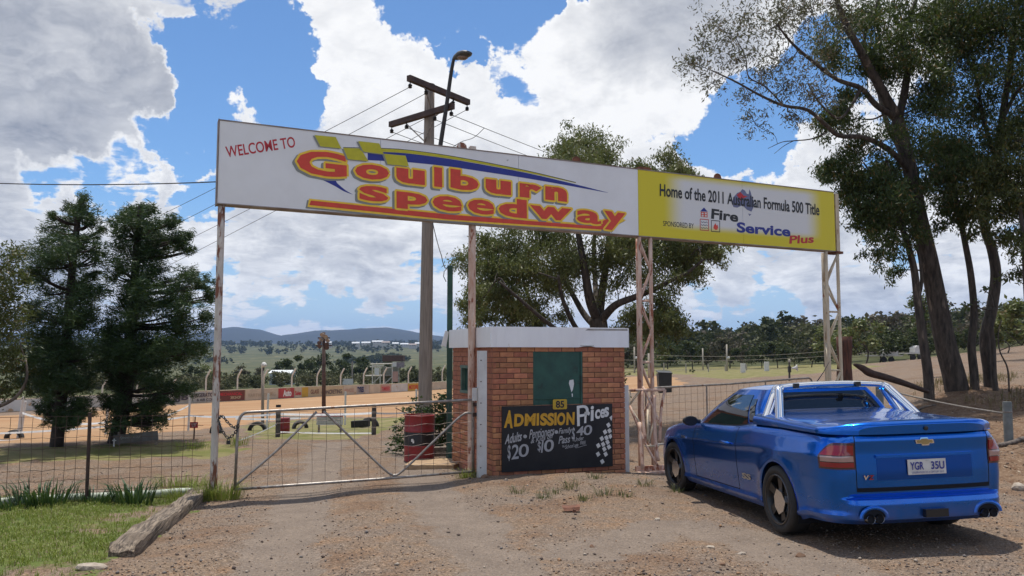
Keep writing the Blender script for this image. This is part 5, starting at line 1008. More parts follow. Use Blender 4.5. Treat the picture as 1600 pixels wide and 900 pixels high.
# cabin
def ringpt(k, h):
    "cabin surface: k in 0..1 round the half outline from rear centre to front centre, h in 0..1 belt to roof"
    lo = np.array([(0,.50),(.45,.50),(.66,.51),(.775,.56),(.815,.68),(.825,1.0),(.825,1.6),(.815,2.15),(.78,2.42),(.66,2.60),(.40,2.74),(0,2.80)]); hi = np.array([(0,.66),(.38,.66),(.50,.665),(.565,.69),(.595,.76),(.605,.95),(.60,1.25),(.575,1.52),(.55,1.60),(.48,1.67),(.30,1.72),(0,1.74)])
    u = np.linspace(0, 1, len(lo)); a_ = np.array([np.interp(k, u, lo[:, i]) for i in (0, 1)]); c_ = np.array([np.interp(k, u, hi[:, i]) for i in (0, 1)]); zl = ztop(a_[1]) - .015; zh = 1.405 - .012 * np.clip((c_[1] - 1.2) / .5, 0, 1); p = a_ + (c_ - a_) * h; bul = .035 * math.sin(math.pi * h) * np.clip((p[0]) / .5, 0, 1) * (k < .85); return np.array([p[0] + bul, p[1], zl + (zh - zl) * h])
def ringsm(k, h, e=.035): return (ringpt(max(k - e, 0), h) + 2 * ringpt(k, h) + ringpt(min(k + e, 1), h)) / 4 if e < k < 1 - e else ringpt(k, h)
K_ = np.linspace(0, 1, 70); H_ = np.linspace(0, 1, 14); G_ = np.array([[ringsm(k, h) for k in K_] for h in H_]); cab = MB(); cab.grid(G_[:, ::-1]); cab.grid(G_ * (-1, 1, 1))
# roof
top = G_[-1]; rows = []
for s_ in np.linspace(1, -1, 23):
    rows.append([(p[0] * s_, p[1], p[2] + .055 * (1 - abs(s_) ** 2.4) * math.sin(math.pi * np.clip((p[1] - .62) / 1.2, .0, 1)) ** .45 if s_ not in (1, -1) else p[2]) for p in top])
# build the roof by stations along y so that it closes cleanly
ty = np.linspace(top[0, 1] + .001, top[-1, 1] - .001, 22); xs_ = np.interp(ty, [p[1] for p in top], [p[0] for p in top]); rows = [[(x_ * s_, y_, np.interp(y_, [p[1] for p in top], [p[2] for p in top]) + .048 * (1 - abs(s_) ** 2.6) * min(1, (math.sin(math.pi * np.clip((y_ - .655) / 1.09, 0, 1)) * 1.6) ** .6)) for s_ in np.linspace(1, -1, 25)] for x_, y_ in zip(xs_, ty)]
cab.grid(np.array(rows)); ob('cabin', cab, paint, car, local=True, auto=40)
def cpatch(name, fn, ks, hs, mt, off, sides=(1, -1), parent=None, lab=None):
    for m_ in sides:
        G_ = []
        for h in hs:
            row = []
            for k in ks:
                kk, hh = fn(k, h); p = ringsm(kk, hh); q = ringsm(min(kk + .01, 1), hh) - ringsm(max(kk - .01, 0), hh); r_ = ringsm(kk, min(hh + .02, 1)) - ringsm(kk, max(hh - .02, 0)); n_ = np.cross(q, r_); n_ /= np.linalg.norm(n_) + 1e-9; n_ = n_ if (n_ @ (p - np.array([0, 1.2, 1.1]))) > 0 else -n_; row.append((p + n_ * off) * (m_, 1, 1))
            G_.append(row)
        G_ = np.array(G_); o = ob(name, MB().grid(G_ if m_ > 0 else G_[:, ::-1]), mt, parent or car, local=True, smooth=True)
    return o
lin = lambda a_, b_: (lambda t_: a_ + (b_ - a_) * t_)
sq_ = np.linspace(0, 1, 14)
# side glass: k about .42 (rear) to .66 (mirror), cut by the A pillar
cpatch('side_window', lambda a_, h: (lin(.405 + .05 * h, .655 - .035 * h)(a_), .05 + .80 * h), sq_, sq_, glassm, .005)
cpatch('quarter_window', lambda a_, h: (lin(.345 + .055 * h, .392 + .05 * h)(a_), .08 + .66 * h), sq_, sq_, glassm, .005)
cpatch('windscreen', lambda a_, h: (lin(.735, 1.0)(a_), .06 + .86 * h), sq_, sq_, glassm, .005)
cpatch('window_trim', lambda a_, h: (lin(.34, .665)(a_), .015 + .03 * h), sq_, np.linspace(0, 1, 3), blk, .007)
rw = [(-.60,1.10),(.60,1.10),(.52,1.375),(.44,1.395),(-.44,1.395),(-.52,1.375)]
cpatch('rear_window', lambda a_, h: (lin(.0, .205 - .03 * h)(a_), .05 + .86 * h), sq_, sq_, glassm, .006)
# chrome sports bar: two legs each side joined over the roof edge
tb = []
for m_ in (1, -1):
    for y0, y1, x1 in ((.50, .42, .815), (.44, .10, .80)):
        P_ = catmull([(m_ * .60, y0 - .0, 1.425), (m_ * .632, y0 - .02, 1.405), (m_ * .665, (y0 * .75 + y1 * .25), 1.34), (m_ * x1, y1, 1.065)], 6); ob('sports_bar_leg', MB().tube(P_, .045, 14), chrome, car, local=True, smooth=True)
ob('sports_bar', MB().tube(catmull([(-.61, .46, 1.42), (-.56, .46, 1.438), (-.3, .47, 1.455), (0, .475, 1.46), (.3, .47, 1.455), (.56, .46, 1.438), (.61, .46, 1.42)], 6), .030, 12), chrome, car, local=True, smooth=True)
for x_ in (-.42, .30): boxat('bar_clamp', (x_, .46, 1.448), (.06, .078, .05), blk)
ob('aerial_base', MB().lathe((.02, .80, 1.448), [(.03, 0), (.02, .02), (.008, .035), (0, .036)], 10), blk, car, local=True); ob('aerial', MB().tube([(.02, .80, 1.47), (.045, .68, 1.58), (.07, .58, 1.70)], [.006, .004, .002], 6), blk, car, local=True)
# mirrors, handles, badges, indicator
for m_ in (1, -1):
    c = np.array([m_ * .985, 2.18, 1.0]); V_ = np.array([[c + np.array([m_ * .095 * math.cos(q) * w_, dy, .062 * math.sin(q) * w_]) for q in np.arange(16) * 2 * math.pi / 16] for dy, w_ in ((-.05, .9), (-.045, 1.0), (.0, 1.0), (.06, .8), (.1, .35))]); mb = MB().grid(V_, closed=True); mb.add(V_[0], [tuple(range(16))]); mb.add(V_[-1], [tuple(range(16))]); mb.tube([(m_ * .84, 2.2, .985), (m_ * .93, 2.19, .995)], .028, 8); ob('wing_mirror', mb, blk, car, local=True, auto=40)
    s0 = np.interp(1.22, _q[:, 1], _s); p = bodypt(s0, tz(.80, 1.2)); ob('door_handle', MB().tube([(m_ * (p[0] + .012), 1.10, .80), (m_ * (p[0] + .032), 1.14, .803), (m_ * (p[0] + .034), 1.30, .806), (m_ * (p[0] + .012), 1.34, .806)], [.012, .017, .017, .012], 8), paint, car, local=True, smooth=True)
    p = bodypt(np.interp(2.62, _q[:, 1], _s), tz(.76, 2.6)); ob('side_indicator', MB().prism([(m_ * (p[0] + .004), 2.52, .752), (m_ * (p[0] + .004), 2.70, .762), (m_ * (p[0] + .004), 2.68, .785), (m_ * (p[0] + .004), 2.53, .778)], (m_ * .006, 0, 0)), chrome, car, local=True)
    p = bodypt(np.interp(.75, _q[:, 1], _s), tz(.42, .75)); mb = MB(); put(mb, Plane((m_ * (p[0] + .008), .86 if m_ < 0 else .58, .44), (0, -m_ * -1 if m_ > 0 else -1, 0), (0, 0, 1)), 'SS', (0, .06), (.22, .06), (0, 0), .002, .04, uv=True); ob('badge', mb, mat('badge_silver', (.45,.42,.36), .3, metal=.6) if m_ > 0 else bpy.data.materials['badge_silver'], car, local=True)
# wheels
def wheel(x, y, sgn, steer=0.0):
    wr_ = empty('wheel', (x, y, .335), None, None); wr_.parent = car; wr_.rotation_euler = (0, 0, steer); ax = np.array([sgn, 0, 0.0]); Rt = .335
    pr = [(.245, -.19), (.262, -.215), (Rt - .03, -.22), (Rt - .006, -.20), (Rt, -.16), (Rt, -.05), (Rt - .006, -.01), (Rt - .03, .012), (.275, .010), (.250, -.002), (.245, -.012)]
    ob('tyre', MB().lathe((0, 0, 0), pr, 44, ax), tyre, wr_, local=True, auto=50)
    rm_ = ob('rim', MB().lathe((0, 0, 0), [(.252, -.005), (.248, .006), (.236, .004), (.225, -.02), (.205, -.10), (.19, -.17), (0, -.17)], 40, ax), rimm, wr_, local=True, smooth=True)
    ob('rim_lip', MB().lathe((0, 0, 0), [(.249, .0), (.246, .010), (.236, .008)], 40, ax), mat('rim_lip_grey', (.10,.10,.11), .2, metal=.8), rm_, local=True, smooth=True)
    for k in range(5):
        a_ = k * 2 * math.pi / 5 + .55; P_ = [np.array([sgn * d_, r_ * math.cos(a_ + o_), r_ * math.sin(a_ + o_)]) for r_, o_, d_ in ((.05, -.6, -.055), (.215, -.22, -.035), (.215, .22, -.035), (.05, .6, -.055))]; ob('spoke', MB().prism(P_, ax * .022), rimm, rm_, local=True)
    hp = [np.array([sgn * -.030, .128 * math.cos(q) * (1.0 if i % 2 else .86) - .03, .128 * math.sin(q) * (1.0 if i % 2 else .9) - .02]) for i, q in enumerate(np.arange(7) * 2 * math.pi / 7 + .35)]; ob('polished_cover', MB().prism(hp, ax * .03), polish, rm_, local=True)
for x, y, s_ in ((-.925, 0, -1), (.925, 0, 1), (-.925, 3.009, -1), (.925, 3.009, 1)): wheel(x, y, s_, .10 if y > 1 else 0)
# ------------------------------------------------------------ trees
def leaves(C, sz, asp, droop, rg, tilt=.6):
    "diamond leaves at centres C"
    n = len(C); a = rg.normal(size=(n, 3)); a[:, 2] = a[:, 2] * .6 - droop; a /= np.linalg.norm(a, axis=1)[:, None]; b_ = rg.normal(size=(n, 3)); b_ -= a * (a * b_).sum(1)[:, None]; b_ /= np.linalg.norm(b_, axis=1)[:, None] + 1e-9
    s_ = (sz * rg.uniform(.65, 1.35, n))[:, None]; V = np.stack([C - a * s_ * .5, C + b_ * s_ * asp * .5 - a * s_ * .08, C + a * s_ * .5, C - b_ * s_ * asp * .5 - a * s_ * .08], 1); return V.reshape(-1, 3), np.arange(n * 4).reshape(n, 4)
class Tree:
    def __init__(s, seed): s.rg = np.random.default_rng(seed); s.sk = []; s.tr = MB(); s.br = MB(); s.L = []
    def limb(s, P, r0, r1, trunk=False, n=8, wig=.0):
        P = catmull(P, 6); k = len(P); r_ = np.linspace(r0, r1, k); 
        if wig: P = P + np.concatenate([[(0, 0, 0)], s.rg.normal(0, wig, (k - 1, 3))])
        (s.tr if trunk else s.br).tube(P, r_, n); s.sk += [(p, q) for p, q in zip(P, r_)]; return P
    def clump(s, c, r, nl, tw=.012, sq=(1, 1, .8), twigs=5, link=True):
        c = np.asarray(c, float); rg = s.rg
        if link:
            S_ = np.array([p for p, _ in s.sk]); rad = np.array([q for _, q in s.sk]); d = np.linalg.norm(S_ - c, axis=1) + np.maximum(0, S_[:, 2] - c[2]) * .6 + np.where(rad < .008, .5, 0); i = int(np.argmin(d)); a = S_[i]; dd = np.linalg.norm(c - a)
            if dd > .05:
                m1 = a + (c - a) * .35 + rg.normal(0, .09, 3) * dd + np.array([0, 0, .06 * dd]); m2 = a + (c - a) * .7 + rg.normal(0, .07, 3) * dd + np.array([0, 0, .05 * dd]); P = catmull([a, m1, m2, c], 4); r0 = min(rad[i] * .7, tw * (1.2 + dd * 1.1)); rr = np.linspace(r0, tw * .55, len(P)); s.br.tube(P, rr, 5, False); s.sk += [(p, q) for p, q in zip(P[1:], rr[1:])]
        tips = []
        for _ in range(twigs):
            e = c + rg.normal(size=3) * r * .5 * np.array(sq); m_ = (c + e) / 2 + rg.normal(0, .06, 3) * r; s.br.tube([c, m_, e], [tw * .5, tw * .4, tw * .22], 3, False); tips += [m_, e, e]
        tips = np.array(tips) if tips else c[None]
        n = int(nl); k = rg.integers(0, len(tips), n); s.L.append(tips[k] * .6 + c * .4 + rg.normal(size=(n, 3)) * r * .25 * np.array(sq) + (tips[k] - c) * .60)
    def build(s, name, base, label, cat, bark, leaf, sz, asp, droop, group=None, trunk_name='trunk'):
        root = empty(name, base, label, cat, group); 
        if s.tr.v: ob(trunk_name, s.tr, bark, root, smooth=True)
        if s.br.v: ob('branches', s.br, bark, root, smooth=True)
        if s.L: C = np.concatenate(s.L); ob('crown', leaves(C, sz, asp, droop, s.rg), leaf, root)
        return root
gum = leafmat('gum_leaf', (.030,.056,.018), (.085,.115,.032), .30, (.20,.13,.05)); gum_olive = leafmat('gum_leaf_olive', (.05,.07,.02), (.11,.12,.035), .32, (.18,.13,.04)); gum_mid = leafmat('gum_leaf_mid', (.085,.112,.036), (.20,.205,.075), .30, (.16,.12,.05)); gum_sparse = leafmat('gum_leaf_sparse', (.07,.075,.045), (.15,.125,.09), .25, (.22,.14,.09)); pine_l = leafmat('pine_needle', (.013,.036,.014), (.050,.092,.026), .22); shrub_l = leafmat('shrub_leaf', (.022,.05,.015), (.06,.095,.025), .25); bush_l = leafmat('bush_leaf', (.030,.044,.020), (.085,.095,.040), .2, None, .5, .08); bush_g = leafmat('bush_leaf_grey', (.060,.055,.036), (.11,.095,.065), .2, None, .5, .08)
scrub_l = leafmat('scrub_leaf', (.062,.072,.034), (.17,.155,.085), .15, None, .12, .05, .35); wood_a = leafmat('woodland_leaf', (.032,.044,.020), (.115,.112,.055), .12, None, .045, .05, .3); wood_b = leafmat('woodland_leaf_grey', (.070,.060,.042), (.145,.122,.092), .12, None, .05, .05, .3)
def limbpx(T, pts, Y, r0, r1, trunk=False, n=8):
    P = [W(p[0], p[1], Y + (p[2] if len(p) > 2 else 0)) for p in pts]; return T.limb(P, r0, r1, trunk, n)
def clpx(T, lst, Y, dens, dep, szf=1.0, **k):
    for q in lst:
        px_, py_, r_ = q[:3]; dn = q[3] if len(q) > 3 else 1; y_ = Y + T.rg.uniform(-dep, dep); c = W(px_, py_, y_); r = r_ / F * y_; T.clump(c, r, dens * dn * (r / .5) ** 1.7, **k)
def base_fix(P):  # sink the foot of a trunk into the ground
    return P
# big gum on the right (main)
TY = 21.5
def foot(px_, Y): g_ = onG(px_, Y); g_[2] = hz(g_[0], g_[1]); return g_
T = Tree(11); f0 = foot(1497, TY); P = [f0 - e3 * .2] + [W(x, y, TY + d) for x, y, d in ((1490,585,0),(1478,540,0),(1464,470,.0),(1450,400,-.1),(1436,340,-.2),(1424,275,-.3),(1411,220,-.4),(1402,185,-.5))]; T.limb(P, .31, .15, True, 14)
limbpx(T, [(1402,185,-.5),(1382,150,-.7),(1362,112,-.9),(1340,72,-1.1),(1318,30,-1.3),(1302,-20,-1.5)], TY, .15, .06); limbpx(T, [(1403,190,-.5),(1414,140,-.4),(1418,95,-.2),(1410,60,0),(1424,20,.2),(1440,-25,.3)], TY, .11, .05); limbpx(T, [(1424,275,-.3),(1400,220,.3),(1385,190,.6),(1372,130,1.0),(1376,70,1.2),(1362,10,1.5)], TY, .09, .035)
limbpx(T, [(1402,185,-.5),(1370,165,-1.0),(1345,138,-1.4),(1310,125,-1.8),(1275,100,-2.2),(1240,70,-2.4),(1215,40,-2.6)], TY, .085, .022); limbpx(T, [(1424,270,-.3),(1390,235,-1),(1350,215,-1.5),(1312,212,-2.0),(1290,195,-2.3),(1262,172,-2.5),(1225,165,-2.8),(1190,150,-3.0),(1150,128,-3.2),(1112,110,-3.4)], TY, .08, .014)
limbpx(T, [(1345,138,-1.4),(1330,165,-1.6),(1310,185,-1.9),(1280,160,-2.2),(1262,130,-2.3)], TY, .045, .016); limbpx(T, [(1225,165,-2.8),(1195,135,-2.8),(1170,120,-2.9),(1165,90,-3),(1150,60,-3)], TY, .022, .01); limbpx(T, [(1292,207,-2.2),(1268,217,-2.3),(1240,220,-2.4),(1222,222,-2.4),(1200,232,-2.5)], TY, .02, .006); limbpx(T, [(1240,220,-2.4),(1225,228,-2.4),(1210,240,-2.4)], TY, .01, .005)
limbpx(T, [(1362,112,-.9),(1350,60,-.5),(1365,20,-.2),(1378,-20,0)], TY, .06, .03); limbpx(T, [(1436,340,-.2),(1405,320,-.6),(1375,290,-.9),(1350,255,-1)], TY, .05, .02)
sp_ = [(1080,100,28),(1098,66,34),(1125,38,34),(1150,95,38),(1112,130,22),(1165,20,40),(1205,45,42),(1240,15,40),(1228,92,40),(1282,65,42),(1178,190,26),(1170,206,14,.5),(1232,130,38),(1262,150,30),(1248,185,20),(1290,150,34),(1190,110,34),(1160,150,22),(1090,90,18),(1140,60,30),(1215,10,35),(1270,20,40),(1310,10,38)]
clpx(T, sp_, TY - 2.5, 380, .9, tw=.011, sq=(1, 1, .9), twigs=10); spL = T.L; T.L = []
dn_ = [(1318,20,46),(1352,100,40),(1360,35,40),(1300,95,34),(1325,150,30),(1298,182,36),(1325,190,28),(1335,228,44,1.3),(1302,262,26,1.5),(1290,275,20,1.4),(1345,275,42,1.5),(1378,322,40,1.4),(1362,362,30,1.3),(1352,300,30,1.3),(1400,270,36,1.1),(1400,350,30),(1425,110,44),(1450,140,44),(1470,165,44),(1442,215,48),(1460,260,40),(1385,60,40),(1400,10,40),(1430,60,34),(1460,110,36),(1380,400,24,.9),(1395,425,18,.7),(1372,110,30),(1415,300,26)]
clpx(T, dn_, TY - .6, 1100, 1.1, tw=.013, twigs=6); gl = T.L; T.L = spL; C = np.concatenate(gl)
mg = T.build('gum_tree', f0, 'tallest gum tree on the bank, thick trunk and limbs reaching left over the sign', 'tree', MT['bark'], gum_sparse, .10, .28, .8, 'gum trees on the right bank'); ob('crown', leaves(C, .12, .28, 1.1, T.rg), gum, mg)
# thin left stem
T = Tree(12); f0 = foot(1452, TY - .6); T.limb([f0 - e3 * .2] + [W(x, y, TY - .6) for x, y in ((1450,585),(1442,530),(1434,470),(1428,420),(1416,375),(1402,335),(1392,290),(1385,250))], .135, .045, True, 10); limbpx(T, [(1434,470),(1440,440),(1436,400),(1428,380)], TY - .6, .05, .03); 
clpx(T, [(1370,350,30,1.2),(1402,320,34),(1376,285,30),(1355,330,24),(1420,370,24),(1395,380,22),(1415,330,24),(1385,305,28,1.2),(1345,350,22)], TY - .8, 1000, .6, twigs=10)
T.build('gum_tree', f0, 'slender dark gum stem leaning left, just left of the thickest trunk', 'tree', MT['bark'], gum, .12, .28, 1.1, 'gum trees on the right bank')
# forked right pair
T = Tree(13); f0 = foot(1548, TY + .3); T.limb([f0 - e3 * .2] + [W(x, y, TY + .3) for x, y in ((1546,580),(1540,530),(1550,480),(1556,430),(1550,390),(1538,350),(1545,300),(1556,250),(1565,190),(1576,120),(1584,50),(1592,-20))], .17, .065, True, 12); limbpx(T, [(1556,250),(1540,200),(1530,150),(1520,90),(1510,30)], TY + .2, .06, .03); limbpx(T, [(1565,190),(1585,150),(1610,120),(1640,80)], TY + .2, .06, .03)
clpx(T, [(1450,35,50,1.2),(1480,20,50,1.2),(1515,45,55,1.3),(1560,25,55,1.3),(1595,45,45,1.3),(1500,85,44),(1540,110,36,.6),(1585,115,44,.8),(1610,180,50),(1530,165,36,.6),(1560,200,40,.6),(1510,190,44),(1500,230,50,1.1),(1535,255,44,1.1),(1580,210,40,.8),(1470,60,40),(1630,60,70),(1650,140,60)], TY, 1100, 1.2, twigs=11)
limbpx(T, [(1592,-20),(1600,-90,-1.5),(1590,-160,-3),(1560,-220,-4.5)], TY, .06, .03)
clpx(T, [(1590,-60,90),(1520,-70,90),(1640,-20,90),(1690,60,90),(1740,140,80)], TY - 1.5, 700, 1.2, twigs=11); clpx(T, [(1560,-160,100),(1640,-150,100),(1480,-150,90),(1700,-80,100),(1560,-260,120),(1680,-240,120),(1480,-260,100)], TY - 4.5, 650, 1.5, twigs=11)
T.build('gum_tree', f0, 'curving gum trunk at the right, its dense crown filling the top right corner', 'tree', MT['bark'], gum, .12, .28, 1.1, 'gum trees on the right bank')
T = Tree(14); f0 = foot(1523, TY - .2); T.limb([f0 - e3 * .2] + [W(x, y, TY - .2) for x, y in ((1522,585),(1518,540),(1522,490),(1517,430),(1508,380),(1498,330),(1488,280),(1480,230))], .12, .05, True, 10); limbpx(T, [(1508,380),(1520,345),(1530,320),(1545,295)], TY - .2, .035, .02)
clpx(T, [(1505,300,40),(1475,320,26),(1530,330,36),(1480,280,34),(1512,262,40),(1540,290,34),(1465,240,34),(1490,345,24),(1525,365,20,.6)], TY - .3, 1100, .7, twigs=10)
T.build('gum_tree', f0, 'thin straight gum stem rising between the two thick trunks', 'tree', MT['bark'], gum, .12, .28, 1.1, 'gum trees on the right bank')
T = Tree(15); f0 = foot(1612, TY - 2); T.limb([f0 - e3 * .2] + [W(x, y, TY - 2) for x, y in ((1608,520),(1603,440),(1598,360),(1590,300))], .09, .04, True, 9)
clpx(T, [(1572,275,44,1.3),(1585,330,42,1.2),(1600,260,40,1.2),(1560,310,30),(1600,380,36),(1575,375,28,.9),(1590,220,40),(1548,262,28,.9),(1612,320,40),(1592,430,22,.6),(1535,285,20,.6)], TY - 2, 1100, .7, twigs=10)
T.build('gum_tree', f0, 'olive leaved young gum hanging in at the right edge', 'tree', MT['bark'], gum_olive, .12, .28, 1.1, 'gum trees on the right bank')
T = Tree(16); f0 = foot(1556, TY - .4); T.limb([f0 - e3 * .1] + [W(x, y, TY - .4) for x, y in ((1553,580),(1552,540),(1549,510),(1552,480))], .075, .05, True, 8); limbpx(T, [(1552,480),(1548,462),(1540,455)], TY - .4, .03, .012); clpx(T, [(1535,452,9,.6),(1512,478,9,.9),(1530,470,8,.4)], TY - .4, 300, .1, twigs=3)
T.build('gum_tree', f0, 'short broken gum stem with a few leaves, right of the curving trunk base', 'tree', MT['bark'], gum, .12, .36, .8, 'gum trees on the right bank')
# bare sapling at right
T = Tree(17); f0 = foot(1577, TY - 3); limbpx(T, [(1577,612),(1574,575),(1562,548),(1560,520),(1565,500)], TY - 3, .022, .01); limbpx(T, [(1562,548),(1580,540),(1600,530)], TY - 3, .012, .006); T.build('bare_sapling', f0, 'thin crooked leafless sapling at the right of the gum trunks', 'sapling', MT['bark'], gum, .1, .3, .5)
# gum behind the booth
CYc = 22.0; T = Tree(21); f0 = foot(937, CYc); T.limb([f0 - e3 * .2] + [W(x, y, CYc) for x, y in ((936,640),(935,570),(936,520),(934,498))], .30, .24, True, 14)
for P, r0, r1 in (([(934,500),(922,470,-.3),(915,430,-.5),(908,390,-.6),(900,340,-.6),(896,285,-.5)], .15, .05), ([(935,500),(940,460,.4),(946,420,.6),(952,370,.8),(962,310,1),(975,270,1.2)], .14, .04), ([(936,505),(960,478,-.6),(990,465,-1),(1015,455,-1.2),(1045,440,-1.4),(1075,425,-1.5),(1100,405,-1.6)], .12, .03), ([(930,510),(912,490,.5),(892,455,.8),(872,420,1),(858,385,1.2)], .10, .04), ([(935,540),(905,520,-.6),(880,470,-1.1),(872,430,-1.4)], .09, .035), ([(930,560),(890,530,-1),(850,500,-1.6),(815,470,-2),(780,440,-2.2)], .08, .03), ([(930,530),(850,520,1),(828,470,1.4),(815,430,1.6),(800,400,1.7)], .07, .03), ([(936,530),(975,520,.8),(1010,495,1.2),(1040,475,1.4)], .06, .02), ([(934,498),(930,440,1.2),(928,380,1.6),(935,320,2),(925,260,2)], .09, .03)): limbpx(T, P, CYc, r0, r1)
cl = [(742,415,30),(762,455,40),(735,470,26),(748,490,20),(775,425,36),(800,395,40),(828,430,44),(792,478,38),(822,480,30),(772,385,24),(760,380,18,.7),(850,385,44),(868,450,32,.8),(832,508,24),(880,400,40),(905,415,34,.8),(900,255,44),(930,238,34),(905,222,24),(872,250,18),(880,235,16),(890,270,36),(940,262,26),(1000,264,22),(1018,272,18),(1045,262,26),(1065,268,20),(1080,272,12),(950,395,40,.9),(975,380,34),(1000,400,44),(1040,388,42),(1080,398,40),(1108,386,28),(1122,402,16),(1062,428,34),(1090,425,22,.7),(1050,495,26),(1040,475,24,.8),(1022,510,30),(985,505,26,.8),(1010,440,30,.7),(1055,520,16),(965,450,28,.5),(850,340,40,.5),(900,320,50,.5),(960,320,50,.5),(1020,320,44,.5),(800,350,30,.4),(1070,340,30,.4),(1040,365,40,.8),(780,455,30),(1045,510,18),(760,500,16,.7),(990,480,24,.5),(870,490,22,.5)]
clpx(T, cl, CYc, 1900, 1.8, tw=.012, twigs=11); T.build('gum_tree', f0, 'broad many limbed gum tree standing behind the brick booth', 'tree', MT['bark'], gum_mid, .105, .30, 1.1)
# pines
def pine(seed, base_px, Y, tr, r0, cl, label):
    T = Tree(seed); f_ = foot(*base_px); T.limb([f_ - e3 * .2] + [W(x, y, Y) for x, y in tr], r0, .04, True, 12)
    for q in cl:
        px_, py_, r_ = q[:3]
        for k in range(4):
            y_ = Y + T.rg.uniform(-1, 1) * min(1.5, .35 + r_ / 36); c = W(px_ + T.rg.normal(0, r_ * .36), py_ + T.rg.normal(0, r_ * .28), y_); r = r_ * T.rg.uniform(.5, .8) / F * Y
            tx = np.interp(py_, [t_[1] for t_ in tr][::-1], [t_[0] for t_ in tr][::-1]); a = W(tx, min(py_ + 14, 660), Y)
            P = catmull([a, a + (c - a) * .5 + np.array([0, 0, -.05]), c], 4); T.br.tube(P, np.linspace(.035, .012, len(P)), 5, False)
            n = int(880 * (q[3] if len(q) > 3 else 1) * (r / .4) ** 1.5); tw_ = T.rg.normal(size=(9, 3)) * r * .55 * np.array([1, 1, .75]) + np.array([0, 0, .08 * r]); kk = T.rg.integers(0, 9, n); T.L.append(c + tw_[kk] + T.rg.normal(size=(n, 3)) * r * .27 * np.array([1, 1, .85]))
    return T.build('pine_tree', f_, label, 'tree', MT['bark_pine'], pine_l, .125, .13, -.1, 'pine trees by the track')
pine(31, (180, 18.8), 18.8, [(183,680),(196,620),(203,540),(208,470),(213,400),(217,345),(219,322)], .20, [(210,328,22),(197,338,18),(232,332,18),(192,360,24),(240,358,30),(218,350,26),(270,346,16),(284,372,18),(262,378,28),(202,392,34),(230,398,30),(292,392,12),(182,425,26),(215,445,40),(248,432,28),(296,436,26),(318,445,16),(278,460,28),(326,466,16),(190,478,36),(228,490,44),(286,492,36),(322,500,18),(172,518,34),(220,530,44),(276,530,40),(306,548,22),(182,560,36),(228,568,44),(268,566,32),(202,600,36),(246,598,26),(182,612,24),(228,628,20),(262,620,18,.8),(244,640,12,.8),(160,575,20),(190,650,22),(222,655,22),(170,632,18),(250,655,14),(276,605,20),(165,540,24),(205,560,34)], 'right hand pine with layered branches reaching toward the rusty sign pole')
pine(32, (88, 18.3), 18.3, [(90,680),(97,610),(105,520),(113,420),(122,340),(126,312)], .16, [(128,312,15),(120,328,20),(108,350,26),(84,338,9),(140,345,17),(155,360,11),(98,376,26),(138,380,22),(74,402,30),(110,410,36),(150,402,16),(62,440,26),(100,450,40),(138,452,24),(60,490,30),(100,500,42),(132,500,28),(56,530,30),(96,550,42),(132,552,30),(60,572,26),(98,600,40),(128,604,28),(72,628,18),(118,640,20),(100,648,18),(146,430,14),(66,640,12,.8),(85,655,20),(112,662,18),(60,600,26),(130,640,20),(75,560,34),(110,570,34)], 'left hand pine, the narrower and darker of the two')
# gum at the left edge
T = Tree(41); f0 = foot(-70, 16.5); T.limb([f0 - e3 * .2] + [W(x, y, 16.5) for x, y in ((-62,600),(-45,520),(-30,460),(-20,420))], .15, .06, True, 10); limbpx(T, [(-62,650),(-20,640,-.2),(10,630,-.3),(30,615,-.3),(42,590,-.3),(40,560,-.2)], 16.5, .05, .018); limbpx(T, [(-45,540),(-10,560),(10,570),(25,560)], 16.5, .03, .012)
clpx(T, [(-5,470,40),(15,520,34),(25,575,24),(-10,600,40),(8,412,34),(28,398,16),(14,450,32),(38,440,12),(8,500,30),(30,485,16),(10,560,30),(32,545,20),(12,605,18,.7),(-20,430,50),(-30,520,50),(38,575,12),(30,515,14,.7),(-10,480,40),(20,425,22),(44,610,9,.5)], 16.5, 900, .7, twigs=9); T.build('gum_tree', f0, 'olive gum tree cut by the left edge of the view', 'tree', MT['bark_pale'], gum_olive, .09, .30, .6)
# small far sapling seen between the trunks
T = Tree(42); f0 = foot(1446, 30); T.limb([f0 - e3 * .1] + [W(x, y, 30) for x, y in ((1447,560),(1446,500),(1444,470))], .06, .03, True, 7); clpx(T, [(1444,470,26),(1432,490,20),(1462,482,18),(1450,505,18,.7),(1428,475,14)], 30, 300, .5); T.build('gum_sapling', f0, 'small round topped gum sapling seen between the trunks', 'tree', MT['bark'], gum, .14, .4, .5)
# shrub behind the drum
T = Tree(43); f0 = foot(672, 16.4); f0b = f0 + e3 * .05
for k in range(7): T.limb([f0, f0 + np.array([rng.normal(0, .2), rng.normal(0, .15), .5]), f0 + np.array([rng.normal(0, .4), rng.normal(0, .3), .95])], .02, .008, False, 5)
clpx(T, [(690,632,18),(672,645,22),(698,650,20),(655,640,18,.8),(680,665,24),(700,680,22),(640,660,18),(628,685,16),(622,700,14),(634,640,10,.6),(706,628,10),(700,705,16),(680,700,20),(690,660,24),(618,672,9,.7),(645,700,18)], 16.3, 620, .35, tw=.008, twigs=6); T.build('shrub', f0, 'dark green leafy shrub behind the red drum', 'shrub', MT['bark'], shrub_l, .085, .42, .1)
T = Tree(44); f0 = foot(972, 16.5); clpx(T, [(972,598,9),(975,588,6),(970,610,8),(973,625,8)], 16.5, 300, .1, link=False); T.br.tube([f0, W(972, 600, 16.5)], .012, 5); T.build('shrub', f0, 'small leafy shoot above the short white post', 'shrub', MT['bark'], shrub_l, .08, .4, .1)
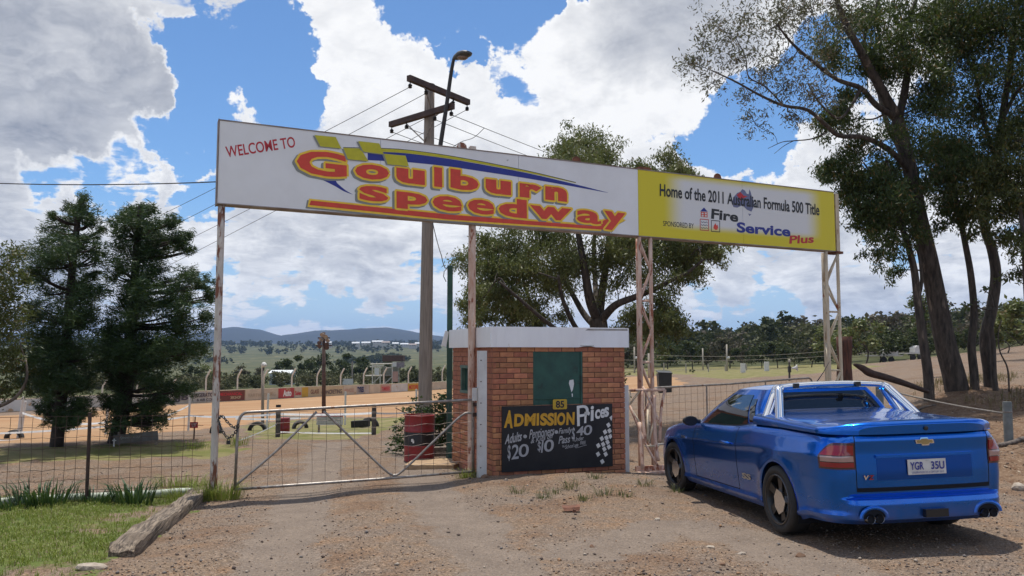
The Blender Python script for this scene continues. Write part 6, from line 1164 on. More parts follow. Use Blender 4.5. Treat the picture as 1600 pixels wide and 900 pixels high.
# ------------------------------------------------------------ far tree lines
def blob_tree(seed, nl, H, wd, sparse=1.0, sz=.5):
    "one bush tree with its foot at the origin: trunk and leaf clumps"
    rg = np.random.default_rng(seed); tr = MB(); n_ = rg.integers(2, 4); L_ = []
    tr.tube(catmull([(0, 0, -.3), (rg.normal(0, .1), 0, H * .25), (rg.normal(0, .3), rg.normal(0, .3), H * .6)], 4), np.linspace(.045 * H * .5, .03 * H * .4, 9), 6)
    for _ in range(n_): a = rg.uniform(0, 6.3); tr.tube([(0, 0, H * .25), (math.cos(a) * wd * .2, math.sin(a) * wd * .2, H * .5), (math.cos(a) * wd * .36, math.sin(a) * wd * .36, H * .72)], [.02 * H * .5, .015 * H * .5, .006 * H], 5)
    for _ in range(int(15 * sparse)):
        a = rg.uniform(0, 6.3); h = rg.uniform(.34, .95); rr = wd * .5 * math.sqrt(max(.05, 1 - ((h - .58) / .46) ** 2)) * rg.uniform(.3, .95); c = np.array([math.cos(a) * rr, math.sin(a) * rr, h * H]); r = H * rg.uniform(.09, .15); L_.append(c + rg.normal(size=(nl, 3)) * r * np.array([1, 1, .7]) * .62)
    return tr, np.concatenate(L_), rg
protos = []
for k in range(6):
    tr, C, rg = blob_tree(100 + k, 105, 1.0, [.95, 1.15, .8, 1.3, 1.0, .75][k], [1, 1.1, .8, 1.1, .9, .7][k]); V_, f_ = leaves(C, .085, .62, .1, rg)
    protos.append((mesh_raw('trunk', np.concatenate(tr.v), tr.f, MT['bark'], True), mesh_raw('crown', V_, f_, bush_g if k in (2, 5) else (bush_l if k != 1 else gum_mid)), V_, f_))
descr = ['dark domed', 'brighter green broad', 'grey leaved thin', 'wide spreading', 'rounded dark', 'narrow greyish']
def far_tree(px_, Y, top_py, k, label, grp, cat='tree'):
    g_ = onG(px_, Y); H = W(px_, top_py, Y)[2] - g_[2]; r = empty('bush_tree', g_, label, cat, grp)
    for nm, me in (('trunk', protos[k][0]), ('crown', protos[k][1])): o = bpy.data.objects.new(nm, me); COL.objects.link(o); o.parent = r; 
    r.scale = (H, H, H); r.rotation_euler = (0, 0, rng.uniform(0, 6)); return r
lm = [('behind the track gap beside the booth', 988), ('left of the first pale pole', 1020), ('behind the black bin', 1048), ('between the two far poles', 1080), ('beside the second far pole', 1108), ('behind the far pole with the white lamp', 1140), ('right of the far lamp pole', 1165), ('above the car roof', 1190), ('left of the horn speaker post', 1215), ('behind the horn speaker post', 1240), ('right of the horn speaker post', 1265), ('left of the right lattice tower', 1288), ('behind the right lattice tower', 1312), ('just right of the thick timber post', 1345), ('over the fallen branch', 1368), ('left of the leaning gum stem', 1395), ('behind the thin gum stem', 1420), ('behind the thickest gum trunk', 1470), ('between the gum trunks', 1510), ('right of the forked gum', 1570), ('at the right edge over the dirt slope', 1600)]
tops_ = [540,534,530,532,538,528,540,536,534,540,532,538,512,500,508,516,512,520,515,502,472]; ks = [2,1,4,0,2,5,3,4,0,3,2,0,1,1,3,4,0,3,4,1,1]; ds = [110,112,128,125,130,132,128,131,129,132,128,120,92,84,88,92,90,88,86,60,46]
for (pl, px_), ty, k, dd in zip(lm, tops_, ks, ds): far_tree(px_ + rng.uniform(-3, 3), dd, ty, k, f'{descr[k]} bush tree {pl}', 'bush trees along the far side')
# big trees over the valley on the left
vl = [(465,170,556,3,'wide dark tree left of the white shed roof'),(498,185,553,4,'dense dark tree above the white shed roof'),(530,190,566,0,'rounded dark tree right of the white shed roof'),(548,180,553,3,'broad domed tree behind the track poles'),(568,178,566,4,'dark tree left of the lookout stand'),(440,175,566,0,'bushy tree behind the grey lamp pole'),(400,160,575,5,'greyish bush left of the grey lamp pole'),(375,150,572,2,'grey bush right of the rusty pole'),(330,150,570,1,'green bush just left of the rusty pole'),(300,150,572,4,'dark bush beside the right pine'),(612,185,562,0,'dark tree behind the lookout stand'),(640,190,572,4,'low dark tree left of the power pole'),(690,190,575,1,'low green bush left of the booth')]
for px_, Y, ty, k, lb in vl: far_tree(px_, Y, ty, k, lb, 'trees in the valley behind the track')
# low scrub behind the track wall, far hedges and the wooded hill: too many to count
def scatter(name, pts, Hs, mt, keep=1.0, szf=1.0, kk=(0, 2, 3, 4, 5), label=None):
    Vs, Fs, n_ = [], [], 0; rg = np.random.default_rng(77)
    for p, H in zip(pts, Hs):
        k = kk[rg.integers(len(kk))]; V_, f_ = protos[k][2], protos[k][3]; m_ = len(f_); q = V_.reshape(-1, 4, 3); sel = rg.random(m_) < keep; q = q[sel]
        if szf != 1: c = q.mean(1, keepdims=True); q = c + (q - c) * szf
        a = rg.uniform(0, 6.3); ca, sa_ = math.cos(a), math.sin(a); q = q.reshape(-1, 3); v = np.stack([q[:, 0] * ca - q[:, 1] * sa_, q[:, 0] * sa_ + q[:, 1] * ca, q[:, 2] - .12], 1) * H + p; Vs.append(v); Fs.append(np.arange(len(v)).reshape(-1, 4) + n_); n_ += len(v)
    o = ob(name, (np.concatenate(Vs), np.concatenate(Fs)), mt, None, label, kind='stuff'); return o
pts, Hs = [], []; rg = np.random.default_rng(5)
for _ in range(230):
    px_ = rg.uniform(60, 720); px_ = px_ if not 412 < px_ < 462 or rg.random() < .25 else px_ + 70; Y = rg.uniform(112, 150) + max(0, px_ - 300) * .06; p = onG(px_, Y); pts.append(p); Hs.append(rg.uniform(1.2, 3.1))
scatter('scrub', pts, Hs, scrub_l, .36, 1.38, (0, 3, 4), 'low scrub behind the track wall')
pts, Hs = [], []
for _ in range(520):
    px_ = rg.uniform(-100, 720); Y = rg.choice([rg.uniform(1150, 1500), rg.uniform(1700, 2000)], p=[.45, .55]); p = onG(px_, Y)
    if rg.random() < .5 or Y > 1600: pts.append(p); Hs.append(rg.uniform(8, 16))
for c0, n_ in ((590, 40), (610, 30), (555, 20), (330, 12)):
    for _ in range(n_): p = onG(c0 + rg.normal(0, 14), rg.uniform(760, 900)); pts.append(p); Hs.append(rg.uniform(5, 9))
scatter('distant_trees', pts, Hs, wood_a, .10, 2.5, (0, 3, 4), 'scattered trees across the valley')
pts, Hs = [], []
for _ in range(760):
    px_ = rg.uniform(940, 1900); Y = rg.uniform(140, 620) if px_ < 1350 else rg.uniform(110, 480); p = onG(px_, Y); pts.append(p); Hs.append(rg.uniform(7, 13) * (1 if Y > 180 else .7))
half = len(pts) * 2 // 3; scatter('bush_woodland', pts[:half], Hs[:half], wood_a, .27, 1.25, (0, 3, 4), 'wooded hill'); scatter('bush_woodland', pts[half:], Hs[half:], wood_b, .27, 1.25, (2, 5, 0), 'greyer trees on the wooded hill')
# ------------------------------------------------------------ small plants, stones, litter
def blades(name, pts, h, wd, lean, mt, label=None, seed=1, nper=1):
    rg = np.random.default_rng(seed); P = np.repeat(pts, nper, 0); n = len(P); a = rg.uniform(0, 6.3, n); d = np.stack([np.cos(a), np.sin(a), 0 * a], 1); s_ = np.stack([-np.sin(a), np.cos(a), 0 * a], 1); hh = h * rg.uniform(.5, 1.35, n)[:, None]; l_ = lean * rg.uniform(.2, 1.2, n)[:, None]; P = P + rg.normal(0, .012, (n, 3)) * (1, 1, 0); w_ = wd * rg.uniform(.7, 1.3, n)[:, None]
    V = np.stack([P - s_ * w_ * .5, P + s_ * w_ * .5, P + d * l_ * hh * .35 + e3 * hh * .6 + s_ * w_ * .4, P + d * l_ * hh * .35 + e3 * hh * .6 - s_ * w_ * .4, P + d * l_ * hh + e3 * hh * (1 - .25 * l_)], 1).reshape(-1, 3); b_ = np.arange(n)[:, None] * 5
    f = [tuple(q) for q in (b_ + [0, 1, 2, 3]).tolist()] + [tuple(q) for q in (b_ + [3, 2, 4]).tolist()]; return V, f
gr_m = leafmat('grass_blade', (.15,.215,.02), (.30,.32,.075), .35, (.25,.20,.10)); dk_m = leafmat('strap_leaf', (.02,.055,.018), (.05,.10,.03), .25)
X = rng.uniform(-9, -3.2, 26000); Y = rng.uniform(5.8, 11.7, 26000); ok = inpoly(X, Y, VERGE) & (fbm(X * 1.1, Y * 1.1, 21) > .40 + .25 * (rng.random(len(X)) - .5)); _w2 = np.clip((np.hypot(X - (-3.6), Y - 8) - .2), 0, 1); X, Y = X[ok], Y[ok]; Z = np.array([hz(a, b_) for a, b_ in zip(X, Y)]); Vg, fg = blades('g', np.stack([X, Y, Z], 1), .055, .006, .8, gr_m, nper=2); ob('grass', (Vg, fg), gr_m, None, 'short bright grass on the verge', kind='stuff')
def tuft(px_, Y, n, rad, h, wd, lean, mt, name, label, cat='plant', grp=None, seed=1, fl=0):
    g_ = foot(px_, Y); rg = np.random.default_rng(seed); a = rg.uniform(0, 6.3, n); r_ = rad * np.sqrt(rg.random(n)); pts = np.stack([g_[0] + r_ * np.cos(a), g_[1] + r_ * np.sin(a) * .6, np.full(n, g_[2] - .01)], 1); return ob(name, blades('', pts, h, wd, lean, mt, seed=seed), mt, None, label, cat, grp, base=g_)
for px_, Y, n, rad, lb in ((68, 10.75, 130, .40, 'wide dark strap leaved clump by the fence at the left'), (208, 11.0, 110, .26, 'dark strap leaved clump right of the rusty fence post'), (150, 10.95, 70, .25, 'low dark clump at the foot of the rusty fence post'), (20, 10.5, 60, .3, 'low dark clump by the fence near the left edge')): tuft(px_, Y, n, rad, .33 if n > 100 else .2, .022, .95, dk_m, 'strap_leaf_plant', lb, grp='strap leaved clumps along the fence', seed=int(px_) + 1)
for px_, Y, n, rad, h, lb in ((345, 11.45, 420, .34, .26, 'bright grass tuft around the foot of the rusty pole'), (300, 11.4, 260, .4, .20, 'green weeds along the fence beside the rusty pole'), (285, 12.6, 300, .5, .2, 'green weeds inside the fence near the pole'), (372, 17.6, 120, .25, .3, 'weed clump inside the gate at the left'), (728, 12.7, 120, .16, .16, 'dry grass tuft at the gate hinge post'), (300, 17.3, 160, .5, .2, 'grass tuft below the small red sign')): tuft(px_, Y, n, rad, h, .008, .8, gr_m, 'grass_tuft', lb, grp='grass tufts by the gate', seed=int(px_))
wd_ = [(810, 770, 'leftmost pale weed on the gravel before the board'), (866, 771, 'pale weed under the left end of the board'), (892, 766, 'fuller weed pair before the middle of the board'), (912, 781, 'low weed right of the board middle'), (944, 775, 'tallest weed on the gravel'), (975, 776, 'weed nearest the white post'), (1007, 762, 'tiny weed before the rusty frame'), (1057, 770, 'weed beside the front tyre'), (850, 779, 'smallest weed below the board'), (930, 756, 'sparse weed right under the board')]
for k, (px_, py_, lb) in enumerate(wd_):
    g_ = GP(px_, py_); g_[2] = hz(g_[0], g_[1]); rg = np.random.default_rng(k); n = 46; a = rg.uniform(0, 6.3, n); r_ = .11 * np.sqrt(rg.random(n)); ob('weed', blades('', np.stack([g_[0] + r_ * np.cos(a), g_[1] + r_ * np.sin(a), np.full(n, g_[2] - .01)], 1), .15 if k in (2, 4) else .10, .008, .9, None, seed=k), leafmat('weed_leaf', (.09,.11,.04), (.19,.18,.09), .3) if k == 0 else bpy.data.materials['weed_leaf'], None, lb, 'weed', 'weeds on the gravel by the booth', base=g_)
# loose stones on the gravel
import bmesh
peb_m, t, b = newmat('loose_gravel'); ge = N(t, 'ShaderNodeNewGeometry'); rp = N(t, 'ShaderNodeValToRGB'); rp.color_ramp.interpolation = 'CONSTANT'
for k, (p_, c_) in enumerate(((0, (.18,.135,.105)), (.3, (.12,.085,.068)), (.55, (.28,.16,.085)), (.75, (.16,.14,.13)), (.92, (.36,.30,.24)))):
    e = rp.color_ramp.elements[k] if k < 2 else rp.color_ramp.elements.new(p_); e.position = p_; e.color = (*c_, 1)
L(t, ge.outputs['Random Per Island'], rp.inputs[0]); L(t, rp.outputs[0], b.inputs['Base Color']); b.inputs['Roughness'].default_value = .9
octv = np.array([(1,0,0),(-1,0,0),(0,1,0),(0,-1,0),(0,0,1),(0,0,-.6)]); octf = np.array([(0,2,4),(2,1,4),(1,3,4),(3,0,4),(2,0,5),(1,2,5),(3,1,5),(0,3,5)])
n = 52000; u = rng.random(n); Y = 5.6 + 9.4 * rng.random(n) ** 1.5; X = rng.uniform(-.72, .72, n) * Y; d_ = fbm(X * .8, Y * .8, 31); rt_ = m_rut[np.clip(np.searchsorted(gy, Y), 0, len(gy) - 1), np.clip(np.searchsorted(gx, X), 0, len(gx) - 1)]; ok = ~inpoly(X, Y, VERGE) & (rng.random(n) < (.25 + 1.2 * np.clip(d_ - .35, 0, 1)) * (1 - .82 * np.clip(rt_ * 1.2, 0, 1))) ; X, Y = X[ok], Y[ok]; n = len(X); Z = np.array([hz(a, b_) for a, b_ in zip(X, Y)]); sz = (.0055 + .010 * rng.random(n) ** 3 + .016 * (rng.random(n) < .03))[:, None, None]; an = rng.uniform(0, 6.3, n); V = octv[None] * sz * rng.uniform(.6, 1.25, (n, 6, 1)) * np.array([1, 1, .65]); ca, sa_ = np.cos(an)[:, None], np.sin(an)[:, None]; V = np.stack([V[..., 0] * ca - V[..., 1] * sa_ * .75, V[..., 0] * sa_ + V[..., 1] * ca * .75, V[..., 2]], -1) + np.stack([X, Y, Z + sz[:, 0, 0] * .3], 1)[:, None]
ob('gravel', (V.reshape(-1, 3), (octf[None] + np.arange(n)[:, None, None] * 6).reshape(-1, 3)), peb_m, None, 'loose stones on the drive', kind='stuff')
for k, (px_, py_, r_, lb) in enumerate(((1160, 862, .045, 'pale stone on the gravel left of the rear wheel'), (1250, 864, .05, 'brown stone on the gravel behind the rear wheel'), (1110, 853, .04, 'small tan stone in the middle of the gravel'), (1130, 880, .035, 'reddish stone near the bottom edge'), (757, 752, .07, 'orange stone at the foot of the white gate post'), (790, 757, .045, 'tan stone left of the board'), (1028, 809, .04, 'pale flat stone on the gravel before the car'), (925, 850, .04, 'dark brown stone on the drive'), (1592, 766, .12, 'pale stone on the ground at the right edge'))):
    c = GP(px_, py_); c[2] = hz(c[0], c[1]) - .01; rock('stone', c, r_, (1, .8, .6), stone_m if 'pale' in lb or 'tan' in lb else mat('stone_brown', (.20,.11,.065), .9, (.13,.08,.05), 20), lb, 'stone', 60 + k, 'loose stones one can pick out')
# bark and leaf litter on the bank
n = 16000; X = rng.uniform(5.5, 24, n); Y = rng.uniform(9.5, 26, n); ok = inpoly(X, Y, BANK); X, Y = X[ok], Y[ok]; n = len(X); Z = np.array([hz(a, b_) for a, b_ in zip(X, Y)]); C = np.stack([X, Y, Z + .015], 1); V_, f_ = leaves(C, .10, .3, .0, np.random.default_rng(3)); q = V_.reshape(-1, 4, 3); q[..., 2] = C[:, None, 2] + (q[..., 2] - C[:, None, 2]) * .3; lit = leafmat('leaf_litter', (.10,.055,.035), (.24,.165,.11), .05, (.42,.34,.25)); ob('leaf_litter', (q.reshape(-1, 3), f_), lit, None, 'dry leaves and bark on the bank', kind='stuff')
def stick(P, r, lb): p = [GP(*q) for q in P]; p = [np.array([a[0], a[1], hz(a[0], a[1]) + r]) for a in p]; ob('fallen_stick', MB().tube(catmull(p, 4), r, 6), MT['bark_pale'], None, lb, 'stick', 'sticks on the bank', base=p[0], smooth=True)
stick([(1420, 652), (1440, 640), (1462, 634)], .025, 'pale stick on the bank below the rope'); stick([(1560, 702), (1580, 696), (1600, 690)], .04, 'pale stick by the right bollard foot')

# dry grass and twigs along the top of the bank and on the dirt slope
dry_m = leafmat('dry_grass_blade', (.16,.11,.055), (.30,.23,.12), .25, (.10,.12,.04))
BX = PG([(1395,640),(1420,606),(1500,592),(1620,588),(1700,590),(1700,640),(1500,640)]); X = rng.uniform(8, 30, 30000); Y = rng.uniform(14, 44, 30000); ok = inpoly(X, Y, BX) & (fbm(X * .7, Y * .7, 51) > .5); X, Y = X[ok][:5000], Y[ok][:5000]; Z = np.array([hz(a, b_) for a, b_ in zip(X, Y)])
ob('dry_grass', blades('', np.stack([X, Y, Z], 1), .22, .012, .9, None, seed=8, nper=2), dry_m, None, 'dry grass and weeds along the bank top', kind='stuff')
# ------------------------------------------------------------ track wall with painted panels and catch fence posts
wbase = [(-60,649,64),(60,641,67),(150,636,68.5),(290,631,70.5),(350,628.5,73),(400,626,75),(470,621.5,79),(500,619.5,81),(560,615,85),(620,611,90),(665,608.5,94),(700,606.5,97),(760,603.5,102),(860,599,112)]
wpx = np.array([q[0] for q in wbase]); wY = np.array([q[2] for q in wbase]); wHt = lambda px_: np.interp(px_, [-60, 290, 480, 700, 860], [20, 18.5, 16.5, 11.5, 8])
def wallpt(px_): Y = np.interp(px_, wpx, wY); g_ = onG(px_, Y); return g_
WT = lambda px_: wHt(px_) / F * np.interp(px_, wpx, wY)
tw_root = wallpt(480); twl = empty('track_wall', tw_root, 'low concrete safety wall with painted sponsor panels along the far side of the dirt track', 'wall')
conc = mat('wall_concrete', (.50,.40,.28), .85, (.40,.31,.21), .8, bump=.05); pc = {'cream': (.55,.45,.33), 'white': (.58,.56,.52), 'maroon': (.16,.045,.03), 'yellow': (.55,.33,.04), 'tan': (.52,.40,.24), 'redw': (.45,.06,.06), 'pink': (.50,.28,.22), 'pale': (.46,.40,.34), 'offw': (.52,.47,.40)}
pm = {k: mat('panel_' + k, v, .7, tuple(x * .8 for x in v), 1.2, spots=((.40,.26,.14), .9, .62)) for k, v in pc.items()}
segs = [(-60,130,'white'),(130,270,'offw'),(270,323,'offw'),(323,339,'offw'),(339,383,'maroon'),(383,434,'cream'),(434,460,'redw'),(460,471,'cream'),(471,482,'yellow'),(482,500,'tan'),(500,536,'tan'),(536,556,'cream'),(556,577,'pale'),(577,594,'cream'),(594,611,'pink'),(611,637,'white'),(637,655,'yellow'),(655,705,'cream'),(705,860,'cream')]
def wpl(a_, b_):
    A_, B_ = wallpt(a_), wallpt(b_); A_[2] -= .0; d = B_ - A_; L_ = np.linalg.norm(d[:2]); return A_, B_, d / L_, L_
for i, (a_, b_, k) in enumerate(segs):
    A_, B_, d, L_ = wpl(a_, b_); n_ = np.array([d[1], -d[0], 0]); hA, hB = WT(a_), WT(b_); P = [A_ - e3 * .3, B_ - e3 * .3, B_ + e3 * hB, A_ + e3 * hA]; ob('wall_block', MB().prism(P, -n_ * .3), conc, twl)
    o_ = n_ * .012; Q = [A_ + d * .05 + e3 * .06 + o_, B_ - d * .05 + e3 * .06 + o_, B_ - d * .05 + e3 * (hB - .06) + o_, A_ + d * .05 + e3 * (hA - .06) + o_]; ob('painted_panel', MB().prism(Q, -n_ * .014), pm[k], twl)
def wtext(body, a_, b_, z0, z1, mt, bold=.02):
    A_, B_, d, L_ = wpl(a_, b_); h = WT((a_ + b_) / 2); n_ = np.array([d[1], -d[0], 0]); pl = Plane(A_ + n_ * .02, d, e3); pl.n = n_; mb = MB(); put(mb, pl, body, (0, h * z1), (L_, h * z1), (0, h * z0), .01, bold, uv=True); ob('lettering', mb, mt, twl)
dk = flat('brown_ink', (.07,.05,.06)); wtext('JJB', 270, 294, .14, .82, dk, .04); wtext('REFRIGERATION', 295.5, 337, .48, .84, dk, .03); wtext('& AIR CON', 307, 334, .14, .38, dk, .02); wtext('MECHANICAL', 342, 378, .52, .78, MT['red_deep'], .02); wtext('WORKSHOP', 354, 376, .2, .46, pm['tan'], .02); wtext('CONCRETING', 502, 534, .2, .62, dk, .03); wtext('Auto', 442, 455, .2, .8, MT['white_ink'], .05); wtext('EARTHMOVING', 388, 430, .3, .6, mat('faded_ink', (.36,.29,.2), .8), .0); wtext('Sales', 460.5, 470, .25, .65, MT['red_deep'], .03); wtext('TYRES', 558, 568, .2, .8, MT['navy_ink'], .05); wtext('TIMBER', 596, 609, .25, .7, MT['red_deep'], .02); wtext('MOTORS', 639, 653, .25, .75, MT['red_deep'], .03); wtext('GLASS', 485, 498, .3, .7, pm['maroon'], .02); wtext('FENCES', 538, 553, .3, .65, pm['pink'], .02)
CPL = ['bent catch fence post ' + q for q in ('at the far left, seen through the left pine', 'seen between the two pines', 'hidden mostly by the right pine', 'above the J of the refrigeration panel', 'above the end of the refrigeration panel', 'above the maroon workshop panel', 'beside the grey lamp pole', 'above the red and white panel', 'just left of the rusty floodlight pole', 'right of the floodlight pole, above the concreting panel', 'left of the judges stand, above the pale panel', 'in front of the judges stand', 'just left of the power pole', 'right of the power pole beside the green post', 'behind the booth')]
cpm = mat('catch_post', (.62,.57,.48), .7, (.52,.46,.38), 4)
for k, (px_, top) in enumerate([(110,597),(160,594),(214,591),(269,590),(322,579.5),(371.5,578.5),(412.5,578.5),(456.5,577),(496,576.5),(533,575.5),(569,574),(600.5,573),(639,572),(692,570),(745,572)]):
    if px_ < 270: top = 592 - (px_ - 269) * .02
    p = wallpt(px_); Y = p[1] + .35; b_ = W(px_ - 1.2, np.interp(px_, wpx, [q[1] for q in wbase]) , Y); h = (np.interp(px_, wpx, [q[1] for q in wbase]) - top) / F * Y
    b_[2] = p[2]; P_ = [b_, b_ + e3 * h * .70, b_ + e3 * h * .78 + np.array([.05, 0, 0]), b_ + e3 * h + np.array([.36, 0, 0])]
    ob('catch_fence_post', MB().tube(P_, .075, 6), cpm, None, CPL[k], 'fence post', 'bent catch fence posts along the track wall', base=b_)
# ------------------------------------------------------------ poles and stand by the track
lt = onG(506, 45); lt[2] = hz(lt[0], lt[1]); top_ = W(506, 519, 45); r = empty('light_tower', lt, 'rusty brown pole topped by a cluster of floodlights, in line with the gate', 'light tower'); ob('tower_pole', MB().tube([lt - e3 * .2, top_], [.12, .09], 8), MT['arm_wood'], r, smooth=True)
for k, (dx, dy) in enumerate(((-9,536),(-5,531),(7,538),(9,532),(-8,541),(4,526),(6,543),(-3,523))):
    c = W(506 + dx * .75, dy, 45 - .25); ob('floodlight', MB().lathe(c, [(0, .12), (.07, .09), (.125, -.03), (.13, -.06), (0, -.045)], 10, (rng.normal(0, .5), 1, .35)), MT['galv'] if k % 2 else MT['arm_wood'], r)
for dy, l_ in ((528, .45), (540, .6)): c = W(506, dy, 45); ob('cross_bar', MB().box(c, (l_ * 1.5, .07, .07)), MT['arm_wood'], r)
gq_ = onG(410.5, 36); gq_[2] = hz(gq_[0], gq_[1]); tp = W(410.5, 569, 36); r = empty('lamp_pole', gq_, 'grey pole with a small white lamp behind the left half of the gate', 'lamp pole'); ob('pole_shaft', MB().tube([gq_ - e3 * .2, tp], [.075, .06], 8), MT['pole_wood'], r, smooth=True); c = W(413, 570.5, 35.9); ob('lamp_head', MB().lathe(c, [(0, .1), (.07, .08), (.12, 0), (.13, -.06), (0, -.04)], 10, (.8, -.5, -.3)), MT['white_paint'], r); ob('lamp_bracket', MB().box(W(412.2, 574, 35.9), (.05, .05, .3)), MT['black'], r)
stand = onG(604, 118); r = empty('lookout_stand', stand, 'small white framed judges stand behind the track wall', 'stand'); SYs = 118; sq2 = lambda x, y, dy=0: W(x, y, SYs + dy); wfr = mat('stand_white', (.60,.55,.47), .7, (.46,.40,.33), 2)
for x_, y0, y1, dy in ((582,598,569,0),(594,600,570,0),(602,599,572,2),(613,599,569,0),(586,597,569,3),(623,597,572,3)): ob('stand_post', MB().tube([sq2(x_, y0 + 4, dy), sq2(x_, y1, dy)], .10, 6), wfr, r)
for a_, b_ in (((579,569),(617,568)),((578,573),(600,572)),((571,587),(597,587)),((604,575),(614,574))): ob('stand_rail', MB().tube([sq2(*a_), sq2(*b_)], .11, 6), wfr, r)
ob('stand_deck', MB().box((sq2(573, 587) + sq2(620, 587)) / 2 + np.array([0, 1.5, 0]), (4.4, 3, .14)), MT['wood_grey'], r); ob('stand_wall', MB().box((sq2(598, 588, 2) + sq2(623, 578, 2)) / 2, (2.2, 1.6, 1.7)), mat('stand_grey_green', (.22,.22,.17), .8, (.17,.17,.13), 2), r); ob('stand_board', MB().box((sq2(585.5, 586, -.2) + sq2(592, 575, -.2)) / 2, (.65, .05, 1.05)), MT['white_paint'], r); ob('stand_board', MB().box((sq2(613.5, 597, -.2) + sq2(622, 580, -.2)) / 2, (.8, .05, 1.5)), pm['pink'], r)
ob('stand_roof', MB().box((sq2(599, 562, 2) + sq2(632, 560, 2)) / 2 + e3 * .1, (3.1, 2.2, .9)), MT['arm_wood'], r); ob('roof_sign', MB().box((sq2(619, 574, -.3) + sq2(632, 566, -.3)) / 2, (1.2, .06, .8)), mat('stand_sign_dark', (.10,.08,.10), .6, (.3,.26,.26), 6), r); ob('roof_sign', MB().box(sq2(616.3, 569.5, -.4), (.6, .06, .62)), MT['white_paint'], r)
for x_ in (588, 607): ob('stand_strut', MB().tube([sq2(x_ - 6, 600), sq2(x_ + 6, 588)], .07, 5), wfr, r)
p = onG(543, 125); r = empty('notice_sign', p, 'white hoarding on posts behind the track wall left of the stand', 'sign'); ob('sign_board', MB().box(W(543.5, 596.5, 125), (1.65, .08, .9)), MT['white_paint'], r); [ob('sign_post', MB().box(W(x_, 602, 125.1), (.1, .1, 1.2)), MT['galv'], r) for x_ in (538, 549)]
p = onG(550.5, 130); ob('timber_pole', MB().tube([p - e3 * .3, W(550.5, 565, 130)], .13, 7), MT['pole_wood'], None, 'pale timber pole left of the judges stand', 'pole', base=p)
p = onG(699, 104); ob('steel_pole', MB().tube([p - e3 * .3, W(699, 572, 104)], .1, 7), MT['galv'], None, 'pale pole beside the green post, far behind', 'pole', base=p)
p = onG(436, 165); r = empty('white_shed', p, 'long white roofed shed in the valley behind the track', 'shed'); a_, b_ = W(421, 588, 165), W(453, 588, 165); ob('shed_wall', MB().box((a_ + b_) / 2 + np.array([0, 2, -1.0]), (b_[0] - a_[0], 4, 3.4)), mat('shed_grey', (.42,.46,.47), .6, (.36,.40,.41), 1), r); c = (a_ + b_) / 2; L_ = b_[0] - a_[0]; ob('shed_roof', MB().prism([c + np.array(q) for q in [(-L_/2-.2,-.3,.65),(-L_/2-.2,2,1.25),(-L_/2-.2,4.3,.65)]], (L_ + .4, 0, 0)), mat('shed_roof_white', (.66,.68,.68), .45), r)
hwm = mat('house_wall', (.50,.47,.42), .8, (.42,.38,.33), .3); hrm = [mat('house_roof_pale', (.48,.50,.52), .6, (.40,.42,.45), .5), mat('house_roof_brown', (.26,.19,.16), .7, (.2,.15,.12), .5)]
hl = ['leftmost pale roofed house on the far plateau', 'pale house between trees on the far plateau', 'wide pale house on the far plateau', 'brown roofed house on the far plateau', 'small pale house near the middle of the plateau group', 'pale house right of the small one', 'brown house before the right end of the group', 'rightmost pale house of the plateau group', 'lone pale house left of the floodlight pole']
for k, (px_, py_) in enumerate(((556,538.5),(572,538),(590,536),(603,537.5),(618,539),(632,540),(645,541),(655,539),(513,537.5))):
    Y = 1550 + (k % 3) * 60; p = onG(px_, Y); z_ = W(px_, py_, Y)[2]; p[2] = min(p[2], z_ - 1); w_ = (14, 17, 22, 15, 12, 16, 14, 16, 13)[k]; hh = z_ - p[2] + 2.6; r = empty('house', p, hl[k], 'house', 'houses on the far plateau'); ob('house_walls', MB().box(p + e3 * (hh / 2 - 1), (w_, 9, hh + 2)), hwm, r); c = p + e3 * hh; ob('house_roof', MB().prism([c + np.array(q) for q in [(-w_/2-.6,-5.2,0),(-w_/2-.6,0,2.8),(-w_/2-.6,5.2,0)]], (w_ + 1.2, 0, 0)), hrm[0 if k not in (3, 6) else 1], r); [ob('window', MB().box(p + np.array([x_ * w_, -4.55, hh - 1.5]), (1.8, .2, 1.3)), MT['black'], r) for x_ in (-.28, .05, .3)]
# ------------------------------------------------------------ stakes, tapes, tyres and notices inside the gate
stm = mat('stake_white', (.66,.65,.62), .6, (.55,.53,.5), 5)
def stake(px_, Y, ty, lb, tilt=0, r_=.035, by=None):
    g_ = foot(px_, Y); t_ = W(px_ + tilt, ty, Y); ob('white_stake', MB().tube([g_ - e3 * .15, t_], r_, 8), stm, None, lb, 'stake', 'white marker stakes by the track', base=g_); return g_, t_
sk = {}
for nm, px_, Y, ty, tl, lb in (('a', 27, 23, 620, 9, 'left leaning white stake of the pair at the left edge'), ('b', 31, 23.4, 627, 9, 'shorter leaning white stake of the pair at the left edge'), ('c', 165, 24, 629, 4, 'white stake between the two pines'), ('d', 294, 26, 616, 3, 'white stake left of the rusty sign pole'), ('e', 416.5, 26, 615, 3, 'white stake right of the grey lamp pole'), ('f', 539, 28, 612, 1, 'white stake right of the white notice board'), ('g', 651, 30, 608, -.5, 'white stake just left of the power pole')): sk[nm] = stake(px_, Y, ty, lb, tl)
pd = mat('post_dark', (.10,.085,.075), .7, (.05,.04,.035), 8)
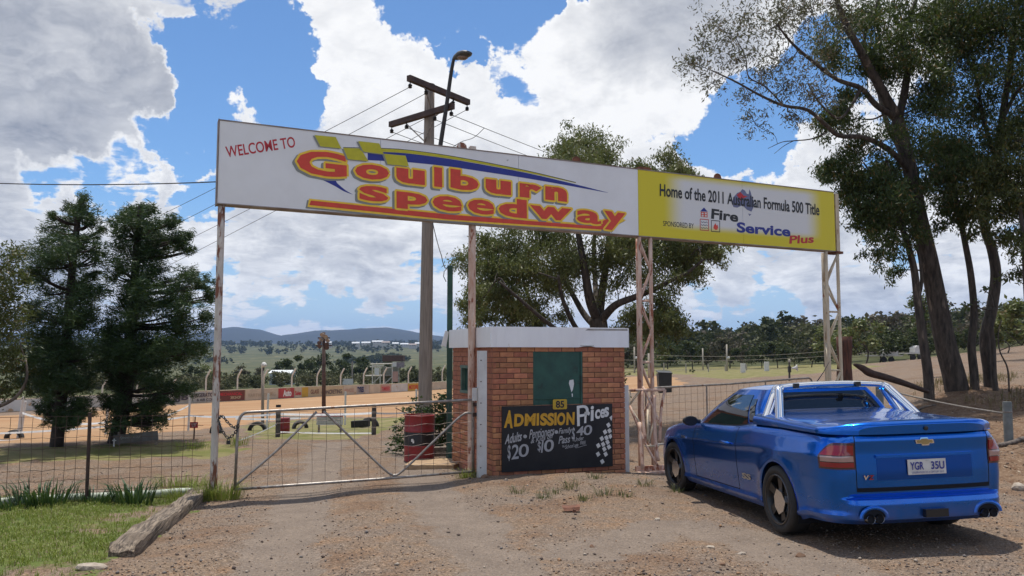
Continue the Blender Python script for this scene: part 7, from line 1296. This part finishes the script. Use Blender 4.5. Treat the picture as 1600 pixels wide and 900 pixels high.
for px_, Y, ty, lb in ((434, 20.0, 645, 'dark timber post at the left of the taped bay'), (584, 21.0, 637, 'dark banded post at the right of the taped bay')):
    g_ = foot(px_, Y); t_ = W(px_, ty, Y); r = empty('short_post', g_, lb, 'post', 'short dark posts inside the gate'); ob('post_shaft', MB().lathe(g_, [(.062, -.1), (.06, t_[2] - g_[2]), (0, t_[2] - g_[2] + .01)], 10), pd, r, auto=40); [ob('reflector_band', MB().lathe(g_ + e3 * h_, [(.064, 0), (.064, .06)], 10), MT['galv'] if k else MT['black'], r) for k, h_ in enumerate((.72, .55, .40))]; sk['p%d' % px_] = (g_, t_)
tp_m = mat('barrier_tape', (.68,.67,.65), .5, (.58,.57,.55), 6)
def tape(A_, B_, sag, lb, w_=.06):
    P = sagline(A_, B_, sag, 16); V_ = np.stack([P + e3 * w_ * .4 + np.array([0, w_ * .35, 0]), P - e3 * w_ * .4 - np.array([0, w_ * .35, 0])]); ob('barrier_tape', MB().grid(V_), tp_m, None, lb, 'tape', 'white tapes strung inside the fence', base=A_)
lift_ = lambda k, h: sk[k][0] + (sk[k][1] - sk[k][0]) * h
tape(lift_('a', .62), lift_('c', .38), .16, 'white tape sagging between the left stakes and the pines'); tape(lift_('c', .40), lift_('d', .70), .22, 'white tape sagging behind the right pine'); tape(W(0, 677, 22), lift_('d', .40), .08, 'lower white tape left of the small red sign'); tape(lift_('d', .42), lift_('p434', .95), .06, 'white tape crossing behind the rusty sign pole'); tape(W(-40, 687, 21), W(165, 683, 23), .05, 'lowest white tape at the left edge'); tape(W(368, 654, 22.5), W(470, 653, 24), .03, 'white tape behind the gate top corner')
tape(lift_('p434', .95), lift_('p584', .80), .03, 'white tape along the top of the taped bay'); tape(lift_('p434', .20), lift_('p584', .06) , .02, 'white tape along the bottom of the taped bay', .035); tape(lift_('p584', .80), lift_('g', .3), .05, 'white tape from the banded post to the power pole'); tape(W(368, 690, 18.5), lift_('p434', .55), .03, 'slack white tape at the left of the taped bay', .035); tape(lift_('p434', .85), W(540, 649, 26), .03, 'upper white tape behind the white notice board', .04)
# tyres half sunk in the ground
def half_tyre(px_, Y, Ro, yaw, lb, up=1.0):
    g_ = foot(px_, Y); ax = np.array([math.sin(yaw), -math.cos(yaw), 0]); u_ = np.array([math.cos(yaw), math.sin(yaw), 0]); A_ = np.linspace(-.15, math.pi + .15, 22); V_ = []
    for q in A_: rd = u_ * math.cos(q) + e3 * math.sin(q); V_.append([g_ + rd * r_ + ax * w_ for r_, w_ in ((Ro * .62, -.07), (Ro * .66, -.10), (Ro * .9, -.105), (Ro, -.08), (Ro, .08), (Ro * .9, .105), (Ro * .66, .10), (Ro * .62, .07))])
    ob('half_tyre', MB().grid(np.array(V_), closed=True), MT['rubber'], None, lb, 'tyre', 'old tyres sunk into the ground', base=g_, auto=40)
half_tyre(402, 24, .27, .15, 'sunken tyre arch left of the dark timber post'); half_tyre(469, 25, .24, .5, 'smaller sunken tyre right of the little red drum'); half_tyre(337, 22, .22, -.9, 'sunken tyre at the foot of the rusty sign pole'); half_tyre(577, 25, .30, .1, 'sunken tyre beside the banded post'); half_tyre(22, 23, .24, .2, 'sunken tyre near the leaning stakes')
g_ = foot(566, 24.6); ob('rubber_block', MB().box(g_ + e3 * .12 + np.array([-.05, 0, 0]), (.55, .25, .2), ((.99, 0, .06), (0, 1, 0), (-.06, 0, .99))), MT['rubber'], None, 'black rubber block lying beside the banded post tyre', 'block', base=g_)
g_ = foot(443.5, 21.2); r = empty('small_drum', g_, 'small dark red drum beside the dark timber post', 'drum'); ob('drum_shell', MB().lathe(g_, [(0, 0), (.15, 0), (.15, .12), (.16, .135), (.15, .15), (.15, .27), (.16, .285), (.15, .30), (.15, .40), (0, .40)], 16), rm, r, auto=40)
# notices
nbp = foot(515, 21.6); r = empty('notice_board', nbp, 'white notice board with a red heading seen through the gate', 'sign'); a_, b_ = W(494.5, 664, 21.6), W(536, 645.5, 21.6); c = (a_ + b_) / 2; wd_, ht_ = b_[0] - a_[0], b_[2] - a_[2]; ob('board', MB().box(c, (wd_, .02, ht_)), MT['white_paint'], r); NPl = Plane(np.array([a_[0], a_[1] - .012, a_[2]]), (1, 0, 0), e3); mb = MB(); shape(mb, NPl, [(0, ht_ * .72), (wd_, ht_ * .72), (wd_, ht_), (0, ht_)], .001, uv=True); ob('red_heading', mb, MT['red_deep'], r); mb = MB(); put(mb, NPl, 'WARNING  TRACK AREA', (wd_ * .12, ht_ * .93), (wd_ * .88, ht_ * .93), (wd_ * .12, ht_ * .80), .003, 0, uv=True); ob('lettering', mb, MT['white_ink'], r); mb = MB()
for k, (x0, x1) in enumerate(((.05, .9), (.05, .8), (.05, .92), (.05, .7), (.05, .85))): shape(mb, NPl, [(wd_ * x0, ht_ * (.60 - k * .12)), (wd_ * x1, ht_ * (.60 - k * .12)), (wd_ * x1, ht_ * (.63 - k * .12)), (wd_ * x0, ht_ * (.63 - k * .12))], .0015, uv=True)
ob('print_lines', mb, MT['grey_ink'], r); [ob('sign_post', MB().box(np.array([x_, c[1] + .03, (hz(x_, c[1]) + b_[2]) / 2]), (.05, .04, b_[2] - hz(x_, c[1]))), MT['galv'], r) for x_ in (a_[0] + .06, b_[0] - .06)]
rp_ = foot(303, 19.5); r = empty('red_sign', rp_, 'small red sign on a thin post left of the rusty sign pole', 'sign'); c = W(303, 664, 19.45); ob('sign_plate', MB().box(c, (.19, .012, .14)), MT['red_deep'], r); ob('sign_post', MB().tube([rp_ - e3 * .1, W(305, 651, 19.5)], .014, 6), MT['rust_dark'], r); mb = MB(); put(mb, Plane(c + np.array([-.08, -.007, -.05]), (1, 0, 0), e3), 'KEEP', (.01, .095), (.15, .095), (.01, .055), .001, .02, uv=True); put(mb, Plane(c + np.array([-.08, -.007, -.05]), (1, 0, 0), e3), 'OUT', (.03, .045), (.13, .045), (.03, .008), .001, .02, uv=True); ob('lettering', mb, MT['white_ink'], r)
lp_ = foot(212, 18.2); r = empty('low_sign', lp_, 'weathered low grey sign standing on the grass beside the right pine', 'sign'); a_, b_ = W(181, 691, 18.2), W(244, 676, 18.0); c = (a_ + b_) / 2; ob('sign_board', MB().box(c, (b_[0] - a_[0], .03, .20), ((.995, 0, .1), (0, 1, 0), (-.1, 0, .995))), mat('low_sign_grey', (.13,.125,.115), .8, (.08,.075,.07), 5), r); mb = MB(); put(mb, Plane(c + np.array([-.40, -.018, -.10]), (.995, 0, .1), e3), 'Speedway', (.06, .12), (.55, .12), (.02, .04), .002, .01, uv=True); ob('lettering', mb, MT['grey_ink'], r); [ob('sign_post', MB().box(np.array([x_, c[1] + .03, hz(x_, c[1]) + .12]), (.05, .03, .34)), MT['wood_grey'], r) for x_ in (a_[0] + .1, b_[0] - .05)]
g_ = foot(178, 17.9); r = empty('tap_stake', g_, 'tiny white cross shaped peg on the grass at the pine foot', 'peg'); ob('peg_post', MB().box(g_ + e3 * .07, (.02, .02, .2)).box(g_ + e3 * .13, (.08, .02, .02)), stm, r)
# ------------------------------------------------------------ right background
g_ = foot(1038, 43); r = empty('rubbish_bin', g_, 'tall black wheelie bin beside the rusty lattice tower', 'bin'); ob('bin_body', MB().prism([g_ + np.array(q) for q in [(-.30,-.3,0),(.34,-.3,0),(.36,-.3,1.02),(-.36,-.3,1.02)]], (0, .6, 0)), MT['black'], r); ob('bin_lid', MB().prism([g_ + np.array(q) for q in [(-.38,-.36,1.03),(.38,-.36,1.00),(.38,.3,1.10),(-.38,.3,1.12)]], (0, 0, .05)), MT['black'], r)
pg_ = mat('pole_pale_far', (.40,.36,.30), .8, (.32,.28,.23), 1)
for px_, Y, ty, lb in ((991.5, 105, 542, 'pale pole just right of the booth roof'), (1014, 80, 552, 'thin grey pole seen through the rusty lattice tower'), (1098.5, 112, 544, 'pale timber pole in the middle of the far paddock'), (1136, 96, 538, 'grey timber pole with a small white lamp')):
    g_ = onG(px_, Y); r = empty('timber_pole', g_, lb, 'pole', 'poles along the far paddock'); ob('pole_shaft', MB().tube([g_ - e3 * .3, W(px_ - .5, ty, Y)], [.12, .09], 7), pg_, r, smooth=True)
    if px_ in (1136, 991.5): ob('lamp_head', MB().lathe(W(px_ + 2.5, 559.5, Y - .2), [(0, .12), (.12, .1), (.2, -.02), (.2, -.1), (0, -.06)], 10, (.4, -.7, -.5)), MT['white_paint'], r)
for k, (px_, ty, lb) in enumerate(((1037.5, 567, 'short pale post on the far paddock, leftmost'), (1072, 568, 'short pale post left of the middle pole'), (1107, 568, 'short pale post right of the middle pole'), (1166.5, 569, 'short pale post right of the lamp pole'), (1133.5, 570, 'short pale post beside the lamp pole'))): g_ = onG(px_, 95); ob('short_post', MB().tube([g_ - e3 * .2, W(px_ - .4, ty, 95)], .075, 6), pg_, None, lb, 'post', 'short posts along the far paddock', base=g_)
for k, (py0, py1) in enumerate(((577.5, 576.5), (580, 578.5))): ob('fence_wire', MB().tube([W(960, py0, 100), W(1100, (py0 + py1) / 2, 104), W(1240, py1, 108)], .022, 4), MT['galv'], None, ('upper' if k == 0 else 'lower') + ' wire running along the short far posts', 'wire', base=W(960, py0, 100))
for k, px_ in enumerate((1161, 1198)): g_ = onG(px_, 78); ob('white_marker', MB().box(g_ + e3 * .45, (.42, .25, .9)), stm, None, ('left' if k == 0 else 'right') + ' of two small white marker blocks on the far grass', 'marker', base=g_)
for k, (px_, Y, r_) in enumerate(((1082, 88, .9), (1160, 74, .8), (1145, 76, .5))): far_tree(px_, Y, [576.5, 583, 584.5][k], 3, ['small dark bush on the far grass left of the lamp pole', 'low brownish bush on the far grass right of the lamp pole', 'smaller low bush beside the lamp pole foot'][k], 'low bushes on the far grass', 'bush')
for k, (a_, b_, lb) in enumerate((((985, 553, 104), (1320, 546, 112), 'upper thin wire across the far woodland'), ((960, 562, 104), (1380, 549, 112), 'lower thin wire across the far woodland'))): ob('power_line', MB().tube(sagline(W(*a_), W(*b_), .6), .016, 4, False), pg_, None, lb, 'cable', 'wires before the far woodland', base=W(*a_))
hp_ = onG(1233.5, 48); hp_[2] = hz(hp_[0], hp_[1]); r = empty('horn_speaker_post', hp_, 'short dark post carrying a white horn loudspeaker above the car roof', 'loudspeaker'); tp = W(1233.3, 566, 48); ob('post_shaft', MB().tube([hp_ - e3 * .2, tp], [.07, .05], 8), pd, r); ob('post_box', MB().box(W(1233.5, 577, 47.9), (.16, .14, .36)), MT['black'], r); c = W(1237, 575.5, 47.8); ob('horn', MB().lathe(c, [(0, -.02), (.04, 0), (.06, .12), (.12, .24), (.20, .32), (.21, .33), (.17, .31), (0, .15)], 14, (1, -.45, .12)), MT['white_paint'], r, smooth=True); ob('post_cap', MB().lathe(tp, [(.075, 0), (.08, .12), (0, .2)], 8), pg_, r)
for k, (px_, py_, Y, w_, lb) in enumerate(((1382, 575.5, 88, 1.7, 'small white trailer under the far trees'), (1427, 571, 88, 1.2, 'small white cabin partly behind the gum trunk'))):
    c = W(px_, py_, Y); g_ = np.array([c[0], c[1], gz(c[0], c[1])]); r = empty('white_trailer', g_, lb, 'trailer', 'white trailers under the far trees'); z0 = g_[2]; ob('trailer_deck', MB().box((c[0], c[1], z0 + .75), (w_ * 2.0, 1.6, .12)), MT['white_paint'], r); ob('trailer_box', MB().box((c[0] + w_ * .35, c[1], z0 + 1.1), (w_ * .8, 1.2, .55)).prism([(c[0] + w_ * .0, c[1] - .6, z0 + 1.38), (c[0] + w_ * .7, c[1] - .6, z0 + 1.38), (c[0] + w_ * .5, c[1] - .6, z0 + 1.6), (c[0] + w_ * .2, c[1] - .6, z0 + 1.6)], (0, 1.2, 0)), stm, r); [ob('wheel', MB().lathe((c[0] + x_, c[1] - .8, z0 + .32), [(0, -.1), (.3, -.1), (.32, 0), (.3, .1), (0, .1)], 14, (0, 1, 0)), MT['rubber'], r) for x_ in (-.4, .4)]
pts = [(1240, 577.5), (1270, 577), (1345, 575.5), (1400, 574), (1440, 572.5)]; ob('white_rail', MB().tube([W(x_, y_, 89) for x_, y_ in ((1352, 575.5), (1420, 573))], .09, 6), stm, None, 'low white rail under the far trees right of the timber post', 'rail', base=W(1352, 575.5, 89))
[ob('rail_post', MB().tube([np.array([*W(x_, y_, 89)[:2], W(x_, y_, 89)[2] - 1.0]), W(x_, y_, 89)], .07, 5), stm, bpy.data.objects['white_rail']) for x_, y_ in ((1353, 575.5), (1386, 574.3), (1419, 573))]
# ------------------------------------------------------------ air
hzm, t, b = newmat('air_haze'); t.nodes.remove(b); pv = N(t, 'ShaderNodeVolumePrincipled', i_Density=0.0001, i_Anisotropy=0.1); pv.inputs['Color'].default_value = (.36,.58,1,1); L(t, pv.outputs[0], t.nodes['Material Output'].inputs['Volume'])
zb = float(GZ.min()) - 1.5
ob('haze', MB().box((0, 2900, (zb + 330) / 2), (20000, 13800, 330 - zb)), hzm, None, kind='stuff')
